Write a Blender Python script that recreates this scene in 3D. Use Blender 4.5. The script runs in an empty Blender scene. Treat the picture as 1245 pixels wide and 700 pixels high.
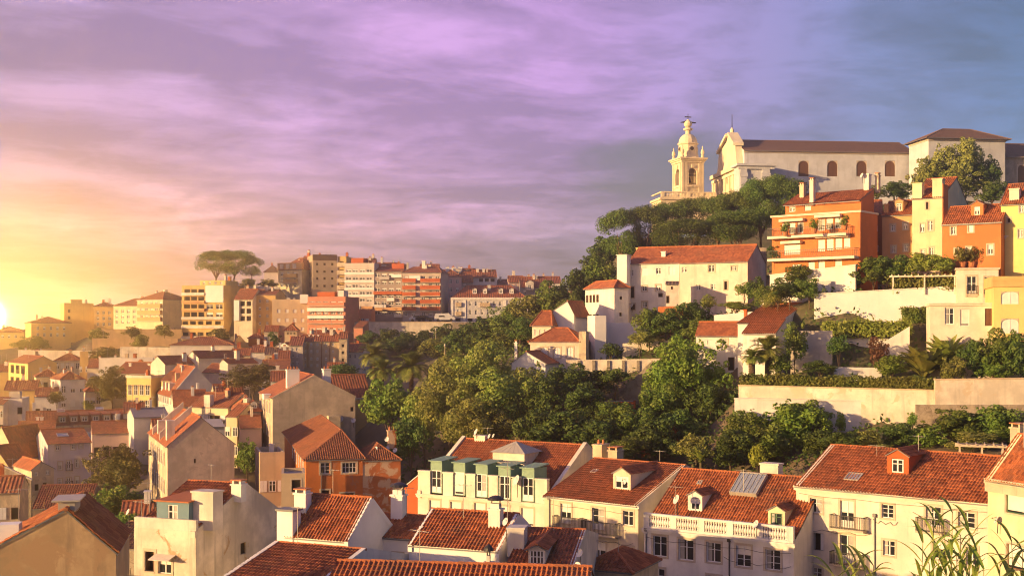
import bpy, math, random
import numpy as np
from mathutils import Vector, Matrix

rng = random.Random(7)
scene = bpy.context.scene
COL = scene.collection
R = math.radians
F, CX, HY, CAMZ = 1500.0, 622.5, 400.0, 30.0        # focal length and horizon of the photograph, eye height

# ---------------------------------------------------------------- camera
cam_d = bpy.data.cameras.new('camera'); cam = bpy.data.objects.new('camera', cam_d); COL.objects.link(cam)
cam.location = (0, 0, CAMZ); cam.rotation_euler = (R(90), 0, 0)
cam_d.sensor_fit = 'HORIZONTAL'; cam_d.sensor_width = 36.0; cam_d.lens = F / 1245 * 36
cam_d.shift_y = 50 / 1245; cam_d.clip_start = 0.5; cam_d.clip_end = 6000
scene.camera = cam

# ---------------------------------------------------------------- render and exposure
scene.render.engine = 'CYCLES'
scene.cycles.use_denoising = True
scene.cycles.filter_width = 1.1
scene.cycles.max_bounces = 5; scene.cycles.diffuse_bounces = 2; scene.cycles.glossy_bounces = 2
scene.cycles.transmission_bounces = 2; scene.cycles.volume_bounces = 0; scene.cycles.transparent_max_bounces = 6
scene.cycles.caustics_reflective = False; scene.cycles.caustics_refractive = False
scene.cycles.sample_clamp_indirect = 4
scene.view_settings.view_transform = 'Standard'; scene.view_settings.look = 'None'
scene.view_settings.exposure = 1.22; scene.view_settings.gamma = 1.0; scene.view_settings.use_curve_mapping = False

# ---------------------------------------------------------------- sun
SUN = Vector((-0.885, -0.44, 0.160)).normalized()      # direction towards the sun
sd = bpy.data.lights.new('sun', 'SUN'); sd.energy = 5.0; sd.angle = R(0.5); sd.color = (1.0, 0.625, 0.265)
sun = bpy.data.objects.new('sun', sd); COL.objects.link(sun); sun.location = (-100, -60, 120)
sun.rotation_euler = (-SUN).to_track_quat('-Z', 'Y').to_euler()

# ---------------------------------------------------------------- world: sunset sky with clouds
W = bpy.data.worlds.new('World'); scene.world = W; W.use_nodes = True; W.cycles.sampling_method = 'MANUAL'; W.cycles.sample_map_resolution = 2048
nt = W.node_tree; nt.nodes.clear()
def N(t, **k):
    n = nt.nodes.new(t)
    for a, b in k.items(): setattr(n, a, b)
    return n
def LK(a, b): nt.links.new(a, b)
def val(x, sock):
    if isinstance(x, (int, float)): sock.default_value = x
    else: LK(x, sock)
def M(op, a, b=None, c=None, clamp=False):
    n = N('ShaderNodeMath', operation=op); n.use_clamp = clamp
    val(a, n.inputs[0])
    if b is not None: val(b, n.inputs[1])
    if c is not None: val(c, n.inputs[2])
    return n.outputs[0]
def RAMP(x, stops, interp='LINEAR'):
    n = N('ShaderNodeValToRGB'); n.color_ramp.interpolation = interp
    e = n.color_ramp.elements
    e[0].position, e[0].color = stops[0][0], (*stops[0][1], 1)
    e[1].position, e[1].color = stops[-1][0], (*stops[-1][1], 1)
    for p, c in stops[1:-1]: e.new(p).color = (*c, 1)
    LK(x, n.inputs[0]); return n.outputs[0]
def MIX(f, a, b, mode='MIX'):
    n = N('ShaderNodeMix', data_type='RGBA', blend_type=mode)
    val(f, n.inputs[0])
    for x, s in ((a, n.inputs[6]), (b, n.inputs[7])):
        if isinstance(x, tuple): s.default_value = (*x, 1)
        else: LK(x, s)
    return n.outputs[2]
def SM(x, a, b):
    n = N('ShaderNodeMapRange', interpolation_type='SMOOTHSTEP'); LK(x, n.inputs[0])
    n.inputs[1].default_value = a; n.inputs[2].default_value = b
    return n.outputs[0]
def COMB(x, y, z):
    n = N('ShaderNodeCombineXYZ'); val(x, n.inputs[0]); val(y, n.inputs[1]); val(z, n.inputs[2]); return n.outputs[0]
def NOISE(vec, scale, detail=6, rough=0.55, dist=0.0):
    n = N('ShaderNodeTexNoise'); LK(vec, n.inputs['Vector']); n.inputs['Scale'].default_value = scale
    n.inputs['Detail'].default_value = detail; n.inputs['Roughness'].default_value = rough; n.inputs['Distortion'].default_value = dist
    return n.outputs[0]
tc = N('ShaderNodeTexCoord'); sp = N('ShaderNodeSeparateXYZ'); LK(tc.outputs['Generated'], sp.inputs[0])
dx, dy, dz = sp.outputs
az = M('ARCTAN2', dx, dy)
azm = M('MULTIPLY_ADD', az, 1 / 1.0, 0.5, clamp=True)              # -0.5..0.5 rad -> 0..1
el = dz
hi = RAMP(azm, [(0.06, (0.337, 0.215, 0.446)), (0.22, (0.404, 0.234, 0.525)), (0.40, (0.472, 0.235, 0.594)), (0.54, (0.439, 0.214, 0.584)), (0.66, (0.259, 0.167, 0.441)), (0.78, (0.116, 0.135, 0.354)), (0.90, (0.044, 0.099, 0.300)), (1.0, (0.039, 0.094, 0.289))])
lo = RAMP(azm, [(0.05, (.66, .40, .29)), (0.17, (.64, .345, .30)), (0.30, (0.590, 0.310, 0.371)), (0.42, (0.409, 0.227, 0.348)), (0.54, (0.255, 0.182, 0.292)), (0.64, (0.241, 0.205, 0.320)), (0.75, (0.208, 0.239, 0.402)), (0.90, (0.151, 0.224, 0.382))])
sky = MIX(SM(el, 0.025, 0.17), lo, hi)
# a deck of cloud seen in perspective, drawn out into streaks
q = M('ADD', M('MAXIMUM', dz, 0.0), 0.11)
u = M('DIVIDE', dx, q); v = M('DIVIDE', dy, q)
ur = M('ADD', M('MULTIPLY', u, 0.86), M('MULTIPLY', v, 0.34)); vr = M('SUBTRACT', M('MULTIPLY', v, 0.86), M('MULTIPLY', u, 0.34))
c1 = NOISE(COMB(M('MULTIPLY', ur, 0.75), vr, 3.1), 0.95, 5, 0.55, 1.1)
c2 = NOISE(COMB(M('MULTIPLY', ur, 0.85), vr, 9.7), 2.3, 6, 0.6, 0.9)
c3 = NOISE(COMB(ur, M('MULTIPLY', vr, 1.2), 5.2), 7.0, 5, 0.6, 0.3)
cl = M('ADD', M('MULTIPLY', c1, 0.47), M('ADD', M('MULTIPLY', c2, 0.34), M('MULTIPLY', c3, 0.19)))
bright = SM(cl, 0.49, 0.59); dark = SM(cl, 0.51, 0.42)
warm = SM(az, 0.22, -0.12)
lit = MIX(1.0, sky, MIX(warm, (1.55, 1.55, 1.52), (1.62, 1.62, 1.50)), 'MULTIPLY')
shd = MIX(1.0, sky, MIX(warm, (.52, .52, .58), (.60, .56, .66)), 'MULTIPLY')
sky = MIX(M('MULTIPLY', bright, 0.85), sky, lit); sky = MIX(M('MULTIPLY', dark, 0.85), sky, shd)
# low bank of heaped cloud over the far hill
b = NOISE(COMB(M('MULTIPLY', az, 9.0), M('MULTIPLY', el, 21.0), 1.7), 1.6, 8, 0.58, 0.2)
top = M('ADD', 0.082, M('MULTIPLY', M('SUBTRACT', b, 0.5), 0.10))
bank = M('MULTIPLY', SM(M('SUBTRACT', top, el), -0.003, 0.007), SM(az, 0.17, 0.03))
edge = M('MULTIPLY', SM(M('ABSOLUTE', M('SUBTRACT', top, el)), 0.016, 0.0), SM(az, 0.15, 0.0))
sky = MIX(M('MULTIPLY', bank, 0.45), sky, MIX(1.0, sky, (.72, .74, .86), 'MULTIPLY'))
sky = MIX(M('MULTIPLY', edge, 0.75), sky, MIX(1.0, sky, (1.55, 1.50, 1.40), 'MULTIPLY'))
# one dark ragged cloud beside the bell tower
rx = M('DIVIDE', M('SUBTRACT', az, 0.125), 0.075); ry = M('DIVIDE', M('SUBTRACT', el, 0.128), 0.024)
rr = M('ADD', M('MULTIPLY', rx, rx), M('MULTIPLY', ry, ry))
dk = M('MULTIPLY', SM(M('ADD', rr, M('MULTIPLY', M('SUBTRACT', b, 0.5), 3.4)), 1.5, 0.2), 0.85)
sky = MIX(dk, sky, (.10, .085, .15))
# glow of the low light at the horizon
ga = M('SUBTRACT', az, -0.409); ge = M('SUBTRACT', el, 0.009)
def glow(wa, we, c, s):
    x = M('DIVIDE', ga, wa); y = M('DIVIDE', ge, we); f = M('EXPONENT', M('MULTIPLY', M('ADD', M('MULTIPLY', x, x), M('MULTIPLY', y, y)), -1.0))
    n = N('ShaderNodeVectorMath', operation='SCALE'); n.inputs[0].default_value = (c[0] * s, c[1] * s, c[2] * s); LK(f, n.inputs['Scale']); return n.outputs[0]
def halo(wa, we, c, s):
    x = M('DIVIDE', ga, wa); y = M('DIVIDE', ge, we); r2 = M('ADD', M('ADD', M('MULTIPLY', x, x), M('MULTIPLY', y, y)), 1.0); f = M('DIVIDE', 1.0, M('MULTIPLY', r2, r2))
    n = N('ShaderNodeVectorMath', operation='SCALE'); n.inputs[0].default_value = (c[0] * s, c[1] * s, c[2] * s); LK(f, n.inputs['Scale']); return n.outputs[0]
for wa, we, c, s in ((.0080, .0072, (1, .54, .11), 3000.0), (.10, .030, (1, .46, .07), 0.8), (.24, .036, (1, .40, .08), 0.42)):
    sky = MIX(1.0, sky, glow(wa, we, c, s), 'ADD')
sky = MIX(1.0, sky, halo(.034, .022, (1, .60, .15), 6.0), 'ADD')
# below the horizon: dull earth
sky = MIX(SM(el, -0.002, -0.03), sky, (.10, .085, .08))
bg1 = N('ShaderNodeBackground'); LK(sky, bg1.inputs[0]); bg1.inputs[1].default_value = 0.42
nish = N('ShaderNodeTexSky', sky_type='NISHITA'); nish.sun_disc = False
nish.sun_elevation = math.asin(SUN.z); nish.sun_rotation = math.atan2(SUN.x, SUN.y)
bg2 = N('ShaderNodeBackground'); LK(nish.outputs[0], bg2.inputs[0]); bg2.inputs[1].default_value = 0.022
ad = N('ShaderNodeAddShader'); LK(bg1.outputs[0], ad.inputs[0]); LK(bg2.outputs[0], ad.inputs[1])
wo = N('ShaderNodeOutputWorld'); LK(ad.outputs[0], wo.inputs[0])

# ---------------------------------------------------------------- helpers
def at(px, py, Y):
    return Vector(((px - CX) / F * Y, Y, CAMZ - (py - HY) / F * Y))

class MB:
    """collects faces, links them as one mesh object"""
    def __init__(s): s.v = []; s.f = []; s.m = []; s.uv = []
    def add(s, vs, fs, mi=0, uv=None):
        o = len(s.v); s.v.extend([tuple(x) for x in vs])
        for k, q in enumerate(fs):
            s.f.append([o + i for i in q]); s.m.append(mi)
            s.uv.append(uv[k] if uv else None)
    def poly(s, *p, mi=0, uv=None): s.add(p, [list(range(len(p)))], mi, [uv] if uv else None)
    def box(s, x0, y0, z0, x1, y1, z1, mi=0):
        s.add([(x0, y0, z0), (x1, y0, z0), (x1, y1, z0), (x0, y1, z0), (x0, y0, z1), (x1, y0, z1), (x1, y1, z1), (x0, y1, z1)],
              [[0, 3, 2, 1], [4, 5, 6, 7], [0, 1, 5, 4], [1, 2, 6, 5], [2, 3, 7, 6], [3, 0, 4, 7]], mi)
    def cyl(s, p0, p1, r0, r1=None, n=8, mi=0, cap=True):
        p0 = Vector(p0); p1 = Vector(p1); r1 = r0 if r1 is None else r1
        d = (p1 - p0).normalized(); a = d.orthogonal().normalized(); b = d.cross(a)
        vs = []
        for p, r in ((p0, r0), (p1, r1)):
            for i in range(n):
                t = 2 * math.pi * i / n; vs.append(p + a * (r * math.cos(t)) + b * (r * math.sin(t)))
        fs = [[i, (i + 1) % n, n + (i + 1) % n, n + i] for i in range(n)]
        if cap: fs += [list(range(n))[::-1], list(range(n, 2 * n))]
        s.add(vs, fs, mi)
    def tube(s, pts, r, n=6, mi=0):
        for i in range(len(pts) - 1):
            ra = r[i] if isinstance(r, (list, tuple)) else r; rb = r[i + 1] if isinstance(r, (list, tuple)) else r
            s.cyl(pts[i], pts[i + 1], ra, rb, n, mi, True)
    def lathe(s, c, prof, n=16, mi=0, rot=0.0):
        vs = []; fs = []
        for r, z in prof:
            for i in range(n):
                t = 2 * math.pi * i / n + rot; vs.append((c[0] + r * math.cos(t), c[1] + r * math.sin(t), c[2] + z))
        for k in range(len(prof) - 1):
            for i in range(n):
                j = (i + 1) % n; fs.append([k * n + i, k * n + j, (k + 1) * n + j, (k + 1) * n + i])
        fs.append([(len(prof) - 1) * n + i for i in range(n)]); fs.append([i for i in range(n)][::-1])
        s.add(vs, fs, mi)
    def mesh(s, name, mats, smooth=False):
        me = bpy.data.meshes.new(name); me.from_pydata(s.v, [], s.f)
        for m in (mats if isinstance(mats, (list, tuple)) else [mats]): me.materials.append(m)
        if any(s.m): me.polygons.foreach_set('material_index', s.m)
        if any(u is not None for u in s.uv):
            l = me.uv_layers.new(name='UVMap'); arr = []
            for q, u in zip(s.f, s.uv):
                for i in range(len(q)): arr.extend(u[i] if u else (0.0, 0.0))
            l.data.foreach_set('uv', arr)
        if smooth: me.polygons.foreach_set('use_smooth', [True] * len(s.f))
        me.update(); return me
    def build(s, name, mats, parent=None, smooth=False, loc=None):
        return link(name, s.mesh(name, mats, smooth), parent, loc)

def link(name, me, parent=None, loc=None):
    o = bpy.data.objects.new(name, me); COL.objects.link(o)
    if parent is not None: o.parent = parent
    if loc is not None: o.location = loc
    return o
def tag(o, label=None, cat=None, group=None, kind=None):
    for k, x in (('label', label), ('category', cat), ('group', group), ('kind', kind)):
        if x: o[k] = x
    return o
def empty(name, loc, rz=0.0):
    o = bpy.data.objects.new(name, None); COL.objects.link(o); o.location = loc; o.rotation_euler = (0, 0, rz); o.empty_display_size = 0.5
    return o

# ---------------------------------------------------------------- materials
class NT:
    """a small node-graph writer for materials"""
    def __init__(s, name):
        s.mat = bpy.data.materials.new(name); s.mat.use_nodes = True; s.t = s.mat.node_tree; s.t.nodes.clear()
        s.out = s.n('ShaderNodeOutputMaterial'); s.b = s.n('ShaderNodeBsdfPrincipled'); s.l(s.b.outputs[0], s.out.inputs[0])
    def n(s, t, **k):
        x = s.t.nodes.new(t)
        for a, b in k.items(): setattr(x, a, b)
        return x
    def l(s, a, b): s.t.links.new(a, b)
    def val(s, x, k):
        if isinstance(x, (int, float)): k.default_value = x
        elif isinstance(x, tuple): k.default_value = (*x, 1) if len(x) == 3 and len(k.default_value) == 4 else x
        else: s.l(x, k)
    def math(s, op, a, b=None, clamp=False):
        x = s.n('ShaderNodeMath', operation=op); x.use_clamp = clamp; s.val(a, x.inputs[0])
        if b is not None: s.val(b, x.inputs[1])
        return x.outputs[0]
    def mix(s, f, a, b, mode='MIX'):
        x = s.n('ShaderNodeMix', data_type='RGBA', blend_type=mode); s.val(f, x.inputs[0]); s.val(a, x.inputs[6]); s.val(b, x.inputs[7]); return x.outputs[2]
    def sm(s, x, a, b):
        n = s.n('ShaderNodeMapRange', interpolation_type='SMOOTHSTEP'); s.l(x, n.inputs[0]); n.inputs[1].default_value = a; n.inputs[2].default_value = b; return n.outputs[0]
    def noise(s, vec, scale, detail=4, rough=0.55, dist=0.0):
        n = s.n('ShaderNodeTexNoise'); s.l(vec, n.inputs['Vector']); n.inputs['Scale'].default_value = scale
        n.inputs['Detail'].default_value = detail; n.inputs['Roughness'].default_value = rough; n.inputs['Distortion'].default_value = dist
        return n.outputs[0]
    def map(s, vec, sc=(1, 1, 1), loc=(0, 0, 0)):
        n = s.n('ShaderNodeMapping'); s.l(vec, n.inputs[0]); n.inputs['Scale'].default_value = sc; n.inputs['Location'].default_value = loc; return n.outputs[0]
    def bump(s, h, st, dist=0.05):
        n = s.n('ShaderNodeBump'); n.inputs['Strength'].default_value = st; n.inputs['Distance'].default_value = dist; s.l(h, n.inputs['Height']); s.l(n.outputs[0], s.b.inputs['Normal'])
    def pos(s): return s.n('ShaderNodeNewGeometry').outputs['Position']

_mc = {}
def plaster(col, dirt=0.35, patch=0.0, patchcol=(.42, .34, .25), rough=0.9):
    """painted render: uneven colour, rain streaks, optional patches of bare old plaster"""
    key = ('pl', col, dirt, patch, patchcol)
    if key in _mc: return _mc[key]
    g = NT('painted_plaster'); p = g.pos()
    a = g.noise(p, 0.45, 5, 0.6); st = g.noise(g.map(p, (1.5, 1.5, 0.16)), 0.9, 5, 0.62)
    fine = g.noise(p, 3.2, 4, 0.6)
    c = g.mix(g.sm(a, 0.36, 0.68), tuple(x * (1 - 0.30 * dirt) for x in col), tuple(min(x * 1.05, 0.85) for x in col))
    c = g.mix(g.math('MULTIPLY', g.sm(st, 0.52, 0.74), 0.75 * dirt), c, tuple(x * 0.42 + 0.03 for x in col))
    c = g.mix(g.math('MULTIPLY', g.sm(fine, 0.50, 0.75), 0.30 * dirt), c, tuple(x * 0.6 for x in col))
    if patch > 0:
        w = g.noise(p, 0.55, 6, 0.66, 0.8); c = g.mix(g.sm(w, 0.60 - 0.22 * patch, 0.66 - 0.22 * patch), c, patchcol)
    g.l(c, g.b.inputs['Base Color']); g.b.inputs['Roughness'].default_value = rough
    g.b.inputs['Specular IOR Level'].default_value = 0.25
    g.bump(fine, 0.35, 0.03)
    _mc[key] = g.mat; return g.mat

def tiles(c1=(.20, .058, .022), c2=(.45, .15, .056), old=(.13, .075, .048), far=False, age=0.6):
    key = ('ti', c1, c2, old, far, age)
    if key in _mc: return _mc[key]
    g = NT('clay_roof_tiles'); uv = g.n('ShaderNodeUVMap').outputs[0]
    sp = g.n('ShaderNodeSeparateXYZ'); g.l(uv, sp.inputs[0])
    px = 0.24
    cx = g.math('FLOOR', g.math('DIVIDE', sp.outputs[0], px)); cy = g.math('FLOOR', g.math('DIVIDE', sp.outputs[1], 0.40))
    cb = g.n('ShaderNodeCombineXYZ'); g.l(cx, cb.inputs[0]); g.l(cy, cb.inputs[1])
    wn = g.n('ShaderNodeTexWhiteNoise', noise_dimensions='2D'); g.l(cb.outputs[0], wn.inputs['Vector'])
    c = g.mix(wn.outputs[0], c1, c2)
    p = g.pos(); n1 = g.noise(p, 0.5, 5, 0.65); n2 = g.noise(p, 2.4, 4, 0.6)
    c = g.mix(g.math('MULTIPLY', g.sm(n1, 0.48, 0.72), age), c, old)
    c = g.mix(g.math('MULTIPLY', g.sm(n2, 0.55, 0.75), age * 0.8), c, (.13, .065, .04))
    g.l(c, g.b.inputs['Base Color']); g.b.inputs['Roughness'].default_value = 0.82; g.b.inputs['Specular IOR Level'].default_value = 0.3
    if far:
        w = g.math('SINE', g.math('MULTIPLY', sp.outputs[0], 2 * math.pi / 0.42)); r = g.math('FRACT', g.math('DIVIDE', sp.outputs[1], 0.5))
        g.bump(g.math('ADD', g.math('MULTIPLY', w, 0.5), g.math('MULTIPLY', r, -0.4)), 0.8, 0.06)
    _mc[key] = g.mat; return g.mat

def plain(name, col, rough=0.6, metal=0.0, var=0.15, scale=2.0, spec=0.4):
    key = (name, col, rough, metal)
    if key in _mc: return _mc[key]
    g = NT(name); n = g.noise(g.pos(), scale, 4, 0.6)
    c = g.mix(n, tuple(x * (1 - var) for x in col), tuple(min(1, x * (1 + var)) for x in col)); g.l(c, g.b.inputs['Base Color'])
    g.b.inputs['Roughness'].default_value = rough; g.b.inputs['Metallic'].default_value = metal; g.b.inputs['Specular IOR Level'].default_value = spec
    _mc[key] = g.mat; return g.mat

def rubble(col=(.34, .28, .21), col2=(.20, .16, .12), scale=2.2):
    key = ('rub', col, scale)
    if key in _mc: return _mc[key]
    g = NT('rubble_masonry'); p = g.pos()
    vo = g.n('ShaderNodeTexVoronoi', feature='DISTANCE_TO_EDGE'); g.l(g.map(p, (1, 1, 1.6)), vo.inputs['Vector']); vo.inputs['Scale'].default_value = scale
    vc = g.n('ShaderNodeTexVoronoi'); g.l(g.map(p, (1, 1, 1.6)), vc.inputs['Vector']); vc.inputs['Scale'].default_value = scale
    n = g.noise(p, 0.6, 5, 0.65); st = g.noise(g.map(p, (1.4, 1.4, 0.2)), 0.8, 5, 0.6)
    c = g.mix(vc.outputs['Color'], tuple(x * 0.8 for x in col), tuple(x * 1.2 for x in col))
    c = g.mix(g.sm(vo.outputs['Distance'], 0.07, 0.0), c, col2); c = g.mix(g.sm(n, 0.42, 0.62), c, tuple(min(.8, x * 1.25) for x in col))
    c = g.mix(g.math('MULTIPLY', g.sm(st, 0.5, 0.7), 0.6), c, tuple(x * 0.7 for x in col2))
    g.l(c, g.b.inputs['Base Color']); g.b.inputs['Roughness'].default_value = 0.95; g.bump(vo.outputs['Distance'], 0.5, 0.06)
    _mc[key] = g.mat; return g.mat

def leafmat(name, c1, c2, dry=None, trans=0.28):
    key = ('leaf', name)
    if key in _mc: return _mc[key]
    g = NT(name); geo = g.n('ShaderNodeNewGeometry'); oi = g.n('ShaderNodeObjectInfo')
    c = g.mix(geo.outputs['Random Per Island'], c1, c2)
    n = g.noise(geo.outputs['Position'], 0.35, 4, 0.6); c = g.mix(g.sm(n, 0.35, 0.7), c, g.mix(0.6, c, dry or c2))
    h = g.n('ShaderNodeHueSaturation'); g.l(c, h.inputs['Color']); g.l(g.math('ADD', 0.48, g.math('MULTIPLY', oi.outputs['Random'], 0.035)), h.inputs['Hue'])
    g.l(g.math('ADD', 0.80, g.math('MULTIPLY', oi.outputs['Random'], 0.45)), h.inputs['Value'])
    g.l(h.outputs[0], g.b.inputs['Base Color']); g.b.inputs['Roughness'].default_value = 0.6; g.b.inputs['Specular IOR Level'].default_value = 0.25
    tr = g.n('ShaderNodeBsdfTranslucent'); g.l(h.outputs[0], tr.inputs[0]); mx = g.n('ShaderNodeMixShader'); mx.inputs[0].default_value = trans
    g.l(g.b.outputs[0], mx.inputs[1]); g.l(tr.outputs[0], mx.inputs[2]); g.l(mx.outputs[0], g.out.inputs[0])
    _mc[key] = g.mat; return g.mat

WHITE = plaster((.76, .72, .65), .5); WHITE_OLD = plaster((.70, .62, .52), .8); WHITE_CLEAN = plaster((.80, .77, .72), .15)
CREAM = plaster((.76, .67, .545), .6); CREAM2 = plaster((.74, .64, .47), .6); CREAM_OLD = plaster((.66, .54, .37), .85, .35)
YELLOW = plaster((.76, .56, .22), .25); PALEY = plaster((.74, .63, .40), .5); OCHRE = plaster((.62, .42, .17), .4)
ORANGE = plaster((.56, .19, .065), .4); ORANGE_D = plaster((.46, .155, .055), .4); TANOR = plaster((.60, .34, .16), .3)
BRICKRED = plaster((.48, .12, .04), .5); RUINED = plaster((.46, .15, .06), .7, .55, (.50, .36, .26))
TAN = plaster((.56, .43, .28), .4); BEIGE = plaster((.60, .49, .35), .9, .22, (.50, .40, .29)); PINK = plaster((.62, .44, .38), .35)
LILAC = plaster((.60, .53, .53), .35); GREY = plaster((.44, .41, .38), .5); BROWNW = plaster((.50, .36, .205), 1.0, .42, (.40, .27, .15))
GREYW = plaster((.62, .58, .53), .45); SALMON = plaster((.58, .25, .16), .35); APT_P = plaster((.60, .52, .46), .4); DARKPL = plaster((.22, .17, .13), .5)
RUBBLE = rubble(); RUBBLE_D = rubble((.26, .22, .17), (.15, .12, .09), 1.8); TANWALL = plaster((.74, .66, .53), .9, .16, (.56, .46, .33)); WHITEWALL = plaster((.72, .67, .60), .85, .06, (.5, .44, .36))
TILE = tiles(); TILE_O = tiles((.23, .065, .026), (.42, .145, .055), (.20, .10, .055), age=.5); TILE_F = tiles((.20, .060, .026), (.36, .125, .052), far=True)
TILE_BR = tiles((.20, .075, .035), (.34, .125, .055), (.15, .085, .055), age=.6); TILE_DK = tiles((.12, .062, .038), (.20, .11, .068), (.13, .09, .06), far=True, age=.6)
GLASS = plain('window_glass', (.018, .022, .028), 0.08, 0, .3, 1, .6); CURT = plain('net_curtain', (.34, .32, .29), .5, 0, .25, 4)
PAINT = plain('white_paint', (.74, .72, .68), .5); STONE = plain('limestone_trim', (.52, .43, .32), .85, 0, .2, 3); BLIND = plain('roller_blind', (.72, .68, .60), .6)
GREEN = plain('green_paint', (.045, .11, .055), .5); BROWN = plain('brown_paint', (.13, .06, .03), .6); IRON = plain('wrought_iron', (.025, .024, .024), .5)
LEAD = plain('grey_flashing', (.16, .16, .165), .55, 0, .3, 2); ZINC = plain('zinc_sheet', (.40, .37, .31), .55, .1, .2, 1.5); COPPER = plain('green_copper', (.19, .30, .22), .65, 0, .35, 1.2)
DISHW = plain('dish_enamel', (.60, .58, .55), .4); DARKHOLE = plain('dark_interior', (.015, .012, .01), .9); TERRA = plain('terracotta', (.45, .17, .07), .8, 0, .25, 3)
WOODD = plain('weathered_timber', (.16, .11, .075), .8, 0, .3, 3); SKYLT = plain('skylight_glass', (.22, .25, .29), .15, 0, .15, 2, .7); BLUEP = plain('blue_grey_paint', (.10, .19, .24), .6, 0, .2)
BARK = plain('tree_bark', (.115, .078, .05), .9, 0, .35, 4); PINEBARK = plain('pine_bark', (.20, .12, .075), .9, 0, .35, 3)
ASPHALT = plain('asphalt', (.055, .052, .05), .9, 0, .2, 1)
WM = [PAINT, GLASS, STONE, BLIND, DARKHOLE, GREEN, BROWN, CURT]
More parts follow.
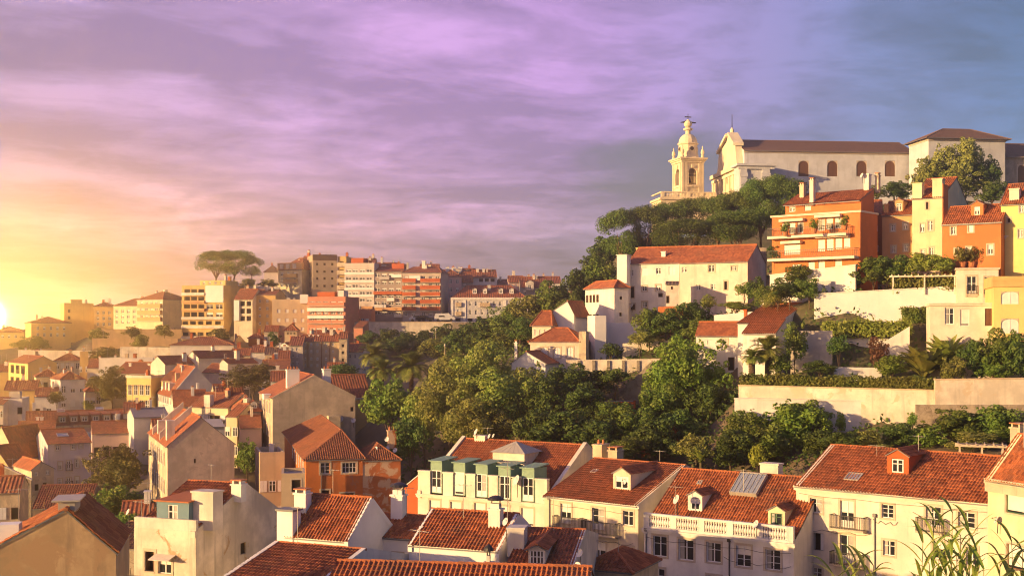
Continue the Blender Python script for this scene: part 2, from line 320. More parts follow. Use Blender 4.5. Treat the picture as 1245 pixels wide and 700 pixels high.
# ---------------------------------------------------------------- windows
_wc = {}
def win_mesh(w, h, style, sur, lod):
    """meshes of one window in its own frame: x along the wall, y into it, z up; returns (frame mesh, pane mesh or None)"""
    key = (round(w, 1), round(h, 1), style, sur, lod, rng.randrange(4) if lod < 2 else rng.randrange(2)); vr_ = key[5]
    if key in _wc: return _wc[key]
    w, h = max(key[0], .2), max(key[1], .2); rd = 0.2 if lod == 0 else 0.16
    fr = MB(); pn = MB(); t = 0.06 if lod == 0 else 0.08
    if sur:                                           # stone surround, proud of the wall
        s = 0.16 if lod == 0 else 0.15
        fr.box(-s, -.03, -s * .8, 0, .02, h + s, 2); fr.box(w, -.03, -s * .8, w + s, .02, h + s, 2)
        fr.box(0, -.03, h, w, .02, h + s, 2); fr.box(0, -.05, -s * .8, w, .06, 0, 2)
    y0, y1 = rd - .07, rd - .01; yp = rd - .03
    def bar(x0, z0, x1, z1, mi=0): fr.box(x0, y0, z0, x1, y1, z1, mi)
    paint = {'g': 5, 'n': 6}.get(style[1:2], 0); st = style[0]
    if st in 'csdpt':
        bar(0, 0, t, h, paint); bar(w - t, 0, w, h, paint); bar(t, h - t, w - t, h, paint); bar(t, 0, w - t, t, paint)
        if st in 'csd': bar(w / 2 - t * .7, t, w / 2 + t * .7, h - t, paint)
        if st == 'c': bar(t, h * .62, w - t, h * .62 + t * .7, paint)
        if st == 's':
            for k in (.34, .66): bar(t, h * k, w - t, h * k + t * .6, paint)
        if st == 'd':
            bar(t, t, w - t, h * .26, paint); bar(t, h * .62, w - t, h * .62 + t * .6, paint)
        if st == 't':
            for k in (.25, .5, .75): bar(w * k - t * .5, t, w * k + t * .5, h - t, paint)
            bar(t, h * .5, w - t, h * .5 + t * .6, paint)
        pn.poly((0, yp, 0), (w, yp, 0), (w, yp, h), (0, yp, h), mi=0)
        if lod < 2 and st in 'csdp':                  # net curtains, half-drawn blinds
            c0, c1, cz0, cz1 = ((t, w * .34, t, h - t), (t, w - t, h * .55, h - t), (w * .56, w - t, t, h - t), (0, 0, 0, 0))[vr_]
            if c1: fr.poly((c0, yp - .008, cz0), (c1, yp - .008, cz0), (c1, yp - .008, cz1), (c0, yp - .008, cz1), mi=3 if vr_ == 1 else 7)
        elif lod == 2 and vr_ and st in 'ck': fr.box(t, yp - .02, h * .5, w - t, yp - .008, h - t, 3)
    elif st == 'o':                                   # open: dark room, one leaf folded inwards
        pn.poly((0, rd + .3, 0), (w, rd + .3, 0), (w, rd + .3, h), (0, rd + .3, h))
        for a, b in (((0, 0), (w, 0)), ((w, 0), (w, h)), ((w, h), (0, h)), ((0, h), (0, 0))):
            fr.poly((a[0], rd - .01, a[1]), (b[0], rd - .01, b[1]), (b[0], rd + .3, b[1]), (a[0], rd + .3, a[1]), mi=4)
        fr.box(.02, rd - .1, .03, .08, rd + .25, h - .03, paint); fr.box(w * .72, rd - .06, .03, w * .78, rd, h - .03, paint)
        fr.box(w * .78, rd - .06, .03, w - .01, rd - .02, h - .03, paint)
    elif st == 'b':                                   # roller blind down over most of it
        bar(0, 0, t, h, paint); bar(w - t, 0, w, h, paint); bar(t, h - t, w - t, h, paint); bar(t, 0, w - t, t, paint)
        fr.box(t, yp - .03, h * .12, w - t, yp - .012, h - t, 3)
        pn.poly((0, yp, 0), (w, yp, 0), (w, yp, h), (0, yp, h))
    elif st == 'w':                                   # closed painted shutters
        fr.box(0, y0, 0, w / 2 - .01, y1, h, paint); fr.box(w / 2 + .01, y0, 0, w, y1, h, paint)
        for k in (.33, .66): fr.box(.05, y0 - .02, h * k, w - .05, y0, h * k + .05, paint)
        pn = None
    elif st == 'k':                                   # plain dark opening
        bar(0, 0, t, h, 6); bar(w - t, 0, w, h, 6); bar(t, h - t, w - t, h, 6)
        pn.poly((0, yp, 0), (w, yp, 0), (w, yp, h), (0, yp, h))
    elif st in 'aA':                                  # arched head; 'A' white panelled, 'a' glazed
        n = 10; rise = min(w / 2, h * .35); pts = [(w / 2 - w / 2 * math.cos(math.pi * i / n), h - rise + rise * math.sin(math.pi * i / n)) for i in range(n + 1)]
        for i in range(n):                            # spandrels flush behind the wall face
            (xa, za), (xb, zb) = pts[i], pts[i + 1]
            fr.poly((xa, .01, za), (xb, .01, zb), (xb, .01, h), (xa, .01, h), mi=2)
            fr.poly((xa, .01, za), (xa, rd, za), (xb, rd, zb), (xb, .01, zb), mi=2)
        if st == 'A':
            fr.box(0, y0, 0, w, y1, h, 0); fr.box(w / 2 - .04, y0 - .03, 0, w / 2 + .04, y0, h, 0); pn = None
        else:
            bar(0, 0, t, h, paint); bar(w - t, 0, w, h, paint); bar(w / 2 - t / 2, t, w / 2 + t / 2, h, paint); bar(t, 0, w - t, t, paint); bar(t, h * .5, w - t, h * .5 + t, paint)
            pn.poly((0, yp, 0), (w, yp, 0), (w, yp, h), (0, yp, h))
    if lod >= 2 and pn is not None:                   # too far to tell frame from glass: one mesh
        fr.add(pn.v, pn.f, 4 if st in 'ok' else 1); pn = None
    _wc[key] = (fr.mesh('window', WM), pn.mesh('pane', DARKHOLE if st in 'ok' else BROWN if style == 'an' else GLASS) if pn else None)
    return _wc[key]

def place_window(parent, w, h, style, sur, lod, mat4, name=None):
    fm, pm = win_mesh(w, h, style, sur, lod)
    name = name or ('door' if style[0] == 'd' else 'window')
    o = link(name, fm, parent); o.matrix_local = mat4
    if pm: link('pane', pm, o)
    return o

# ---------------------------------------------------------------- roofs
def slope(mb, A, B, C, D, near=True, px=0.24, row=0.42, amp=0.075, lip=0.035, mi=0, seed=0):
    """one roof slope as rows of clay channel tiles; A-B eave, D-C ridge"""
    A, B, C, D = map(Vector, (A, B, C, D)); U = (B - A); L = U.length; U = U / L
    nrm = U.cross(D - A if (D - A).length > (C - A).length * .2 else C - A).normalized()
    if nrm.z < 0: nrm = -nrm
    V = nrm.cross(U); 
    if V.z < 0: V = -V
    q = lambda P: ((P - A).dot(U), (P - A).dot(V))
    (da, db), (ca, cb) = q(D), q(C); T = max(db, cb)
    if not near:
        mb.poly(A, B, C, D, mi=mi, uv=[(0, 0), (L, 0), (ca, cb), (da, db)]) if (C - D).length > 1e-3 else mb.poly(A, B, C, mi=mi, uv=[(0, 0), (L, 0), (ca, cb)])
        return
    nc = max(2, int(round(L / px))) * 6 + 1; nr = max(1, int(round(T / row)))
    a = np.linspace(0, L, nc); amin, amax = min(0, da), max(L, ca)
    top = np.full(nc, T)
    if da > 1e-3: top = np.minimum(top, db * a / da)
    if ca < L - 1e-3: top = np.minimum(top, cb * (L - a) / (L - ca))
    k = np.arange(nr); bb = np.empty(2 * nr); bb[0::2] = k * T / nr; bb[1::2] = (k + 1) * T / nr
    lift = np.empty(2 * nr); lift[0::2] = lip; lift[1::2] = 0.0
    Bm = np.minimum(bb[:, None], np.maximum(top, 0)[None, :])
    prof = (0.5 + 0.5 * np.cos(2 * np.pi * a / px)) ** 1.3
    r = np.random.RandomState(seed + int(L * 10)); wob = np.interp(a, np.linspace(0, L, 9), r.uniform(-.055, .055, 9))[None, :] * np.interp(bb, np.linspace(0, T, 5), r.uniform(-1, 1, 5))[:, None]
    jit = r.uniform(-.008, .008, (nr, nc // 6 + 1)); jj = np.repeat(np.repeat(jit, 2, 0), 6, 1)[:, :nc]
    hgt = amp * prof[None, :] + lift[:, None] + wob + jj
    An, Un, Vn, Nn = (np.array(x) for x in (A, U, V, nrm))
    P = An + a[None, :, None] * Un + Bm[:, :, None] * Vn + hgt[:, :, None] * Nn
    o = len(mb.v); mb.v.extend(map(tuple, P.reshape(-1, 3)))
    rows, cols = P.shape[:2]
    for i in range(rows - 1):
        b0 = Bm[i]; b1 = Bm[i + 1]
        for j in range(cols - 1):
            if b1[j] - b0[j] < 1e-4 and b1[j + 1] - b0[j + 1] < 1e-4 and not (i % 2 == 1 and b0[j] < top[j] - 1e-3): continue
            e = o + i * cols + j
            mb.f.append([e, e + 1, e + cols + 1, e + cols]); mb.m.append(mi)
            sft = 0.01 if i % 2 == 1 else 0.0
            mb.uv.append([(a[j] + .06, b0[j] + .002 + sft), (a[j + 1] + .06, b0[j + 1] + .002 + sft), (a[j + 1] + .06, b1[j + 1] - .002 + sft), (a[j] + .06, b1[j] - .002 + sft)])

def ridge_caps(mb, p, q, r=0.13, step=0.42, mi=0):
    p, q = Vector(p), Vector(q); L = (q - p).length; n = max(1, int(L / step)); d = (q - p) / n
    for i in range(n):
        j = 0.9 + 0.2 * ((i * 37) % 10) / 10
        mb.cyl(p + d * i, p + d * (i + 1.06), r * j, r * .82 * j, 6, mi, True)

# ---------------------------------------------------------------- houses
GROUND = []                                            # points the terrain has to pass under
HOUSES = {}; ALLH = []
class House:
    def __init__(s, name, label, cat, L, Rt, Y, H, wall, yaw=None, D=None, rpix=None, vr=None, rh=None, roof='gable', peak=None, hip=None,
                 wins=(), lod=1, ru=None, group=None, tile=None, near=False, over=0.22, cornice=None, corn_h=.28, parapet=0.0, verge=None, key=None, ground=True, gp=None, sink=2.5, holes=True):
        PL = at(L[0], L[1], Y); k = (Rt[0] - CX) / F
        if yaw is None:
            YR = Y * (L[1] - HY) / (Rt[1] - HY); PR = Vector((k * YR, YR, PL.z)); d = PR - PL; s.a = math.atan2(d.y, d.x); s.W = d.length
        else:
            s.a = R(yaw); s.W = (k * PL.y - PL.x) / (math.cos(s.a) - k * math.sin(s.a))
        s.lod = lod; s.base = PL.z - H - sink; s.E = H + sink; s.sink = sink
        s.PL = PL; s.U = Vector((math.cos(s.a), math.sin(s.a), 0)); s.I = Vector((-math.sin(s.a), math.cos(s.a), 0))
        s.e = empty(name, (PL.x, PL.y, s.base), s.a); tag(s.e, label, cat, group)
        s.roof = roof
        if rpix:
            P0 = PL + s.U * s.W if rpix[2] == 'R' else PL
            kk = (rpix[0] - CX) / F; vr = (kk * P0.y - P0.x) / (s.I.x - kk * s.I.y)
            rh = CAMZ - (rpix[1] - HY) / F * (P0.y + vr * s.I.y) - PL.z
        if peak: pu, pz = s.loc(*peak); s.ru = pu; rh = pz - s.E
        else: s.ru = ru or s.W / 2
        s.rh = rh if rh is not None else 0.0
        s.D = D or (2 * vr if vr else 9.0); s.vr = vr or s.D / 2; s.hip = hip
        ALLH.append(s)
        if key: HOUSES[key] = s
        if DEBUG: print('HOUSE %-28s W=%.1f D=%.1f yaw=%.0f E=%.1f rh=%.2f vr=%.2f z=%.1f' % (name, s.W, s.D, math.degrees(s.a), H, s.rh, s.vr, PL.z))
        if ground:
            for uu, vv in ((0, 0), (1, 0), (.5, .5), (0, 1), (1, 1)):
                P = PL + s.U * (uu * s.W) + s.I * (vv * s.D); GROUND.append((P.x, P.y, PL.z - H + (gp or 0)))
        s.tile = tile or (TILE if near else TILE_F); s.near = near; s.over = over
        s.op = {'f': [], 'l': [], 'r': []}
        for wd in wins: s.win(*wd)
        s.build(wall, cornice, corn_h, parapet, verge, holes)
    # --- from the photograph to the faces of the house
    def ray(s, px, py, P0, Nv):
        d = Vector(((px - CX) / F, 1, -(py - HY) / F)); t = (P0 - Vector((0, 0, CAMZ))).dot(Nv) / d.dot(Nv); return Vector((0, 0, CAMZ)) + d * t
    def to_local(s, P):
        q = P - s.PL; return Vector((q.dot(s.U), q.dot(s.I), P.z - s.base))
    def loc(s, px, py, face='f', v=0.0):
        if face == 'f': q = s.to_local(s.ray(px, py, s.PL + s.I * v, s.I)); return q.x, q.z
        P0 = s.PL if face == 'l' else s.PL + s.U * s.W
        q = s.to_local(s.ray(px, py, P0, s.U)); return q.y, q.z
    def on_roof(s, px, py):
        """where a sight line meets the front slope"""
        nv = s.I * (-s.rh) + Vector((0, 0, s.vr)); P0 = Vector((s.PL.x, s.PL.y, s.base + s.E))
        if s.roof == 'gablev': return s.to_local(s.ray(px, py, s.PL, s.I))
        return s.to_local(s.ray(px, py, P0, nv))
    def zr(s, u, v):
        if s.roof in ('flat', 'none'): return s.E
        if s.roof == 'gablev': return s.E + s.rh * min(u / s.ru, (s.W - u) / (s.W - s.ru))
        if s.roof == 'shed': return s.E + s.rh * v / s.D
        return s.E + s.rh * min(v / s.vr, (s.D - v) / max(.01, s.D - s.vr))
    def win(s, face, px, py, w, h, style='c', sur=True, name=None):
        """a window centred on a pixel of the photograph, its size in pixels"""
        c0, z = s.loc(px - w / 2, py, face); c1, _ = s.loc(px + w / 2, py, face); m, zt = s.loc(px, py - h / 2, face); _, zb = s.loc(px, py + h / 2, face)
        c0, c1 = min(c0, c1), max(c0, c1)
        s.op[face].append([c0, zb, c1 - c0, zt - zb, style, sur, name])
    def wgrid(s, face, n, zs, w, h, style='c', sur=False, c0=None, c1=None, skip=()):
        L = s.W if face == 'f' else s.D; c0 = .12 * L if c0 is None else c0; c1 = .88 * L if c1 is None else c1
        for j, z in enumerate(zs):
            for i in range(n):
                if (i, j) in skip: continue
                c = c0 + (c1 - c0) * (i / (n - 1) if n > 1 else .5); st = style if style[0] in 'aA' else rng.choice((style, style, style, 'w', 'b' if s.lod < 2 else 'k'))
                place_window(s.e, w, h, st, sur, s.lod, s.fmat(face, c - w / 2, z + s.sink) @ Matrix.Translation((0, -.19, 0)))
    def fmat(s, face, c, z):
        if face == 'f': return Matrix.Translation((c, 0, z))
        if face == 'r': return Matrix.Translation((s.W, c, z)) @ Matrix.Rotation(R(90), 4, 'Z')
        return Matrix.Translation((0, c, z)) @ Matrix.Rotation(R(-90), 4, 'Z')
    def build(s, wall, cornice, corn_h, parapet, verge, holes):
        W_, D_, E = s.W, s.D, s.E; mb = MB(); rd = 0.2 if s.lod == 0 else 0.16
        fr = {'f': (Vector((0, 0, 0)), Vector((1, 0, 0)), Vector((0, 1, 0)), W_), 'r': (Vector((W_, 0, 0)), Vector((0, 1, 0)), Vector((-1, 0, 0)), D_),
              'l': (Vector((0, D_, 0)), Vector((0, -1, 0)), Vector((1, 0, 0)), D_)}
        top = E + (parapet if s.roof == 'flat' else 0)
        for face, (O, U, I, L) in fr.items():
            ops = []
            for o in s.op[face]:
                c0 = o[0]; c1 = o[0] + o[2]
                if face == 'l': c0, c1 = L - c1, L - c0
                z0, z1 = o[1], o[1] + o[3]
                if c0 < .05 or c1 > L - .05 or z1 > top - .02 or z0 < .05 or any(c0 < q[1] + .02 and c1 > q[0] - .02 and z0 < q[3] + .02 and z1 > q[2] - .02 for q in ops):
                    if DEBUG: print('   window outside wall', s.e.name, face, [round(x, 1) for x in (c0, c1, z0, z1)], 'L', round(L, 1), 'top', round(top, 1))
                    o.append(False); continue
                o.append(True); ops.append((c0, c1, z0, z1))
            us = sorted({0.0, L, *[q[0] for q in ops], *[q[1] for q in ops]}); zs = sorted({0.0, top, *[q[2] for q in ops], *[q[3] for q in ops]})
            P = lambda u, z, d=0.0: O + U * u + Vector((0, 0, z)) + I * d
            for i in range(len(us) - 1):
                for j in range(len(zs) - 1):
                    cu, cz = (us[i] + us[i + 1]) / 2, (zs[j] + zs[j + 1]) / 2
                    if any(q[0] < cu < q[1] and q[2] < cz < q[3] for q in ops): continue
                    mb.poly(P(us[i], zs[j]), P(us[i + 1], zs[j]), P(us[i + 1], zs[j + 1]), P(us[i], zs[j + 1]))
            for a, b, c, d in ops:
                mb.poly(P(a, c), P(a, d), P(a, d, rd), P(a, c, rd)); mb.poly(P(b, d), P(b, c), P(b, c, rd), P(b, d, rd))
                mb.poly(P(a, d), P(b, d), P(b, d, rd), P(a, d, rd)); mb.poly(P(b, c), P(a, c), P(a, c, rd), P(b, c, rd))
        mb.poly((W_, D_, 0), (0, D_, 0), (0, D_, top), (W_, D_, top))
        rf = MB(); ov = s.over; th = .09; n = s.near
        def skirt(*pts):
            for p, q in zip(pts[:-1], pts[1:]):
                rf.poly(p, q, (q[0], q[1], q[2] - th), (p[0], p[1], p[2] - th), mi=1)
        if s.roof == 'gable':
            vr, rh = s.vr, s.rh; sf = rh / vr; sb = rh / (D_ - vr)
            for u in (0, W_): mb.poly((u, 0, E), (u, D_, E), (u, vr, E + rh)) if u else mb.poly((u, D_, E), (u, 0, E), (u, vr, E + rh))
            vg = 0.0 if verge else .08; lf = .04
            A, B = (-vg, -ov, E - ov * sf + lf), (W_ + vg, -ov, E - ov * sf + lf); C, Dd = (W_ + vg, vr, E + rh + lf), (-vg, vr, E + rh + lf)
            A2, B2 = (-vg, D_ + ov, E - ov * sb + lf), (W_ + vg, D_ + ov, E - ov * sb + lf)
            slope(rf, A, B, C, Dd, n); slope(rf, B2, A2, Dd, C, False); skirt(A, B, C, Dd, A); skirt(B2, A2, Dd); skirt(B2, C)
            if n: ridge_caps(rf, Dd, C)
            else: rf.cyl(Vector(Dd) + Vector((.02, 0, .02)), Vector(C) + Vector((-.02, 0, .02)), .11, .11, 6)
            if verge:                                  # gable walls carried up above the tiles, with a coping
                hh, tt = verge[:2] if isinstance(verge, tuple) else (.22, .3); sides = verge[2] if isinstance(verge, tuple) and len(verge) > 2 else 'lr'
                for u0, u1, sd_ in ((-.02, tt - .02, 'l'), (W_ - tt + .02, W_ + .02, 'r')):
                    if sd_ not in sides: continue
                    cp = MB()
                    for (va, za), (vb, zb) in (((-.12, E - .12 * sf), (vr, E + rh)), ((vr, E + rh), (D_, E))):
                        q = [(u0, va, za - .35), (u0, vb, zb - .35), (u0, vb, zb + hh), (u0, va, za + hh), (u1, va, za - .35), (u1, vb, zb - .35), (u1, vb, zb + hh), (u1, va, za + hh)]
                        cp.add(q, [[0, 1, 2, 3], [7, 6, 5, 4], [3, 2, 6, 7], [0, 3, 7, 4], [1, 5, 6, 2]])
                    s.verge = cp.build('gable_coping', wall, s.e)
        elif s.roof == 'gablev':
            ru, rh = s.ru, s.rh; lf = .04; sl, sr = rh / ru, rh / (W_ - ru)
            mb.poly((0, 0, E), (W_, 0, E), (ru, 0, E + rh)); mb.poly((W_, D_, E), (0, D_, E), (ru, D_, E + rh)); vg = 0.0 if verge else .06
            A, Dd = (-ov, D_ + vg, E - ov * sl + lf), (ru, D_ + vg, E + rh + lf); B, C = (-ov, -vg, E - ov * sl + lf), (ru, -vg, E + rh + lf)
            A2, B2 = (W_ + ov, -vg, E - ov * sr + lf), (W_ + ov, D_ + vg, E - ov * sr + lf)
            slope(rf, A, B, C, Dd, n); slope(rf, A2, B2, Dd, C, n); skirt(A, B, C, A2, B2)
            (ridge_caps if n else (lambda m, p, q: m.cyl(p, q, .11, .11, 6)))(rf, C, Dd)
            if verge:
                cp = MB(); hh, tt = verge[:2] if isinstance(verge, tuple) else (.15, .3)
                for (ua, za), (ub, zb) in (((-.1, E - .1 * sl), (ru, E + rh)), ((ru, E + rh), (W_ + .1, E - .1 * sr))):
                    q = [(ua, -.02, za - .2), (ub, -.02, zb - .2), (ub, -.02, zb + hh), (ua, -.02, za + hh), (ua, tt, za - .2), (ub, tt, zb - .2), (ub, tt, zb + hh), (ua, tt, za + hh)]
                    cp.add(q, [[0, 1, 2, 3], [7, 6, 5, 4], [3, 2, 6, 7], [0, 3, 7, 4], [1, 5, 6, 2]])
                s.verge = cp.build('gable_coping', wall, s.e)
        elif s.roof == 'hip':
            rh = s.rh; hp = s.hip if s.hip is not None else min(W_, D_) / 2; lf = .03
            if W_ >= D_ or s.hip is not None and not isinstance(s.hip, tuple):
                Dd, C = (hp, s.vr, E + rh + lf), (W_ - hp, s.vr, E + rh + lf)
                if hp > W_ / 2 - .01: Dd = C = (W_ / 2, s.vr, E + rh + lf)
                q = [(-ov, -ov, E), (W_ + ov, -ov, E), (W_ + ov, D_ + ov, E), (-ov, D_ + ov, E)]
                slope(rf, q[0], q[1], C, Dd, n); slope(rf, q[1], q[2], C, C, n); slope(rf, q[2], q[3], Dd, C, False); slope(rf, q[3], q[0], Dd, Dd, n)
                hips = [(q[0], Dd), (q[1], C), (q[2], C), (q[3], Dd), (Dd, C)]
            else:
                v0, v1 = (s.hip if isinstance(s.hip, tuple) else (W_ / 2, D_ - W_ / 2)); Pa, Pb = (s.ru, v0, E + rh + lf), (s.ru, v1, E + rh + lf)
                q = [(-ov, -ov, E), (W_ + ov, -ov, E), (W_ + ov, D_ + ov, E), (-ov, D_ + ov, E)]
                slope(rf, q[0], q[1], Pa, Pa, n); slope(rf, q[1], q[2], Pb, Pa, n); slope(rf, q[2], q[3], Pb, Pb, False); slope(rf, q[3], q[0], Pa, Pb, n)
                hips = [(q[0], Pa), (q[1], Pa), (q[2], Pb), (q[3], Pb), (Pa, Pb)]
            for p, r_ in hips:
                if (Vector(p) - Vector(r_)).length > .3: (ridge_caps if n else (lambda m, a, b: m.cyl(a, b, .1, .1, 6)))(rf, p, r_)
            skirt(*q, q[0])
        elif s.roof == 'shed':
            mb.poly((0, D_, E), (0, 0, E), (0, D_, E + s.rh)); mb.poly((W_, 0, E), (W_, D_, E), (W_, D_, E + s.rh)); mb.poly((W_, D_, E), (0, D_, E), (0, D_, E + s.rh), (W_, D_, E + s.rh))
            sf = s.rh / D_; A, B, C, Dd = (-.06, -ov, E - ov * sf + .03), (W_ + .06, -ov, E - ov * sf + .03), (W_ + .06, D_, E + s.rh + .03), (-.06, D_, E + s.rh + .03)
            slope(rf, A, B, C, Dd, n); skirt(A, B, C, Dd, A)
        elif s.roof == 'flat':
            p = .25; mb.box(0, 0, E - .3, W_, D_, E, 0) if False else None
            rf.poly((p, p, E), (W_ - p, p, E), (W_ - p, D_ - p, E), (p, D_ - p, E), mi=1)
            if parapet > 0:
                for x0, y0, x1, y1 in ((0, 0, W_, p), (0, D_ - p, W_, D_), (0, p, p, D_ - p), (W_ - p, p, W_, D_ - p)):
                    q = MB(); mb.poly((x0, y0, top), (x1, y0, top), (x1, y1, top), (x0, y1, top))
                mb.poly((p, p, E), (W_ - p, p, E), (W_ - p, p, top), (p, p, top)); mb.poly((W_ - p, D_ - p, E), (p, D_ - p, E), (p, D_ - p, top), (W_ - p, D_ - p, top))
                mb.poly((p, D_ - p, E), (p, p, E), (p, p, top), (p, D_ - p, top)); mb.poly((W_ - p, p, E), (W_ - p, D_ - p, E), (W_ - p, D_ - p, top), (W_ - p, p, top))
        s.wall = mb.build('wall', [wall], s.e)
        s.rf = rf.build('roof', [s.tile, LEAD], s.e) if rf.v else s.wall
        if cornice:
            c = MB(); t = .14; zt = top - .02 if s.roof != 'flat' else top + .04
            c.box(-t, -t, zt - corn_h, W_ + t, -.004, zt); c.box(-t, -t - .08, zt - corn_h * .4, W_ + t, -t, zt - .01)
            if s.roof in ('hip', 'flat', 'gablev'): c.box(-t, -.004, zt - corn_h, -.004, D_, zt); c.box(W_ + .004, -.004, zt - corn_h, W_ + t, D_, zt)
            c.build('cornice', cornice, s.e)
        for face in 'flr':
            for c0, z, w, h, st, sur, nm, ok in s.op[face]:
                if ok: place_window(s.e, w, h, st, sur, s.lod, s.fmat(face, c0 if face != 'l' else c0 + w, z), nm)
    # --- things fixed to a house
    def chimney(s, px, pyt, wpx, pyb=None, v=None, d=None, mat=None, cap='tile', name='chimney'):
        if v is None: q = s.on_roof(px, pyb); v = q.y
        u, z = s.loc(px, pyt, 'f', v); u0, _ = s.loc(px - wpx / 2, pyt, 'f', v); u1, _ = s.loc(px + wpx / 2, pyt, 'f', v)
        w = u1 - u0; d = d or w * .8; zb = min(s.zr(min(max(u, 0), s.W), min(max(v, 0), s.D)), z - .3) - .4
        m = MB(); cs = .07
        m.box(u0, v, zb, u1, v + d, z - .12); m.box(u0 - cs, v - cs, z - .12, u1 + cs, v + d + cs, z)
        if cap == 'tile':                               # a little clay hood on bricks
            m.box(u0 + .05, v + .05, z, u0 + .2, v + d - .05, z + .22); m.box(u1 - .2, v + .05, z, u1 - .05, v + d - .05, z + .22)
            m.box(u0 - .05, v - .05, z + .22, u1 + .05, v + d + .05, z + .30, 1)
        elif cap == 'pots':
            k = max(2, int(w / .4))
            for i in range(k): m.cyl((u0 + (i + .5) * w / k, v + d / 2, z), (u0 + (i + .5) * w / k, v + d / 2, z + .4), .13, .10, 8, 1)
        elif cap == 'hood':                             # dark sheet-metal mushroom on legs
            for i in (u0 + .12, u1 - .12): m.box(i - .03, v + d * .45, z, i + .03, v + d * .55, z + .55, 2)
            m.box(u0 + .1, v + .1, z, u1 - .1, v + d - .1, z + .32)
            m.lathe(((u0 + u1) / 2, v + d / 2, z + .55), [(w * .72, 0), (w * .6, .14), (w * .3, .26), (.04, .3)], 12, 2)
        o = m.build(name, [mat or WHITE, TERRA, IRON], s.rf if s.rf is not s.wall else s.e); return o
    def dormer(s, px, py, wm, hm, wall=None, style='c', sur=False, tile=None, ww=.72, wh=.70, kind='gable', over=.12, wz=.12, maxbk=None):
        q = s.on_roof(px, py); u, v, z = q; sl = s.rh / s.vr; ap = wm * .28 if kind == 'gable' else .0
        e = MB(); wall = wall or WHITE; x0, x1 = u - wm / 2, u + wm / 2
        ow, oh = wm * ww, hm * wh; oz = z + hm * wz; rd = .12; a0, a1 = u - ow / 2, u + ow / 2
        for p in (((x0, z), (x1, oz)), ((x0, oz + oh), (x1, z + hm)), ((x0, oz), (a0, oz + oh)), ((a1, oz), (x1, oz + oh))):
            (xa, za), (xb, zb) = p; e.poly((xa, v, za), (xb, v, za), (xb, v, zb), (xa, v, zb))
        for xa, za, xb, zb in ((a0, oz, a0, oz + oh), (a1, oz + oh, a1, oz), (a0, oz + oh, a1, oz + oh), (a1, oz, a0, oz)):
            e.poly((xa, v, za), (xb, v, zb), (xb, v + rd, zb), (xa, v + rd, za))
        bk = hm / sl
        if maxbk and bk > maxbk:
            bk = maxbk
            for x in (x0, x1): e.poly((x, v, z - .1), (x, v + bk, z + bk * sl - .1), (x, v + bk, z + hm), (x, v, z + hm))
            e.poly((x1, v + bk, z + bk * sl - .1), (x0, v + bk, z + bk * sl - .1), (x0, v + bk, z + hm), (x1, v + bk, z + hm))
        else: e.poly((x0, v + bk, z + hm), (x0, v, z + hm), (x0, v, z - .1), (x0, v + bk, z + hm - .1)); e.poly((x1, v, z - .1), (x1, v, z + hm), (x1, v + bk, z + hm), (x1, v + bk, z + hm - .1))
        if kind == 'gable': e.poly((x0, v, z + hm), (x1, v, z + hm), (u, v, z + hm + ap))
        do = e.build('dormer', wall, s.e)
        r = MB(); o = over; tt = .07
        if kind == 'gable':
            L0, L1, K0, K1, R0, R1 = (x0 - o, v - o, z + hm - .05), (x0 - o, v + bk, z + hm - .05), (u, v - o, z + hm + ap + .03), (u, v + (hm + ap) / sl, z + hm + ap + .03), (x1 + o, v - o, z + hm - .05), (x1 + o, v + bk, z + hm - .05)
            slope(r, L1, L0, K0, K1, s.near, amp=.05); slope(r, R0, R1, K1, K0, s.near, amp=.05)
            for p, k in ((L0, K0), (K0, R0)): r.poly(p, k, (k[0], k[1], k[2] - tt), (p[0], p[1], p[2] - tt), mi=1)
            r.cyl(K0, K1, .09, .09, 6)
        else:
            p = [(x0 - o, v - o * 2, z + hm), (x1 + o, v - o * 2, z + hm), (x1 + o, v + bk + .3, z + hm + .18), (x0 - o, v + bk + .3, z + hm + .18)]
            r.add(p + [(a, b, c + .1) for a, b, c in p], [[3, 2, 1, 0], [4, 5, 6, 7], [0, 1, 5, 4], [1, 2, 6, 5], [2, 3, 7, 6], [3, 0, 4, 7]])
        r.build('dormer_roof', [tile or s.tile, LEAD], do)
        place_window(do, ow, oh, style, sur, 1 if s.lod == 0 else 2, Matrix.Translation((a0, v - .06 if s.lod else v - .06, oz)))
        return do
    def skylight(s, px, py, wpx, hpx, up=.08, mat=None, bars=0):
        a = s.on_roof(px - wpx / 2, py); b = s.on_roof(px + wpx / 2, py); t = s.on_roof(px, py - hpx / 2); l = s.on_roof(px, py + hpx / 2); c = s.on_roof(px, py)
        w = abs(b.x - a.x); hv = max(abs(t.y - l.y), .4); sl = s.rh / s.vr; m = MB(); n = Vector((0, -sl, 1)).normalized()
        P = lambda x, y, h: Vector((c.x + x, c.y + y, c.z + y * sl)) + n * h
        def slab(x0, y0, x1, y1, h0, h1, mi): m.add([P(x0, y0, h0), P(x1, y0, h0), P(x1, y1, h0), P(x0, y1, h0), P(x0, y0, h1), P(x1, y0, h1), P(x1, y1, h1), P(x0, y1, h1)], [[0, 3, 2, 1], [4, 5, 6, 7], [0, 1, 5, 4], [1, 2, 6, 5], [2, 3, 7, 6], [3, 0, 4, 7]], mi)
        w /= 2; hv /= 2; f = .07
        slab(-w, -hv, -w + f, hv, -.05, up + .05, 0); slab(w - f, -hv, w, hv, -.05, up + .05, 0); slab(-w + f, -hv, w - f, -hv + f, -.05, up + .05, 0); slab(-w + f, hv - f, w - f, hv, -.05, up + .05, 0)
        for i in range(bars): x = -w + (i + 1) * 2 * w / (bars + 1); slab(x - .02, -hv + f, x + .02, hv - f, up, up + .04, 0)
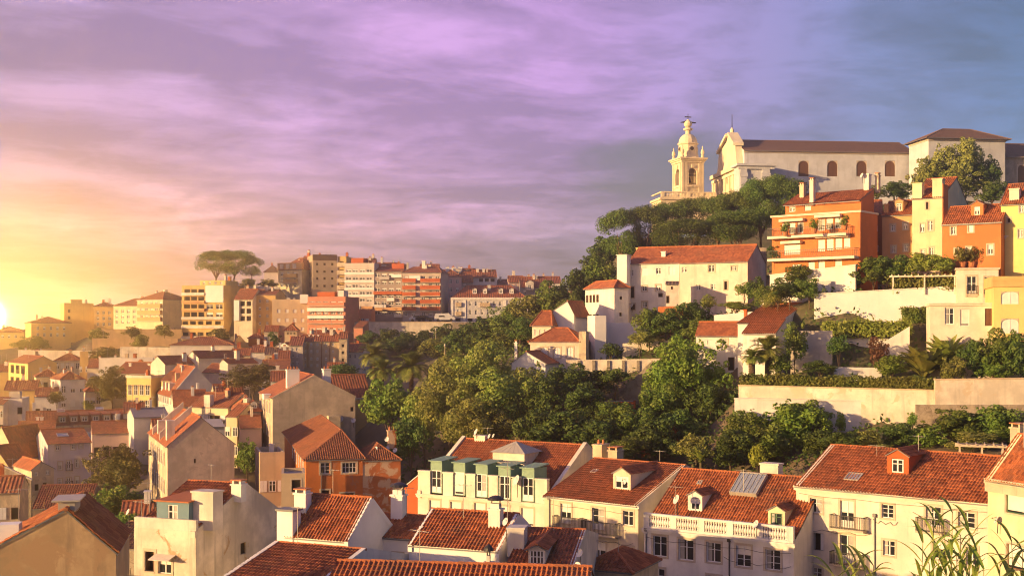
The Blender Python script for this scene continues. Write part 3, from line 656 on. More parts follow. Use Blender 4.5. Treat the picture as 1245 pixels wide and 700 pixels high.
        o = m.build('skylight', [ZINC], s.rf); g = MB(); g.poly(P(-w + f, -hv + f, up), P(w - f, -hv + f, up), P(w - f, hv - f, up), P(-w + f, hv - f, up)); g.build('pane', mat or SKYLT, s.rf)
    def balcony(s, x0, x1, py, rail=1.0, proj=.75, face='f', mat=None, solid=None, bar=.13, name='balcony', thick=.14):
        c0, z = s.loc(x0, py, face); c1, _ = s.loc(x1, py, face); c0, c1 = min(c0, c1), max(c0, c1); w = c1 - c0
        m = MB(); m.box(0, -proj, -thick, w, -.004, 0)
        if solid:
            m.box(0, -proj, 0, w, -proj + .1, rail, 1); m.box(0, -proj + .1, 0, .1, -.004, rail, 1); m.box(w - .1, -proj + .1, 0, w, -.004, rail, 1)
        o = m.build(name, [mat or STONE] + ([solid] if solid else []), s.e); o.matrix_local = s.fmat(face, c0 if face != 'l' else c1, z)
        if not solid:
            r = MB(); t = .013
            r.box(0, -proj, rail - .05, w, -proj + .05, rail); r.box(0, -proj, .08, w, -proj + .04, .12); r.box(0, -proj + .05, rail - .05, .05, -.004, rail); r.box(w - .05, -proj + .05, rail - .05, w, -.004, rail)
            k = max(2, int(w / bar))
            for i in range(k + 1):
                x = .025 + (w - .05) * i / k; r.box(x - t, -proj + .01, 0, x + t, -proj + .04, rail - .05)
            for i in range(int(proj / bar)):
                for x in (.02, w - .02): r.box(x - t, -proj + (i + 1) * bar, 0, x + t, -proj + (i + 1) * bar + .03, rail - .05)
            r.build('railing', IRON, o)
        return o
    def dish(s, px, py, rpx, v=0.0, az=-35, mast=.6):
        """satellite dish on a short mast, facing south-west"""
        u, z = s.loc(px, py, 'f', v); r = rpx / F * (s.PL.y + v); m = MB()
        d = Vector((math.sin(R(az)), -math.cos(R(az)), .45)).normalized(); a = d.orthogonal().normalized(); b = d.cross(a)
        c = Vector((u, v, z)); vs = []; n = 16
        for k in range(4):
            t = k / 3
            for i in range(n): vs.append(c + d * (r * .22 * t * t) + (a * math.cos(2 * math.pi * i / n) + b * math.sin(2 * math.pi * i / n)) * (r * max(t, .02)))
        m.add(vs, [[k * n + i, k * n + (i + 1) % n, (k + 1) * n + (i + 1) % n, (k + 1) * n + i] for k in range(3) for i in range(n)])
        m.cyl(c + b * -r + d * r * .2, c + d * r * 1.1, .015, .015, 4, 1); m.cyl(c + d * r * 1.1, c + d * r * 1.25, .05, .05, 6, 1)
        m.cyl(c - d * .03 + Vector((0, .06, 0)), c + Vector((0, .06, -mast - r)), .03, .03, 6, 1)
        m.build('satellite_dish', [DISHW, IRON], s.e, smooth=False)
    def antenna(s, px, pyt, pyb, v=0.0, arms=5):
        u, zt = s.loc(px, pyt, 'f', v); _, zb = s.loc(px, pyb, 'f', v); m = MB(); m.cyl((u, v, zb - .3), (u, v, zt), .022, .018, 5); m.cyl((u - .7, v, zt - .1), (u + .7, v, zt - .1), .014, .014, 4)
        for i in range(arms): x = -.6 + 1.2 * i / (arms - 1); m.cyl((u + x, v - .35 + .1 * i / arms, zt - .1), (u + x, v + .35 - .1 * i / arms, zt - .1), .009, .009, 4)
        m.build('antenna', ZINC, s.e)
    def pipe(s, px, py0, py1, mat=None, r=.05):
        u, z0 = s.loc(px, py0); _, z1 = s.loc(px, py1); m = MB(); m.cyl((u, -r - .02, z0), (u, -r - .02, z1), r, r, 8); m.box(u - .12, -.22, z0, u + .12, -.01, z0 + .25); m.build('drainpipe', mat or LEAD, s.e)
    def band(s, py0, py1, mat, proj=.06, face='f', name='string_course', x0=None, x1=None):
        z0 = s.loc((x0 or CX), py0, face)[1] if x0 else None
        L = s.W if face == 'f' else s.D
        c0, za = s.loc(x0, py0, face) if x0 else (0, s.mid(py0)); c1, zb = s.loc(x1, py1, face) if x1 else (L, s.mid(py1))
        if c0 > c1: c0, c1 = c1, c0
        m = MB(); m.box(c0, -proj, min(za, zb), c1, -.003, max(za, zb)); o = m.build(name, mat, s.e); o.matrix_local = s.fmat(face, 0, 0) if face != 'l' else s.fmat('l', 0, 0) @ Matrix.Scale(-1, 4, (1, 0, 0))
        return o
    def mid(s, py):
        P = s.PL + s.U * (s.W / 2); return CAMZ - (py - HY) / F * P.y - s.base
    def cable(s, x0, y0, x1, y1, r=.018, sag=.12):
        """a loose cable stapled along the front"""
        a, za = s.loc(x0, y0); b, zb = s.loc(x1, y1); m = MB(); n = 10
        m.tube([(a + (b - a) * i / n, -.05, za + (zb - za) * i / n - sag * math.sin(math.pi * ((i * 3) % n) / n)) for i in range(n + 1)], r, 4); m.build('cable', IRON, s.e)
    def block(s, name, u0, v0, z0, u1, v1, z1, mat, parent=None):
        m = MB(); m.box(u0, v0, z0, u1, v1, z1); return m.build(name, mat, parent or s.e)

def wall_thing(name, label, cat, L, Rt, Y, H, mat, yaw=None, th=.4, cope=None, copeh=.12, group=None, drop=3.0, gpt=True, retain=None):
    """a free-standing or retaining wall: its top edge runs between two pixels of the photograph; Rt[1] lets the top slope"""
    PL = at(L[0], L[1], Y); a = R(yaw or 0); k = (Rt[0] - CX) / F; W_ = (k * PL.y - PL.x) / (math.cos(a) - k * math.sin(a))
    PR = PL + Vector((math.cos(a), math.sin(a), 0)) * W_; zr = CAMZ - (Rt[1] - HY) / F * PR.y if len(Rt) > 1 and Rt[1] is not None else PL.z
    e = empty(name, (PL.x, PL.y, PL.z - H), a); tag(e, label, cat, group); z1 = zr - PL.z + H
    m = MB(); m.add([(0, 0, -drop), (W_, 0, -drop), (W_, th, -drop), (0, th, -drop), (0, 0, H), (W_, 0, z1), (W_, th, z1), (0, th, H)], [[0, 3, 2, 1], [4, 5, 6, 7], [0, 1, 5, 4], [1, 2, 6, 5], [2, 3, 7, 6], [3, 0, 4, 7]])
    m.build('wall', mat, e)
    if cope:
        c = MB(); p = .06; c.add([(-p, -p, H), (W_ + p, -p, z1), (W_ + p, th + p, z1), (-p, th + p, H), (-p, -p, H + copeh), (W_ + p, -p, z1 + copeh), (W_ + p, th + p, z1 + copeh), (-p, th + p, H + copeh)], [[0, 3, 2, 1], [4, 5, 6, 7], [0, 1, 5, 4], [1, 2, 6, 5], [2, 3, 7, 6], [3, 0, 4, 7]]); c.build('coping', cope, e)
    if gpt:
        n = max(2, int(W_ / 5))
        for i in range(n + 1):
            P = PL + (PR - PL) * (i / n); I = Vector((-math.sin(a), math.cos(a), 0)); f = P - I * 1.2; GROUND.append((f.x, f.y, PL.z - H - .2))
            if retain is not None:
                f = P - I * 3.5; GROUND.append((f.x, f.y, PL.z - H - .6))
                for dd in (4.5, 7.5): f = P + I * dd; GROUND.append((f.x, f.y, PL.z + (zr - PL.z) * i / n - retain))
    return e
crng = random.Random(21)
def clutter(h, nc=2, na=1):
    """small chimneys and aerials such as every roof here carries"""
    if h.roof not in ('gable', 'hip', 'flat', 'gablev'): return
    par = h.rf if h.rf is not h.wall else h.e
    for k in range(nc):
        u = h.W * crng.uniform(.15, .85); v = h.D * crng.uniform(.3, .7)
        z = h.zr(u, v) if h.roof != 'hip' else h.E + h.rh * .6
        w = crng.uniform(.35, .7); d = crng.uniform(.5, 1.0); t = crng.uniform(.7, 1.5); m = MB(); m.box(u - w / 2, v, z - .6, u + w / 2, v + d, z + t); m.box(u - w / 2 - .06, v - .06, z + t, u + w / 2 + .06, v + d + .06, z + t + .1)
        if crng.random() < .5: m.box(u - w / 2 + .08, v + .1, z + t + .1, u + w / 2 - .08, v + d - .1, z + t + .35, 1)
        m.build('chimney', [crng.choice((WHITE, WHITE_OLD, CREAM, GREYW, BRICKRED, TAN)), TERRA], par)
    for k in range(na):
        u = h.W * crng.uniform(.15, .85); v = h.D * crng.uniform(.3, .6); z = (h.zr(u, v) if h.roof != 'hip' else h.E + h.rh * .6) - .3; t = crng.uniform(1.6, 2.8); r_ = .03 if h.lod > 1 else .02
        m = MB(); m.cyl((u, v, z), (u, v, z + t), r_, r_, 4); a = crng.uniform(-.6, .6); ca, sa = math.cos(a), math.sin(a); m.cyl((u - .6 * ca, v - .6 * sa, z + t - .1), (u + .6 * ca, v + .6 * sa, z + t - .1), r_ * .7, r_ * .7, 4)
        for j in range(4): q = -.5 + j / 3; m.cyl((u + q * ca - .3 * sa, v + q * sa + .3 * ca, z + t - .1), (u + q * ca + .3 * sa, v + q * sa - .3 * ca, z + t - .1), r_ * .5, r_ * .5, 3)
        m.build('antenna', ZINC, par)
DEBUG = __name__ != '__main__'
# ================================================================ THE RIGHT-HAND TERRACE OF HOUSES BELOW
H = House
h = H('row_house', 'cream row house with red dormer, skylight and iron balconies, behind the tall reeds', 'house', (968, 589), (1203, 611), 95, 14, CREAM, rpix=(1010, 541, 'L'), lod=0, near=True, cornice=CREAM, corn_h=.35, verge=(.10, .4, 'l'), over=.3, key='F1',
  wins=[('f', 992.4, 614, 15, 18, 'c'), ('f', 1030, 624.5, 17, 33, 'd'), ('f', 1079, 621, 14, 17, 's'), ('f', 1134.7, 627, 18, 24, 's'), ('f', 1175, 631.5, 20, 20, 's'),
        ('f', 993.7, 658, 15, 21, 'o', False), ('f', 1029.7, 667, 17, 34, 'd'), ('f', 1080.7, 666, 14, 18, 'c'), ('f', 1141.6, 669, 15, 20, 'c'), ('f', 1181.5, 676, 14, 22, 's'), ('f', 992.5, 698, 13, 18, 'c'), ('f', 1082, 709, 14, 18, 'c')])
h.balcony(1014, 1055, 639.5, rail=1.0); h.balcony(1014, 1053, 683, rail=.95); h.balcony(1118, 1150, 643, rail=.95)
h.dormer(1091.5, 577, 1.7, 1.45, BRICKRED, 'c', ww=.55, wh=.72); h.skylight(1038, 580, 19, 9)
h.antenna(1066, 540, 560, v=4.5); h.pipe(1064, 628, 700); h.cable(972, 599, 1200, 622); h.cable(1062, 630, 1092, 634, sag=.3); h.cable(1110, 622, 1200, 641, sag=.2); h.cable(975, 640, 1060, 648, sag=.25)
h = H('corner_house', 'yellow house cut by the frame edge, white blinds and a stone eaves band', 'house', (1201, 580), (1268, 590), 83, 13, PALEY, rpix=(1238, 528, 'L'), lod=0, near=True, cornice=BEIGE, corn_h=.9, verge=(.12, .45, 'l'),
  wins=[('f', 1234, 611, 22, 26, 'bg'), ('f', 1236, 677, 24, 30, 'bn'), ('f', 1258, 612, 14, 24, 'b')], key='F0')
h.chimney(1234, 519, 12, v=4.6, d=.8, mat=CREAM_OLD); h.dish(1212, 632, 5, v=-.3)
h = H('balustrade_house', 'white house with a stone balustrade before its tiled roof, rooftop glass frame', 'house', (783, 641), (965, 660), 98, 14, WHITE, rpix=(828.6, 569.7, 'L'), lod=0, near=True, over=-.5, key='F2', cornice=WHITE, corn_h=.3, verge=(.05, .35, 'l'),
  wins=[('f', 802.7, 663.5, 17, 25, 'c'), ('f', 834, 668, 18, 25, 'c'), ('f', 868, 671, 18, 24, 'c'), ('f', 904, 676, 18, 25, 's'), ('f', 939.5, 680, 18, 25, 's'), ('f', 800, 703, 17, 24, 'c'), ('f', 868, 711, 17, 24, 'c')])
E2, W2 = h.E, h.W
m = MB(); m.box(0, -.12, E2, W2, .28, E2 + .18); m.box(0, -.10, E2 + 1.02, W2, .26, E2 + 1.2)
for i in range(6):
    x = (W2 - .5) * i / 5; m.box(x, -.08, E2 + .18, x + .5, .24, E2 + 1.02)
bal = m.build('balustrade', WHITE, h.e)
bm_ = MB(); bm_.lathe((0, 0, 0), [(.08, 0), (.10, .05), (.06, .12), (.13, .32), (.12, .42), (.055, .62), (.09, .72), (.08, .84)], 8); bmesh_bal = bm_.mesh('baluster', WHITE)
for i in range(5):
    for j in range(9): link('baluster', bmesh_bal, bal, ((W2 - .5) * i / 5 + .5 + (((W2 - .5) / 5) - .5) * (j + .5) / 9, .08, E2 + .18))
h.dormer(845, 622, 1.25, 1.35, WHITE, 'c', ww=.6); h.dormer(944, 640, 1.35, 1.25, PALEY, 'cg', ww=.7)
h.skylight(911, 591, 34, 26, up=.35, bars=5); h.skylight(851, 587, 6, 4)
h.chimney(935, 563, 22, v=8.2, d=1.0, mat=WHITE_OLD, cap='none'); h.dish(823, 607, 6, v=.5, mast=1.6); h.dish(919.5, 637, 5, v=-.15); h.antenna(821, 590, 640, v=.6); h.pipe(887, 658, 705, IRON); h.cable(786, 652, 962, 672, sag=.2); h.cable(880, 676, 962, 688, sag=.3); h.pipe(786, 645, 705)
h = H('balcony_house', 'cream house with wrought iron balconies and a small gabled dormer holding a dish', 'house', (662, 602), (776, 614), 106, 14, CREAM2, rpix=(722.5, 557, 'L'), lod=0, near=True, cornice=WHITE, corn_h=.25, over=.3, verge=(.10, .35, 'r'), key='F3',
  wins=[('f', 688, 624, 13, 24, 'd'), ('f', 727.5, 630, 15, 27, 'do'), ('f', 763.8, 629.5, 13, 18, 'c'), ('f', 728.6, 669.6, 16, 24, 'c'), ('f', 763.8, 673.5, 13, 20, 'c'), ('f', 690, 664, 13, 20, 'c')])
h.balcony(713, 754, 645.5, rail=1.05, proj=.8); h.balcony(677, 709, 640, rail=1.05, proj=.7)
h.dormer(756, 596, 1.75, 1.45, CREAM2, 'c', ww=.75); h.dish(761, 585, 4, v=1.3, mast=.2); h.skylight(723, 573, 7, 4); h.pipe(668.5, 607, 640, LEAD); h.cable(700, 650, 770, 660, sag=.3); h.cable(670, 612, 772, 624)
h = H('dormer_house', 'tall cream house with five green dormers and a metal roof lantern', 'house', (508, 599), (665, 612), 118, 14, CREAM, rpix=(562, 533, 'L'), lod=0, near=True, over=-.35, key='F4', verge=(.30, .4), tile=TILE_O, cornice=CREAM, corn_h=.3,
  wins=[('f', 528.6, 618, 13, 20, 'bo'), ('f', 554, 619.5, 13, 19, 'bo'), ('f', 583, 621, 13, 20, 'bo'), ('f', 612, 624, 12, 19, 'b'), ('f', 641, 628, 15, 22, 'bo'), ('f', 528.6, 656, 13, 22, 'c'), ('f', 583, 658, 13, 22, 'c')])
dxs = [530.5, 558.5, 585.6, 613.3, 642]
for i, x in enumerate(dxs): h.dormer(x, 599 + i * 2.6, 1.3, 3.0, COPPER, ('d', 'bo', 'd', 'c', 'do')[i], tile=COPPER, kind='flat', maxbk=2.3, ww=.84, wh=.70, wz=.02)
us = [h.loc(x, 602)[0] for x in dxs]; cuts = [0.0] + [q for u in us for q in (u - .74, u + .74)] + [h.W]
for a, b in zip(cuts[0::2], cuts[1::2]):
    if b - a > .15: pb = MB(); pb.box(a, 0.01, h.E, b, .45, h.E + 2.05); pb.box(max(0, a - .05), -.05, h.E + 2.05, min(h.W, b + .05), .5, h.E + 2.2); pb.build('parapet', CREAM, h.e)
u, z = h.loc(626, 545, 'f', 4.6); rl = MB(); w_ = 1.75; z = h.zr(u, 4.6) - .5
rl.box(u - w_, 3.4, z, u + w_, 6.2, z + 1.75); o = rl.build('roof_lantern', CREAM, h.rf)
rl = MB(); zt = z + 1.75; q = [(u - w_ - .25, 3.1, zt), (u + w_ + .25, 3.1, zt), (u + w_ + .25, 6.5, zt), (u - w_ - .25, 6.5, zt)]; t_ = (u, 4.8, zt + 1.0)
for i in range(4): rl.poly(q[i], q[(i + 1) % 4], t_)
rl.poly(*q[::-1])
for i in range(4):
    a, b = Vector(q[i]), Vector(q[(i + 1) % 4])
    for k in range(1, 6): p = a.lerp(b, k / 6); rl.cyl(p, p.lerp(Vector(t_), .97 - abs(k / 6 - .5) * 1.2), .03, .02, 4)
rl.build('lantern_roof', ZINC, h.rf)
h.chimney(726, 540, 11, v=6.3, d=1.6, mat=CREAM_OLD, cap='pots'); h.chimney(744.5, 547, 11, v=6.0, d=1.4, mat=CREAM_OLD); h.chimney(583, 529, 13, v=7.4, d=.8, mat=CREAM, cap='none')
h.dish(579, 525, 4, v=7.2, mast=.3); h.dish(595, 530, 3, v=7.2, mast=.3); h.dish(600, 529.5, 2.6, v=7.2, mast=.3); h.dish(628.5, 584, 6.5, v=-.4, mast=1.0); h.antenna(617, 568, 612, v=-.3)
wall_thing('party_wall', 'brick red party wall with white sloping coping beside the dormer house', 'wall', (486, 597), (508, 578), 119, 9, BRICKRED, yaw=-20, cope=WHITE)

# ================================================================ NEAR ROOFS AT THE FOOT OF THE PICTURE
h = H('low_house', 'long tiled roof nearest of all, its ridge low in the frame', 'house', (398, 713), (714, 722), 58, 10, WHITE, rpix=(412, 682, 'L'), lod=0, near=True, over=.3, key='G6')
h.dish(702, 689, 6, v=2.2, mast=.6); h.chimney(593, 684, 9, v=h.vr + .2, d=.5, cap='hood', mat=WHITE_OLD)
h = H('gable_house', 'white house with a square tiled roof and chimney under a dark metal hood', 'house', (497, 662), (607, 670), 82, 9, WHITE_CLEAN, rpix=(524.5, 618.6, 'L'), lod=0, near=True, over=.12, verge=(.12, .3, 'lr'), key='G1')
h.chimney(600.6, 618, 14, pyb=642, cap='hood', mat=WHITE); h.dish(615, 634, 5, v=1.0, mast=1.0); h.antenna(617, 560, 625, v=2.0)
h = H('attic_house', 'low house whose steep tiled roof carries one attic dormer with a lattice window', 'house', (612, 694), (694, 697), 76, 9, WHITE_OLD, rpix=(637, 642, 'L'), lod=0, near=True, over=.2, key='G2', verge=(.08, .25, 'r'))
h.dormer(652.5, 687, 1.05, 1.0, WHITE_OLD, 't', ww=.84, wh=.86, over=.2, wz=.06); h.chimney(627, 641, 20, v=3.4, d=1.3, mat=GREYW, cap='none'); h.dish(705, 672, 5, v=.6, mast=1.5)
h = H('courtyard_house', 'small white house with a low tiled roof and slim chimney, between two gables', 'house', (440, 651), (500, 655.5), 87, 8, WHITE_CLEAN, rpix=(463, 624, 'L'), lod=0, near=True, over=.12, key='G3', wins=[('f', 456.7, 676, 15, 10, 'c'), ('f', 484, 678, 11, 10, 'c')])
h.chimney(482, 601, 14, pyb=632, cap='hood', mat=WHITE_CLEAN)
h = H('chimney_house', 'white gabled house with broad tiled roof and a squat chimney at its corner', 'house', (346.7, 652), (424, 658), 84, 9, WHITE_CLEAN, rpix=(377, 600.7, 'L'), lod=0, near=True, over=.1, key='G4', verge=(.10, .3, 'r'))
h.chimney(364.5, 599, 14, pyb=625, mat=WHITE_CLEAN); u, z = h.loc(347, 621); h.block('corner_pier', -.6, -.1, 0, .65, .95, z, WHITE_CLEAN); h.block('pier_cap', -.7, -.2, z, .75, 1.05, z + .14, LEAD)
h = H('lean_roof_house', 'house with a plain tiled slope against the stained wall, grey flashing along one side', 'house', (258, 711), (374, 723), 74, 9, WHITE, rpix=(335, 659, 'L'), lod=0, near=True, over=.2, key='G5', verge=(.14, .3, 'lr'))
h = H('stained_house', 'tall white house with rain-streaked end wall, roof terrace and blue attic', 'house', (163, 641), (238, 645), 85, 15, plaster((.72, .63, .50), 1.0, .05, (.40, .28, .17)), yaw=-20, rpix=(300, 588, 'R'), D=10.9, lod=0, near=True, over=-.5, key='G7', verge=(.05, .4, 'r'),
  wins=[('f', 182, 682, 12, 24, 'on'), ('f', 200, 687, 16, 20, 'c'), ('r', 296, 666, 7, 14, 'k', False)])
h.block('parapet', 0, .02, h.E, h.W, .3, h.E + .75, WHITE_OLD); h.dormer(210, 640, 2.6, 1.7, BLUEP, 'c', kind='flat', ww=.3, wh=.8, over=.1, wz=.08)
h.chimney(246, 597, 26, v=.9, d=1.2, mat=WHITE_OLD, cap='none'); h.chimney(287, 588, 12, v=4.6, d=.7, mat=WHITE); h.dish(156, 622, 4, v=.3, mast=1.0); h.antenna(172, 608, 640, v=.4)
aw = MB(); u, z = h.loc(200, 674); aw.add([(u - .7, -.9, z - .25), (u + .9, -.9, z - .25), (u + .9, -.01, z), (u - .7, -.01, z), (u - .7, -.9, z - .2), (u + .9, -.9, z - .2), (u + .9, -.01, z + .05), (u - .7, -.01, z + .05)], [[0, 3, 2, 1], [4, 5, 6, 7], [0, 1, 5, 4], [1, 2, 6, 5], [2, 3, 7, 6], [3, 0, 4, 7]]); aw.build('awning', WHITE_OLD, h.e)
ws = MB(); u0, z0 = h.loc(158, 704); u1, _ = h.loc(222, 704)
for k in (-.12, 0): ws.cyl((u0, -.45, z0 + k + .4), (u1, -.45, z0 + k + .4), .02, .02, 5)
for x in (u0 + .4, u1 - .4): ws.cyl((x, -.45, z0 - .4), (x, -.45, z0 + .9), .02, .02, 5); ws.cyl((x, -.45, z0 + .3), (x, 0, z0 + .3), .02, .02, 5)
ws.build('railing', IRON, h.e)
h = H('barn_house', 'house with a blotched bare brown gable wall and a pale metal vent on its ridge', 'house', (-30, 678), (141, 663), 60, 14, BROWNW, yaw=12, peak=(80, 620), roof='gablev', D=7, lod=0, near=True, over=.1, key='G8', tile=TILE_O)
vb = MB(); ru, E_, rh_ = h.ru, h.E, h.rh
vb.box(ru - .45, .6, E_ + rh_ - .3, ru + .35, 2.6, E_ + rh_ + .35); vb.box(ru - .75, .45, E_ + rh_ + .35, ru + .6, 2.8, E_ + rh_ + .43); vb.build('roof_vent', ZINC, h.rf)
h.block('chimney', .9, .5, E_ - .2, 1.9, 1.5, E_ + 1.5, WHITE_CLEAN, h.rf)
h = H('tiny_house', 'small house under a hipped red roof squeezed below the iron balconies', 'house', (704, 690), (768, 696), 88, 7, CREAM_OLD, roof='hip', D=5.5, rh=1.1, vr=2.7, lod=0, near=True, over=.2, key='T1'); h.antenna(727, 655, 690, v=1.0)

# ================================================================ LEFT MIDDLE GROUND
h = H('tall_house', 'tall narrow house with blank plaster gable and sunlit yellow side', 'house', (203.6, 541.5), (285, 539), 140, 12, plaster((.66, .55, .40), .95, .2, (.5, .4, .29)), yaw=22, roof='gablev', peak=(244, 507), D=21, lod=1, key='M1', tile=TILE_O,
  wins=[('f', 236, 537, 2.6, 9, 'k', False), ('f', 239.5, 537, 2.6, 9, 'k', False), ('f', 243, 537, 2.6, 9, 'k', False), ('f', 237, 560, 2.4, 5, 'k', False)])
h.op
HOUSES['M1'] = h
for v, hh, w_ in ((3.2, 2.6, 1.4), (12.5, 2.0, 1.2)): h.block('chimney', .3, v, h.E - .2, .3 + .9, v + w_, h.E + hh, WHITE_OLD, h.rf)
for v in (7.5, 15.5): pw = MB(); pw.add([(-.05, v, h.E - .3), (h.ru, v, h.E + h.rh), (h.ru, v, h.E + h.rh + .9), (-.05, v, h.E + .9), (-.05, v + .35, h.E - .3), (h.ru, v + .35, h.E + h.rh), (h.ru, v + .35, h.E + h.rh + .9), (-.05, v + .35, h.E + .9)], [[3, 2, 1, 0], [4, 5, 6, 7], [3, 7, 6, 2], [0, 4, 7, 3]]); pw.build('fire_wall', WHITE_OLD, h.rf)
# sunlit side of the same house: four storeys of windows
def side_windows(h, n, zs, w, hh, style='c', v0=.1, v1=.92, sur=False, lod=None):
    for j, z in enumerate(zs):
        for i in range(n):
            v = h.D * (v0 + (v1 - v0) * (i + .5) / n); place_window(h.e, w, hh, style, sur, h.lod if lod is None else lod, Matrix.Translation((-.19, v + w / 2, h.E - z)) @ Matrix.Rotation(R(-90), 4, 'Z'))
side_windows(h, 7, (2.6, 5.8, 9.0), .9, 1.6)
h = H('beige_house', 'broad house with a blank beige gable and two tall white chimneys', 'house', (331.6, 483), (432, 480.5), 168, 12, BEIGE, yaw=18, roof='gablev', peak=(382, 456), D=16, lod=1, key='M2', tile=TILE_O, verge=(.05, .25), wins=[('f', 428, 497, 4, 5.5, 'k', False)])
side_windows(h, 4, (2.4, 5.6, 8.8), 1.0, 1.7)
h.chimney(356.6, 449, 15, v=1.2, d=1.4, mat=WHITE_CLEAN, cap='pots'); h.chimney(398, 448.5, 9, v=.9, d=1.6, mat=WHITE_CLEAN, cap='pots'); h.chimney(325, 479, 8, v=3, d=2.0, mat=WHITE_CLEAN, cap='none')
h.dish(414, 509.5, 4, v=-.4); h.dish(430, 511, 3, v=-.4); h.block('lean_to', 7.4, -1.6, 0, 9.0, -.01, h.E - 2.6, CREAM_OLD)
h = H('wing_house', 'ochre house with a broad red roof behind the beige gable', 'house', (404, 484), (452, 481), 186, 8, OCHRE, yaw=18, vr=5.5, rh=3.3, lod=1, key='M2b', cornice=WHITE)
h = H('orange_house', 'orange house with long hipped tile roof and two pale framed windows', 'house', (372, 559), (441, 557), 130, 7, plaster((.50, .155, .045), .55, .1, (.40, .17, .09)), yaw=14, roof='hip', hip=(5.2, 30.0), ru=4.3, D=36, rh=2.6, vr=18, lod=0, near=True, over=.3, key='M3', tile=TILE_BR,
  wins=[('f', 395, 568.8, 11, 14, 'c'), ('f', 424.5, 568, 17, 13, 't'), ('f', 395, 601, 10, 12, 'k'), ('f', 422, 603, 16, 8, 'k')])
h.pipe(390.5, 577, 606, LEAD)
side_windows(h, 6, (1.8,), 1.0, 1.5, 'c', .05, .6)
h = H('ruined_annex', 'low annex with flaking orange plaster beside the orange house', 'annex', (441, 560), (487, 558.5), 131.5, 7, RUINED, yaw=14, roof='hip', D=7, rh=1.5, vr=3.5, lod=1, near=True, tile=TILE_BR, over=.15, key='M3b')
h.chimney(477, 523, 10, v=4.2, d=1.0, mat=RUINED, cap='pots')
h.dish(470.5, 534, 3, v=3.5); h.dish(471, 545, 3.2, v=2.5); h.dish(480.5, 547, 3, v=2); h.dish(457, 545, 2.6, v=1.4)
h = H('entry_block', 'small flat-roofed block with a framed opening below the orange house', 'annex', (342, 579), (371, 578), 123, 6, TAN, yaw=10, roof='flat', D=5, parapet=.3, lod=1, wins=[('f', 360, 590, 11, 15, 'k')], key='M3c')
h = H('lilac_house', 'pale lilac house of three storeys with iron balconies and roof skylight', 'house', (58, 539.5), (111, 536), 165, 9.5, LILAC, yaw=30, D=10.5, vr=5.4, rh=1.5, lod=1, key='M4', tile=TILE_O,
  wins=[('f', 70, 544.5, 4.5, 5, 'c'), ('f', 89, 543, 4.5, 6, 'c'), ('f', 98.6, 542, 4, 5, 'c'), ('f', 73, 566, 4.6, 10, 'c'), ('f', 83.6, 565.5, 4.6, 12, 'd'), ('f', 93.9, 563, 4.6, 10, 'c'), ('f', 103.2, 561, 4, 9, 'c'), ('f', 73, 586.5, 4.6, 10, 'c'), ('f', 83.6, 586, 4.6, 12, 'd'), ('f', 93.9, 584, 4.6, 10, 'c')])
h.balcony(79.5, 88, 572, rail=.9, proj=.5, bar=.2); h.balcony(79.5, 88, 592.5, rail=.9, proj=.5, bar=.2); h.skylight(76, 529, 14, 4); side_windows(h, 2, (1.9,), .7, 1.0, 'c', .25, .75)
h = H('warehouse', 'long red roof with a row of small dormers, over a pale eaves band', 'house', (69, 517), (166, 513), 200, 6, PINK, yaw=23, vr=6.5, rh=1.9, lod=1, key='M5', cornice=CREAM_OLD, corn_h=.5)
for i, x in enumerate((76, 90, 103, 116.5, 130, 142)): h.dormer(x, 513.5 - i * .55, 1.15, 1.05, CREAM_OLD, 'c', kind='flat', ww=.7, wh=.7)
h.skylight(74, 499, 9, 4); h.skylight(121, 497, 10, 4); h.wgrid('f', 9, (3.2,), 1.0, 1.6)
h = H('cottage', 'small cottage with orange tile roof and shuttered gable windows', 'house', (38.6, 570.5), (65.5, 567), 152, 6, CREAM_OLD, yaw=38, roof='gablev', peak=(50, 561), D=7.5, lod=1, key='M6', tile=TILE_O, wins=[('f', 44, 576, 4, 5, 'c'), ('f', 58, 574, 4, 5.5, 'c'), ('f', 44.5, 592, 5, 8, 'kn'), ('f', 54.5, 590, 5, 8, 'kn')])
wall_thing('rubble_wall', 'rough stone wall with pale sloping coping below the cottage', 'wall', (-12, 559), (38, 584), 147, 7, RUBBLE, yaw=8, cope=WHITE_OLD, copeh=.18)
h = H('low_shed', 'low shed under a shallow red roof before the lilac house', 'shed', (40, 618), (108, 615), 125, 4, DARKPL, yaw=10, vr=5, rh=1.7, lod=1, near=True, key='M7', tile=TILE_BR)
h = H('edge_house', 'pale yellow gabled house at the frame edge with red roof slope', 'house', (-28, 552), (20, 549), 172, 7, PALEY, yaw=-28, roof='gablev', peak=(2, 519), D=6, lod=1, key='M8', tile=TILE_O)
h = H('edge_house', 'lower yellow gable at the frame edge beneath the taller one', 'house', (-30, 574), (17, 570), 163, 6, OCHRE, yaw=-20, roof='gablev', peak=(-6, 542), D=4, lod=1, key='M8b', tile=TILE_O)
h = H('white_block', 'plain white flat-roofed block with a rooftop tank on the valley edge', 'house', (4, 488), (27, 489), 215, 6, WHITE, yaw=12, roof='flat', D=7, parapet=.5, lod=2, key='M9'); h.wgrid('f', 2, (1.2, 3.8), .8, 1.2); h.block('roof_tank', .6, 2, h.E, 2.4, 4, h.E + 1.6, WHITE_OLD)
h = H('white_block', 'narrow pale house half cut off at the frame edge', 'house', (-25, 492), (4, 492), 210, 6, CREAM, yaw=12, roof='shed', D=7, rh=1, lod=2); h.wgrid('f', 2, (1.4, 3.8), .8, 1.2)
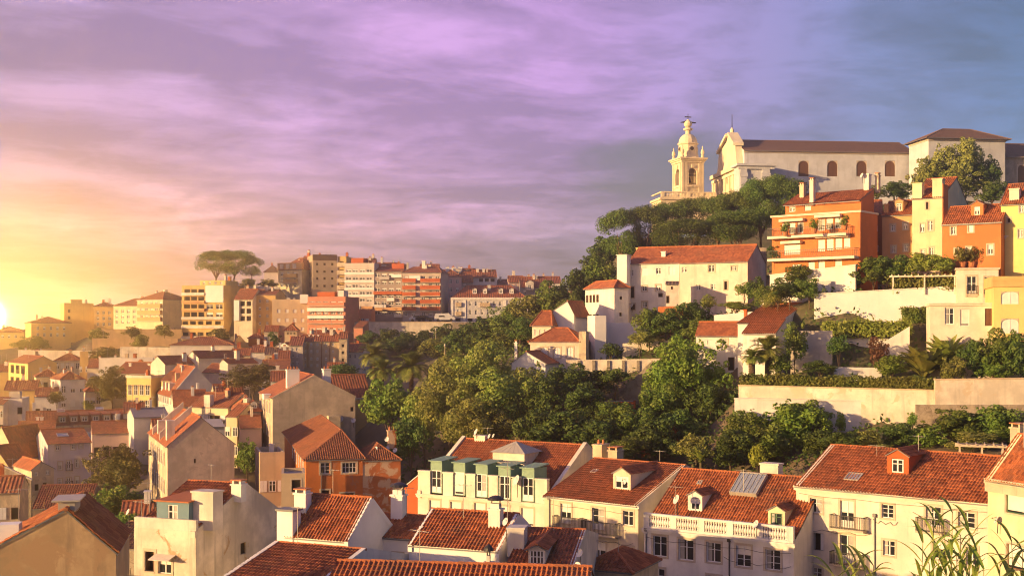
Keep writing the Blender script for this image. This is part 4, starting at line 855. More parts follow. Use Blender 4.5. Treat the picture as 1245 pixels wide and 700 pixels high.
h = H('gold_house', 'golden house with a big blank gable and balconies on its sunlit side', 'house', (34, 441.5), (69, 440), 262, 8, YELLOW, yaw=36, roof='gablev', peak=(53, 433), D=16, lod=2, key='M10'); side_windows(h, 3, (2.4, 5.0, 7.4), 2.6, 1.8, 'k', lod=2)
h = H('villa', 'white villa with hipped roof, its narrow side bright in the sun', 'house', (73.6, 461.5), (103, 462), 245, 7, WHITE, yaw=33, roof='hip', D=8.5, rh=1.5, vr=4, lod=2, key='M11', cornice=WHITE); h.wgrid('f', 3, (1.6, 4.4), .9, 1.4); side_windows(h, 3, (2.4, 5.2), .9, 1.4)
h = H('town_house', 'yellow town house with hipped roof and many windows behind the villa', 'house', (66, 438.5), (98, 439), 275, 8, CREAM2, yaw=14, roof='hip', D=8, rh=1.6, vr=4, lod=2); h.wgrid('f', 5, (1.4, 3.8, 6.2), .8, 1.3)
h = H('slim_house', 'slim dark ochre house standing taller than the villa beside it', 'house', (97, 429), (107, 429.5), 258, 9, OCHRE, yaw=18, roof='flat', D=5, lod=2, parapet=.3); h.wgrid('f', 2, (2, 5), .6, 1.2)
h = H('cottage', 'low cottage with red roof over a white verandah front', 'house', (42, 482), (70, 480), 228, 4.5, WHITE, yaw=18, vr=4.2, rh=1.4, lod=2); h.wgrid('f', 4, (.8,), .9, 1.5)
wall_thing('terrace_wall', 'long pale terrace wall across the hillside above the villa', 'wall', (22, 426), (120, 427), 290, 2, WHITE_OLD, cope=WHITE)
h = H('palace', 'ornate yellow house front with two rows of arched windows', 'house', (154, 459.5), (183.6, 460.5), 228, 6.5, YELLOW, yaw=-14, roof='flat', D=8, parapet=.5, lod=2, key='M12', cornice=CREAM, corn_h=.5)
h.wgrid('f', 4, (.6, 3.4), .75, 1.9, 'a', c0=.7, c1=h.W - .7)
h = H('attic_house', 'ochre house with a low attic storey and red roof above the ornate front', 'house', (138, 453.5), (200, 453), 242, 6, CREAM2, yaw=-10, vr=5, rh=2.0, lod=2); h.wgrid('f', 7, (4.0,), .8, 1.2); h.chimney(158, 441, 3, v=3, cap='none', mat=CREAM); h.chimney(181, 441.5, 3, v=3.5, cap='none', mat=CREAM)
h = H('long_gable_house', 'house with a wide grey gable and three small dormers on its sunny side', 'house', (208, 481), (268, 478), 215, 7, GREYW, yaw=25, roof='gablev', peak=(238, 446), D=18, lod=2, key='M13', verge=(.1, .3)); side_windows(h, 6, (1.6, 4.4), .9, 1.5)
for v in (4.5, 8, 11.5): h.block('dormer', .5, v, h.E + .2, 2.4, v + 1.5, h.E + 2.0, CREAM)
h = H('small_house', 'small house with one bright orange roof slope below the wide grey gable', 'house', (211, 494), (252, 489), 200, 6, CREAM, yaw=18, vr=4.5, rh=2.4, lod=2, tile=TILE_O); h.wgrid('f', 3, (2.4,), .9, 1.2)
h = H('yellow_house', 'long pale yellow house with a tall square chimney stack at its middle', 'house', (230, 494), (277, 493), 188, 6.5, PALEY, yaw=-22, vr=4.2, rh=1.9, lod=2, key='M14'); h.wgrid('f', 6, (1.2, 3.9), .9, 1.4); u, z = h.loc(252, 480); h.block('chimney', u - .55, -.1, h.E - 3.5, u + .55, .9, z, CREAM)
h = H('pink_house', 'pink house with hipped orange roof and a tiny white dormer', 'house', (287, 500.5), (317, 499), 178, 8, PINK, yaw=17, roof='hip', D=9, rh=1.9, vr=4.5, hip=1.8, lod=2, key='M15', tile=TILE_O); h.dormer(309, 496.5, .8, .9, WHITE_CLEAN, 'c'); side_windows(h, 3, (2.0, 4.8), .8, 1.3)
h = H('chapel', 'chapel-like house with white-edged ochre gable facing the valley', 'house', (283, 421), (302, 420.5), 265, 6, OCHRE, yaw=16, roof='gablev', peak=(291.5, 408.6), D=10, lod=2, verge=(.25, .35), key='M16')
h = H('brick_house', 'narrow brick red house attached behind the chapel-like gable', 'house', (302, 411), (321, 411.5), 272, 8, BRICKRED, yaw=6, roof='hip', D=8, rh=1.2, vr=4, lod=2); h.wgrid('f', 3, (2, 4.8), .8, 1.3)
for lb, L_, R_, pk, Y_, D_, y_ in (('little gable bright as a sail, ridge running back to a long red roof', (227, 434.5), (241.5, 435), (233.5, 427), 240, 11, -38), ('yellow-white gable triangle above the ornate house front', (183, 442), (200.5, 442.5), (191.5, 433), 236, 12, -38), ('smallest bright gable beside the dark round tree', (267, 441.5), (277, 442.5), (271, 437), 224, 8, -30)):
    H('gabled_house', lb, 'house', L_, R_, Y_, 4, CREAM, yaw=y_, roof='gablev', peak=pk, D=D_, lod=2, tile=TILE_O)
h = H('hall', 'broad grey-walled hall with a shallow hipped roof under the loggia flats', 'house', (207, 419.5), (284, 421), 258, 4.5, GREYW, yaw=4, roof='hip', D=10, rh=1.7, vr=5, lod=2)
wall_thing('terrace_wall', 'tan retaining wall of bare stone left of the hipped hall', 'wall', (146, 421.5), (208, 422), 264, 3, TANWALL)
wall_thing('terrace_wall', 'low dark wall under the row of golden hilltop houses', 'wall', (112, 400), (222, 400), 300, 2.5, plaster((.36, .25, .15), .7))
wall_thing('terrace_wall', 'second low wall one step down the brown hillside', 'wall', (112, 411), (216, 411.5), 284, 1.6, plaster((.42, .28, .16), .7))
h = H('long_house', 'long low wall-like house with flat grey roof among the gables', 'house', (120, 437), (186, 438), 250, 3.4, GREYW, yaw=4, roof='flat', D=8, lod=2, parapet=.3)
h = H('row_cottage', 'little cottage with zinc roof patch between yellow house and round tree', 'house', (262, 482), (298, 483), 205, 5, CREAM_OLD, yaw=20, vr=4, rh=1.8, lod=2)
h = H('row_cottage', 'grey cottage with broken eaves at the foot of the wide gable', 'house', (163, 507), (205, 506), 178, 6, GREYW, yaw=24, vr=4, rh=1.0, lod=2, tile=plain('slate_roof', (.22, .20, .20), .6))
h = H('row_cottage', 'brownish cottage standing between warehouse roof and lilac house', 'house', (112, 527), (158, 524), 182, 5, PINK, yaw=20, vr=4, rh=1.5, lod=2, tile=TILE_BR); h.wgrid('f', 4, (1.5,), .8, 1.5)
h = H('row_cottage', 'cottage with pale skylight strip just above the lilac house roof', 'house', (20, 528), (66, 524), 188, 5, CREAM_OLD, yaw=18, vr=4.5, rh=1.6, lod=2, tile=TILE_O)
h = H('row_cottage', 'old brown cottage against the stained house and young tree', 'house', (128, 664), (166, 668), 92, 7, RUBBLE_D, yaw=-18, vr=3, rh=1.4, lod=1, near=True, tile=TILE_DK)
h = H('row_cottage', 'dark red roofed cottage beneath the golden blank gable', 'house', (5, 474), (45, 474), 240, 5, OCHRE, yaw=14, vr=4, rh=1.6, lod=2)
h = H('row_cottage', 'cottage with gold roof edge beside the big hazy tree', 'house', (103, 462), (132, 461), 262, 6, CREAM2, yaw=14, vr=4, rh=1.5, lod=2); h.wgrid('f', 3, (2.,), .8, 1.4)
h = H('row_cottage', 'hazy low house under the terrace wall at the frame edge', 'house', (-30, 452), (13, 452), 280, 6, OCHRE, yaw=12, vr=4, rh=1.6, lod=2)

# smaller houses packed between the ones above
for nm, lb, L_, R_, Y_, H_, mt, yw, kw, nw, zz in (
    ('row_cottage', 'cottage behind the wide grey gable, its roof catching the sun', (246, 452.5), (286, 452), 232, 5, CREAM, -12, dict(vr=4, rh=1.5), 4, (1.4,)),
    ('row_cottage', 'cottage with a flat zinc roof below the yellow chimney-stack house', (243, 519), (273, 521), 168, 6, GREYW, 20, dict(roof='shed', D=5, rh=.7, tile=ZINC), 3, (2.5,)),
    ('row_house', 'narrow sunlit house pressed against the pink hipped house', (275, 506), (288, 506), 176, 7, PALEY, -18, dict(vr=3.5, rh=1.6), 2, (1.5, 4.2)),
    ('row_house', 'hazy gold house under the terrace wall, third from the frame edge', (22, 433), (62, 433), 296, 6, OCHRE, 14, dict(roof='hip', D=9, rh=1.6, vr=4.5), 6, (1.2, 3.8)),
    ('row_cottage', 'hazy cottage with long roof above the ornate yellow front', (106, 447), (150, 446), 252, 6, CREAM2, 10, dict(vr=4.5, rh=1.7), 6, (1.2, 3.6)),
    ('row_house', 'small stepped house left of the brick red one', (321, 403), (338, 403.5), 272, 6, CREAM_OLD, 6, dict(vr=3.5, rh=1.3), 3, (1.2, 3.6)),
    ('row_cottage', 'low tiled cottage at the foot of the salmon flats', (374, 409), (402, 409), 254, 5, CREAM_OLD, -6, dict(vr=3.5, rh=1.2), 4, (1.6,)),
    ('row_house', 'grey house just behind the first tall white chimney', (329, 463), (353, 462), 198, 6, GREYW, 10, dict(vr=3.5, rh=1.4), 3, (1.4, 3.8)),
    ('row_cottage', 'cottage roof peeping out right of the second white chimney', (397, 451), (418, 450.5), 214, 5, CREAM_OLD, 6, dict(vr=3.5, rh=1.3), 3, (1.4,)),
    ('row_cottage', 'lowest brown cottage at the frame edge above the bare gable', (-18, 599), (24, 601), 137, 5, CREAM_OLD, 14, dict(vr=3.5, rh=1.4), 3, (2.0,)),
    ('row_cottage', 'low roofed cottage at the foot of the tall narrow house', (146, 630), (184, 632), 117, 5, CREAM_OLD, 12, dict(vr=3, rh=1.2), 3, (1.6,)),
    ('row_house', 'brownish terrace-topped house between the beige gable and orange house', (316, 556), (346, 557), 143, 9, TAN, 16, dict(roof='flat', D=7, parapet=.6), 3, (2.0, 5.0)),
    ('row_house', 'salmon base storey with shuttered windows under the white strip flats', (419.5, 377), (451, 377), 283, 4, SALMON, -8, dict(roof='flat', D=4, parapet=.3), 5, (.8,)),
    ('row_cottage', 'small red roofed cottage beside the hazy golden tree', (150, 502), (176, 500), 206, 5, CREAM, 16, dict(vr=3.5, rh=1.5), 3, (1.6,)),
    ('row_cottage', 'cream cottage hugging the edge of the warehouse roof', (32, 512), (68, 515), 196, 5, CREAM_OLD, 22, dict(vr=3, rh=1.3), 3, (1.8,)),
    ('row_house', 'faded yellow house directly beneath the golden blank gable', (44, 458), (74, 458), 252, 6, PALEY, 24, dict(roof='hip', D=7, rh=1.4, vr=3.5), 4, (1.2, 3.6)),
    ('row_house', 'dim house in the haze between slim ochre house and gold cottage', (108, 440), (124, 440), 266, 7, CREAM2, 12, dict(vr=3.5, rh=1.4), 3, (1.2, 3.6)),
    ('row_cottage', 'flat-topped cottage among roofs below the three bright gables', (186, 452), (212, 451), 238, 5, GREYW, 4, dict(roof='flat', D=6, parapet=.3), 3, (1.6,)),
    ('row_house', 'far hazy roof behind the low house at the frame edge', (28, 402), (46, 402), 370, 6, YELLOW, 10, dict(roof='hip', D=8, rh=1.4, vr=4), 3, (2.0,)),
    ('hill_house', 'brick-toned roof peeping over the white strip flats on the skyline', (436, 320), (456, 320), 322, 8, SALMON, 2, dict(vr=4, rh=1.4), 3, (5.6,)),
    ('hill_house', 'skyline house behind the patched flats with a pale upper wall', (458, 326), (482, 325.5), 326, 8, CREAM_OLD, 2, dict(vr=4, rh=1.6), 4, (5.6,)),
    ('hill_house', 'skyline house squeezed behind the tall white chimney shaft', (510, 328), (534, 327.5), 320, 8, PINK, 2, dict(vr=4, rh=1.6), 4, (5.6,)),
    ('hill_house', 'white flat-topped skyline house above the dull pink one', (543, 329), (562, 329), 334, 8, WHITE, 2, dict(roof='flat', D=7, parapet=.4), 3, (5.4,)),
    ('hill_house', 'grey skyline house rising behind the brownish palace neighbour', (560, 334), (578, 333.5), 326, 8, GREYW, 2, dict(vr=4, rh=1.8), 3, (5.4,)),
    ('hill_house', 'last skyline house before the sloping trees, white with red roof', (655, 344), (682, 344), 318, 8, WHITE, 2, dict(vr=4, rh=1.8), 4, (5.4,)),
    ('hill_house', 'ochre skyline house joining the yellow mansard and the brown tower', (364, 318), (382, 317), 322, 9, OCHRE, -10, dict(vr=4, rh=1.6), 3, (4.0, 6.8)),
    ('row_house', 'tall plain house of faded rose at the edge of the dark round tree', (338, 436), (352, 436), 222, 7, PINK, 8, dict(vr=3.5, rh=1.3), 2, (1.4, 4.2)),
    ('row_house', 'small gold house wedged behind the ornate yellow front', (196, 462), (214, 462), 226, 6, YELLOW, -12, dict(vr=3.5, rh=1.5), 3, (1.2, 3.6)),
    ('row_house', 'cream house low under the chapel-like gable', (280, 432), (304, 432), 250, 5, CREAM_OLD, 6, dict(vr=3.5, rh=1.3), 4, (1.6,)),
    ('row_house', 'grey house low under the brick red one', (305, 428), (330, 429), 246, 5, GREYW, 6, dict(vr=3.5, rh=1.3), 4, (1.6,)),
    ('row_house', 'narrow cream house beside the white villa, with a low hipped roof', (104, 476), (122, 477), 236, 6, CREAM2, 22, dict(roof='hip', D=6, rh=1.2, vr=3), 3, (1.2, 3.6)),
    ('row_house', 'pale house between warehouse and zinc-roofed cottage, two rows of windows', (186, 522), (204, 521), 172, 6, CREAM_OLD, 20, dict(vr=3, rh=1.2), 2, (1.2, 3.6)),
    ('row_cottage', 'cottage with an old brown roof under the beige gable side', (292, 520), (318, 521), 172, 6, PINK, 14, dict(vr=3.5, rh=1.4, tile=TILE_BR), 3, (2.0,))):
    h = H(nm, lb, 'house', L_, R_, Y_, H_, mt, yaw=yw, lod=2, **kw); h2_ = h
    for z_ in zz:
        for i in range(nw):
            u_ = h.W * (.14 + .72 * i / max(1, nw - 1)); place_window(h.e, .8, 1.3, crng.choice(('c', 'c', 'k', 'w')), False, 2, Matrix.Translation((u_ - .4, -.17, z_ + h.sink)))
# ================================================================ FAR HILL
def G(pxs, pys, w, hh, st='k', sur=False, face='f'): return [(face, x, y, w, hh, st, sur) for y in pys for x in pxs]
H('hill_house', 'hazy golden house with hipped roof nearest the sun glow', 'house', (38, 392.5), (86, 394), 330, 8, YELLOW, yaw=30, roof='hip', D=10, rh=1.7, vr=5, lod=2, wins=G((46, 54, 62, 70, 78), (399, 407), 3, 4.4, 'c'))
h = H('hill_block', 'tall blank golden block with a roof aerial beside the sun glow', 'house', (78, 370), (114, 371), 345, 9, YELLOW, yaw=25, roof='flat', D=12, parapet=.4, lod=2, wins=G((84,), (378, 386), 3, 4)); h.antenna(95, 361, 370, v=2); h.block('stair_head', 2, 2, h.E, 5, 5, h.E + 1.5, YELLOW)
H('hill_house', 'golden flats with faint window rows between blank block and yellow pair', 'house', (114, 372.5), (138, 374), 340, 8, OCHRE, yaw=10, roof='hip', D=9, rh=1.2, vr=4.5, lod=2, wins=G((119, 126, 133), (380, 387, 394), 3, 4, 'c'))
H('hill_house', 'yellow sunlit house with red hipped roof, four windows wide', 'house', (138, 372), (167, 371), 325, 7, PALEY, yaw=-22, roof='hip', D=9, rh=2, vr=4.5, lod=2, wins=G((142, 149, 156, 163), (378.5, 385, 391.5), 3, 4, 'c'))
h = H('apartment_house', 'sunlit flats with long brown balconies and pale grey end wall', 'house', (167, 364.5), (198, 363), 315, 8, PALEY, yaw=-33, roof='hip', D=9, rh=2.2, vr=4.5, lod=2, wins=G((172, 178, 184, 190, 195), (369, 377, 385), 3, 4.4, 'c'), cornice=CREAM)
for y in (374, 382, 390): h.balcony(169, 197, y, rail=.9, proj=.6, solid=TANOR)
H('hill_house', 'low hazy house at the frame edge, under the brightest sky', 'house', (-12, 404), (29, 404), 360, 7, YELLOW, yaw=10, roof='hip', D=9, rh=1.6, vr=4.5, lod=2, wins=G((3, 11, 19), (409,), 3, 4, 'c'))
h = H('apartment_block', 'block of flats with a grid of dark loggias and two white panels', 'apartment block', (221, 349), (272.5, 348), 290, 13, OCHRE, yaw=-12, roof='flat', D=11, parapet=.4, lod=2, key='L2',
  wins=G((227.5, 236, 244.8), (354.5, 363.5, 373, 382.5), 7.4, 6.4, 'k') + G((255, 266.5), (373, 382.5), 8, 5.6, 'c') + G((225.5, 234.5, 243.8, 254, 265), (392.4, 406), 7, 4.6, 'k'))
m = MB(); u0, z0 = h.loc(250.5, 367.5); u1, _ = h.loc(272, 367.5); m.box(u0, -.35, z0, u1, -.01, h.E + .3); m.build('white_panel', WHITE_CLEAN, h.e)
for y in (358.5, 368, 377.5): u0, z0 = h.loc(221.5, y); u1, _ = h.loc(249.5, y); h.block('balcony', u0 + .1, -.6, z0 - .1, u1, -.01, z0 + .5, TANOR if y > 360 else WHITE)
for y in (387.5, 398, 411): z0 = h.loc(222, y)[1]; h.block('string_course', 0, -.4, z0 - .2, h.W, -.01, z0 + .45, WHITE_OLD)
h2 = H('penthouse', '', '', (243, 341), (274, 340.5), 294, 2.2, YELLOW, yaw=-12, roof='flat', D=7, lod=2, ground=False, sink=0, wins=G((248, 255, 262, 269), (344,), 3, 3.4, 'c'))
def merge(src, dst):
    """a set-back upper storey becomes part of the building under it"""
    Mx = Matrix.Translation(dst.e.location) @ Matrix.Rotation(dst.a, 4, 'Z'); Ms = Matrix.Translation(src.e.location) @ Matrix.Rotation(src.a, 4, 'Z'); T = Mx.inverted() @ Ms
    for ch in list(src.e.children): ml = ch.matrix_local.copy(); ch.parent = dst.e; ch.matrix_local = T @ ml
    bpy.data.objects.remove(src.e)
bpy.context.view_layer.update(); merge(h2, h)
h = H('apartment_house', 'small flats with red gable roof and white glazed balconies', 'house', (284.5, 363.5), (307, 363), 285, 9, CREAM2, yaw=-8, vr=4, rh=2.4, D=8, lod=2, wins=G((295, 302.5), (369, 378, 387), 5.4, 6, 'k'), key='L3')
u0, z0 = h.loc(285, 390); u1, _ = h.loc(291.5, 390); h.block('white_panel', u0, -.4, z0, u1, -.01, h.E - .3, WHITE_CLEAN); h.chimney(291, 354, 4, v=3.2, cap='none', mat=WHITE)
H('apartment_house', 'plain ochre flats with small square windows and a tiled roof edge', 'house', (308.5, 358.5), (335, 358), 287, 11, OCHRE, yaw=-6, roof='gable', vr=4, rh=1.3, lod=2, wins=G((316, 325), (366, 375, 384, 393), 3, 4, 'c'))
h = H('apartment_block', 'tan flats with rows of pale shuttered windows below the yellow mansard', 'apartment block', (331, 366.5), (374, 367), 276, 11, TAN, yaw=4, roof='flat', D=10, parapet=.5, lod=2, wins=G((339, 349, 358.6, 368), (378, 389, 400), 4, 4.6, 'w')); h.block('awning', 6.2, -.6, h.E - .4, 8, -.01, h.E + 1.6, WHITE_CLEAN)
h = H('mansard_house', 'yellow sunlit house with an orange attic storey and dark loggias', 'house', (338, 328.5), (367, 326.5), 310, 10, PALEY, yaw=-25, roof='hip', D=10, rh=3.2, vr=5, hip=3, lod=2, wins=G((343, 350.5, 358.5), (333, 340, 346.5), 3.4, 4.4, 'c'), key='L5'); h.block('attic', -.1, -.1, h.E, h.W + .1, .8, h.E + 1.8, TANOR)
for x in (343, 350.5, 358.5): u, _ = h.loc(x, 326); h.block('dormer', u - .5, -.3, h.E + .3, u + .5, .0, h.E + 1.5, CREAM)
for y in (337.5, 344): h.balcony(346, 362, y, rail=.9, proj=.6, solid=OCHRE)
h = H('tower_block', 'tall brown-grey tower of flats with a dark band under its roof', 'apartment block', (380, 311.5), (410, 311), 305, 15, plaster((.36, .27, .17), .3), yaw=16, roof='flat', D=11, parapet=.4, lod=2, wins=G((385.6, 394.6, 404), (321, 330, 338.5, 347.5), 2.8, 2.8, 'k'), key='L6'); h.band(309.5, 316.5, plain('brown_cladding', (.11, .06, .035), .7), .08)
h.wall.data.materials[0] = plaster((.46, .36, .24), .3); side_windows(h, 3, (2.5, 5, 7.5, 10), 1.2, 1.3, 'k'); h.antenna(384, 301, 311, v=3)
h = H('apartment_block', 'narrow flats with stacked corner balconies beside the brown tower', 'apartment block', (410.5, 313), (421, 313), 307, 15, OCHRE, yaw=-6, roof='flat', D=9, parapet=.3, lod=2, wins=G((415.5,), (320, 330, 339, 348), 5, 4.6, 'k'))
for y in (324, 333.5, 342.5, 351.5): h.balcony(411, 420.5, y, rail=.9, proj=.8, solid=CREAM_OLD)
h = H('apartment_block', 'salmon pink flats with two white awning bands and a brick side', 'apartment block', (374, 363.5), (420, 362.5), 270, 11.5, SALMON, yaw=-12, roof='flat', D=9, parapet=.5, lod=2, key='L7', wins=G((379.5, 387.5, 396, 405, 413.5), (368, 380.5, 389, 400.5), 6.4, 3.4, 'c'))
for y0, y1 in ((374.2, 378.4), (383.5, 387.2)):
    u0, z0 = h.loc(375, y1); u1, _ = h.loc(419, y1); z1 = h.loc(375, y0)[1]; h.block('awning', u0, -.7, z0, u1, -.01, z1, WHITE_CLEAN)
for y in (371.5, 393, 405): h.balcony(374.5, 419.5, y, rail=.7, proj=.6, solid=SALMON)
h.block('stair_head', 1.5, 2, h.E, 5.5, 6, h.E + 1.6, BRICKRED); h.block('roof_hut', 6.2, 2, h.E, 7.6, 5, h.E + 1.9, WHITE)
h = H('apartment_block', 'white modern flats with long strips of dark windows', 'apartment block', (419, 322.5), (455, 321.5), 290, 14, APT_P, yaw=-9, roof='flat', D=11, parapet=.5, lod=2, key='L8', wins=G((424, 432, 440.5, 449), (329, 338.5, 347.5, 356, 364.5), 6.6, 3.8, 'c') + G((437, 446), (383,), 7, 4, 'w'))
for y in (333.3, 343, 352, 360.5): u, z0 = h.loc(420, y); h.block('string_course', 0, -.12, z0 - .1, h.W, -.006, z0 + .42, WHITE_CLEAN)
h.balcony(430, 454, 377.5, rail=1.0, proj=.9, solid=TANOR); h.block('stair_head', 1, 2, h.E, 4, 6, h.E + 1.8, BRICKRED)
h = H('apartment_block', 'grey-brown flats patched with white and orange glazed balconies', 'apartment block', (455, 330), (489.5, 329.5), 289, 12, plaster((.34, .28, .25), .35), yaw=-8, vr=4.5, rh=1.3, lod=2, key='L9', wins=G((458.8, 467, 475.5, 484), (334.5, 343.5, 352, 360, 368.5, 380), 6, 4.4, 'c'))
for x0, x1, y, mt in ((477, 489, 336, WHITE_CLEAN), (462, 474, 338.5, GREY), (455, 489, 356.5, BRICKRED), (471, 480, 364.5, WHITE_CLEAN), (455, 470, 372.5, WHITE), (451, 489, 376, TANOR), (480, 489, 384, WHITE)): u0, z0 = h.loc(x0, y + 1.6); u1, _ = h.loc(x1, y + 1.6); h.block('balcony', max(0, u0), -.75, z0, min(h.W, u1), -.01, z0 + .75, mt)
h.chimney(461, 321, 4, v=4, cap='none', mat=BRICKRED); h.block('stair_head', 3.6, 2.4, h.E, 6.6, 5.5, h.E + 1.9, BRICKRED)
h = H('apartment_block', 'flats striped with orange balconies and a tall white chimney shaft', 'apartment block', (489.5, 331.5), (536, 330.5), 284, 12.5, plaster((.50, .42, .36), .3), yaw=-7, roof='hip', D=10, rh=1.5, vr=5, hip=1.5, lod=2, key='L10', wins=G((493.5, 502.5, 515, 524, 532), (338, 346.5, 355, 363.5, 372.5, 382), 4.4, 4.6, 'c'))
for y in (343.2, 351.8, 359.6, 368.8, 377.5): h.balcony(489.8, 506, y, rail=.85, proj=.75, solid=BRICKRED); h.balcony(511.5, 535.8, y, rail=.85, proj=.75, solid=BRICKRED)
h.chimney(515, 317, 4.2, v=3.5, d=.9, cap='none', mat=WHITE); h.chimney(495.5, 319.5, 2.6, v=4, cap='none', mat=GREY); u0, z0 = h.loc(498, 341); h.block('awning', u0, -.5, z0, u0 + 2.6, -.01, z0 + 1.1, WHITE_CLEAN)
h = H('apartment_house', 'dull pink house with white-framed windows next to the balcony stripes', 'house', (536.5, 336), (561, 336), 300, 10, PINK, yaw=2, roof='hip', D=9, rh=1.6, vr=4.5, lod=2, wins=G((541, 548, 556), (342, 352, 361), 3.4, 5, 'c'))
h = H('apartment_house', 'brownish house with red roof tucked beside the white palace', 'house', (552, 343), (575, 343), 306, 9, GREY, yaw=2, vr=4, rh=2.6, lod=2, wins=G((557, 565), (347, 355), 3.4, 5, 'c'))
h = H('palace', 'long white palace front with corner pilasters and red attic roof', 'palace', (548.6, 361.5), (641, 361), 282, 6.2, plaster((.60, .58, .57), .3), yaw=2, roof='hip', D=12, rh=2.9, vr=6, hip=3.6, lod=2, key='L12', cornice=WHITE_CLEAN, corn_h=.55, over=-.2,
  wins=G((571.4, 579, 586, 593.6, 600.7, 608, 557.5, 622, 629), (369,), 3.2, 5.4, 'c') + G((571.4, 579, 586, 593.6, 600.7, 557.5), (379.5,), 3.2, 6, 'c') + G((557, 571.5, 586.5), (388.6,), 6, 3.6, 'k'))
for x in (549.6, 565, 614, 640): u, z = h.loc(x, 365); h.block('pilaster', u - .3, -.14, 0, u + .3, -.006, h.E - .5, WHITE_CLEAN)
h.balcony(583.5, 596, 372.4, rail=.8, proj=.6, solid=TAN); h.balcony(554, 561, 371.8, rail=.8, proj=.5, solid=TAN); h.balcony(554, 561, 383, rail=.8, proj=.5, solid=TAN)
for x in (577, 589.6, 609, 622): h.dormer(x, 357, .95, 1.1, WHITE_CLEAN, 'c', ww=.7)
h = H('hill_house', 'white-gabled house with glazed loggia above the palace roof', 'house', (574, 337), (604, 336.5), 312, 9, WHITE, yaw=4, vr=4, rh=2.0, lod=2, wins=G((585, 592, 599), (340.5,), 5, 4, 'k')); h.chimney(588, 326.5, 3, v=2.6, cap='none', mat=WHITE)
h = H('hill_house', 'small dark-roofed house between the glazed loggia and pink gable', 'house', (606, 345), (621, 345), 314, 8, GREY, yaw=4, vr=3.5, rh=1.2, lod=2, wins=G((611, 616), (348,), 3, 3.4, 'c'))
h = H('hill_house', 'pinkish house with red mansard and three tiny dormers', 'house', (618.5, 343), (637, 342.5), 305, 9, PINK, yaw=4, vr=3, rh=1.6, lod=2, wins=G((623, 628, 633), (347,), 2.4, 3.4, 'c'))
h = H('hill_house', 'house with a wide red roof and grey central gable, beside the sloping trees', 'house', (633, 349), (670, 348), 296, 8, GREY, yaw=2, vr=4.5, rh=2.6, lod=2, wins=G((638, 650, 662), (355,), 3.4, 5, 'c')); h.dormer(644, 352.5, 1.9, 1.9, GREYW, 'c', ww=.4, wh=.5); h.chimney(652, 335, 2.6, v=3.5, cap='none', mat=WHITE)
h = H('hill_house', 'jumble-roofed house with white rooftop tanks behind the orange balconies', 'house', (536, 333), (566, 332.5), 325, 10, GREYW, yaw=2, vr=4, rh=1.2, lod=2)
for u in (1.2, 3.0, 4.6): h.block('roof_tank', u, 2, h.E + .6, u + 1.0, 3, h.E + 1.9, WHITE_CLEAN, h.rf)
wall_thing('retaining_wall', 'long tan retaining wall carrying the street below the flats', 'wall', (424, 391.5), (549, 391.5), 274, 3.4, TANWALL, yaw=0, cope=TAN)
wall_thing('retaining_wall', 'grey stone retaining wall under the white palace', 'wall', (549, 392), (610, 392), 274, 3, RUBBLE_D, yaw=0, cope=GREY)
# street and cars on top of the wall
def car(px, py, Y, label, mat, van=False):
    P = at(px, py, Y); e = empty('parked_car' if not van else 'parked_van', P, 0); tag(e, label, 'van' if van else 'car', 'cars parked along the upper street')
    m = MB(); L_ = 4.6 if van else 4.1
    prof = [(0, .35), (0, 1.0), (.25, 1.75), (L_ * .7, 1.85), (L_ * .86, 1.15), (L_, .95), (L_, .35)] if van else [(0, .35), (0, .85), (.3, .95), (.9, 1.4), (2.4, 1.42), (3.1, .95), (L_, .82), (L_, .35)]
    n = len(prof); m.add([(x, 0, z) for x, z in prof] + [(x, 1.65, z) for x, z in prof], [list(range(n)), list(range(2 * n - 1, n - 1, -1))] + [[i, n + i, n + (i + 1) % n, (i + 1) % n] for i in range(n)]); m.build('body', mat, e)
    g = MB(); g.poly((.95, -.012, 1.0), (2.5, -.012, 1.0), (2.2, -.012, 1.33), (1.1, -.012, 1.33)); g.build('side_window', GLASS, e)
    for x in (.8, L_ - .8):
        for y in (-.02, 1.5): w = MB(); w.cyl((x, y, .32), (x, y + .18, .32), .32, n=12); w.build('wheel', IRON, e)
car(528, 390.6, 277.5, 'white van parked on the street before the grey end of the wall', plain('white_car_paint', (.6, .6, .6), .3), True)
car(497, 390.8, 277.5, 'white car parked at the foot of the orange-striped flats', plain('white_car_paint', (.6, .6, .6), .3))
car(505, 390.8, 277.5, 'dark car parked close beside the white one', plain('dark_car_paint', (.04, .045, .05), .3))
h = H('apartment_house', 'yellow-grey back of flats with drainpipes and little windows above the beige gable', 'house', (367, 414.8), (412, 414.5), 235, 8, plaster((.56, .45, .29), .6), yaw=4, vr=3.2, rh=1.2, lod=2, wins=G((371, 378.5, 386, 396.5, 405), (418.5, 427, 436, 444), 2.6, 3.6, 'c'), key='N1')
for x in (374.5, 391, 401): h.pipe(x, 416, 447, plain('rust_pipe', (.25, .10, .05), .7), .07)
for x in (376, 381, 387): h.chimney(x, 407, 1.6, v=2.4, cap='none', mat=WHITE_CLEAN)
H('slim_house', 'slim pale house joined to the end of the yellow-grey flats', 'house', (412, 411.5), (422, 411), 234, 8, CREAM_OLD, yaw=4, vr=3, rh=1.2, lod=2, wins=G((417,), (420, 428.5, 437.5), 3, 3.6, 'k'))
H('town_house', 'grey-white house with shuttered pairs of windows under a red eave', 'house', (351, 419.5), (368, 419), 231, 7, plaster((.52, .45, .38), .5), yaw=4, roof='shed', D=5, rh=1.6, lod=2, wins=G((356, 361.5), (424, 432, 441), 3, 4.4, 'c'))
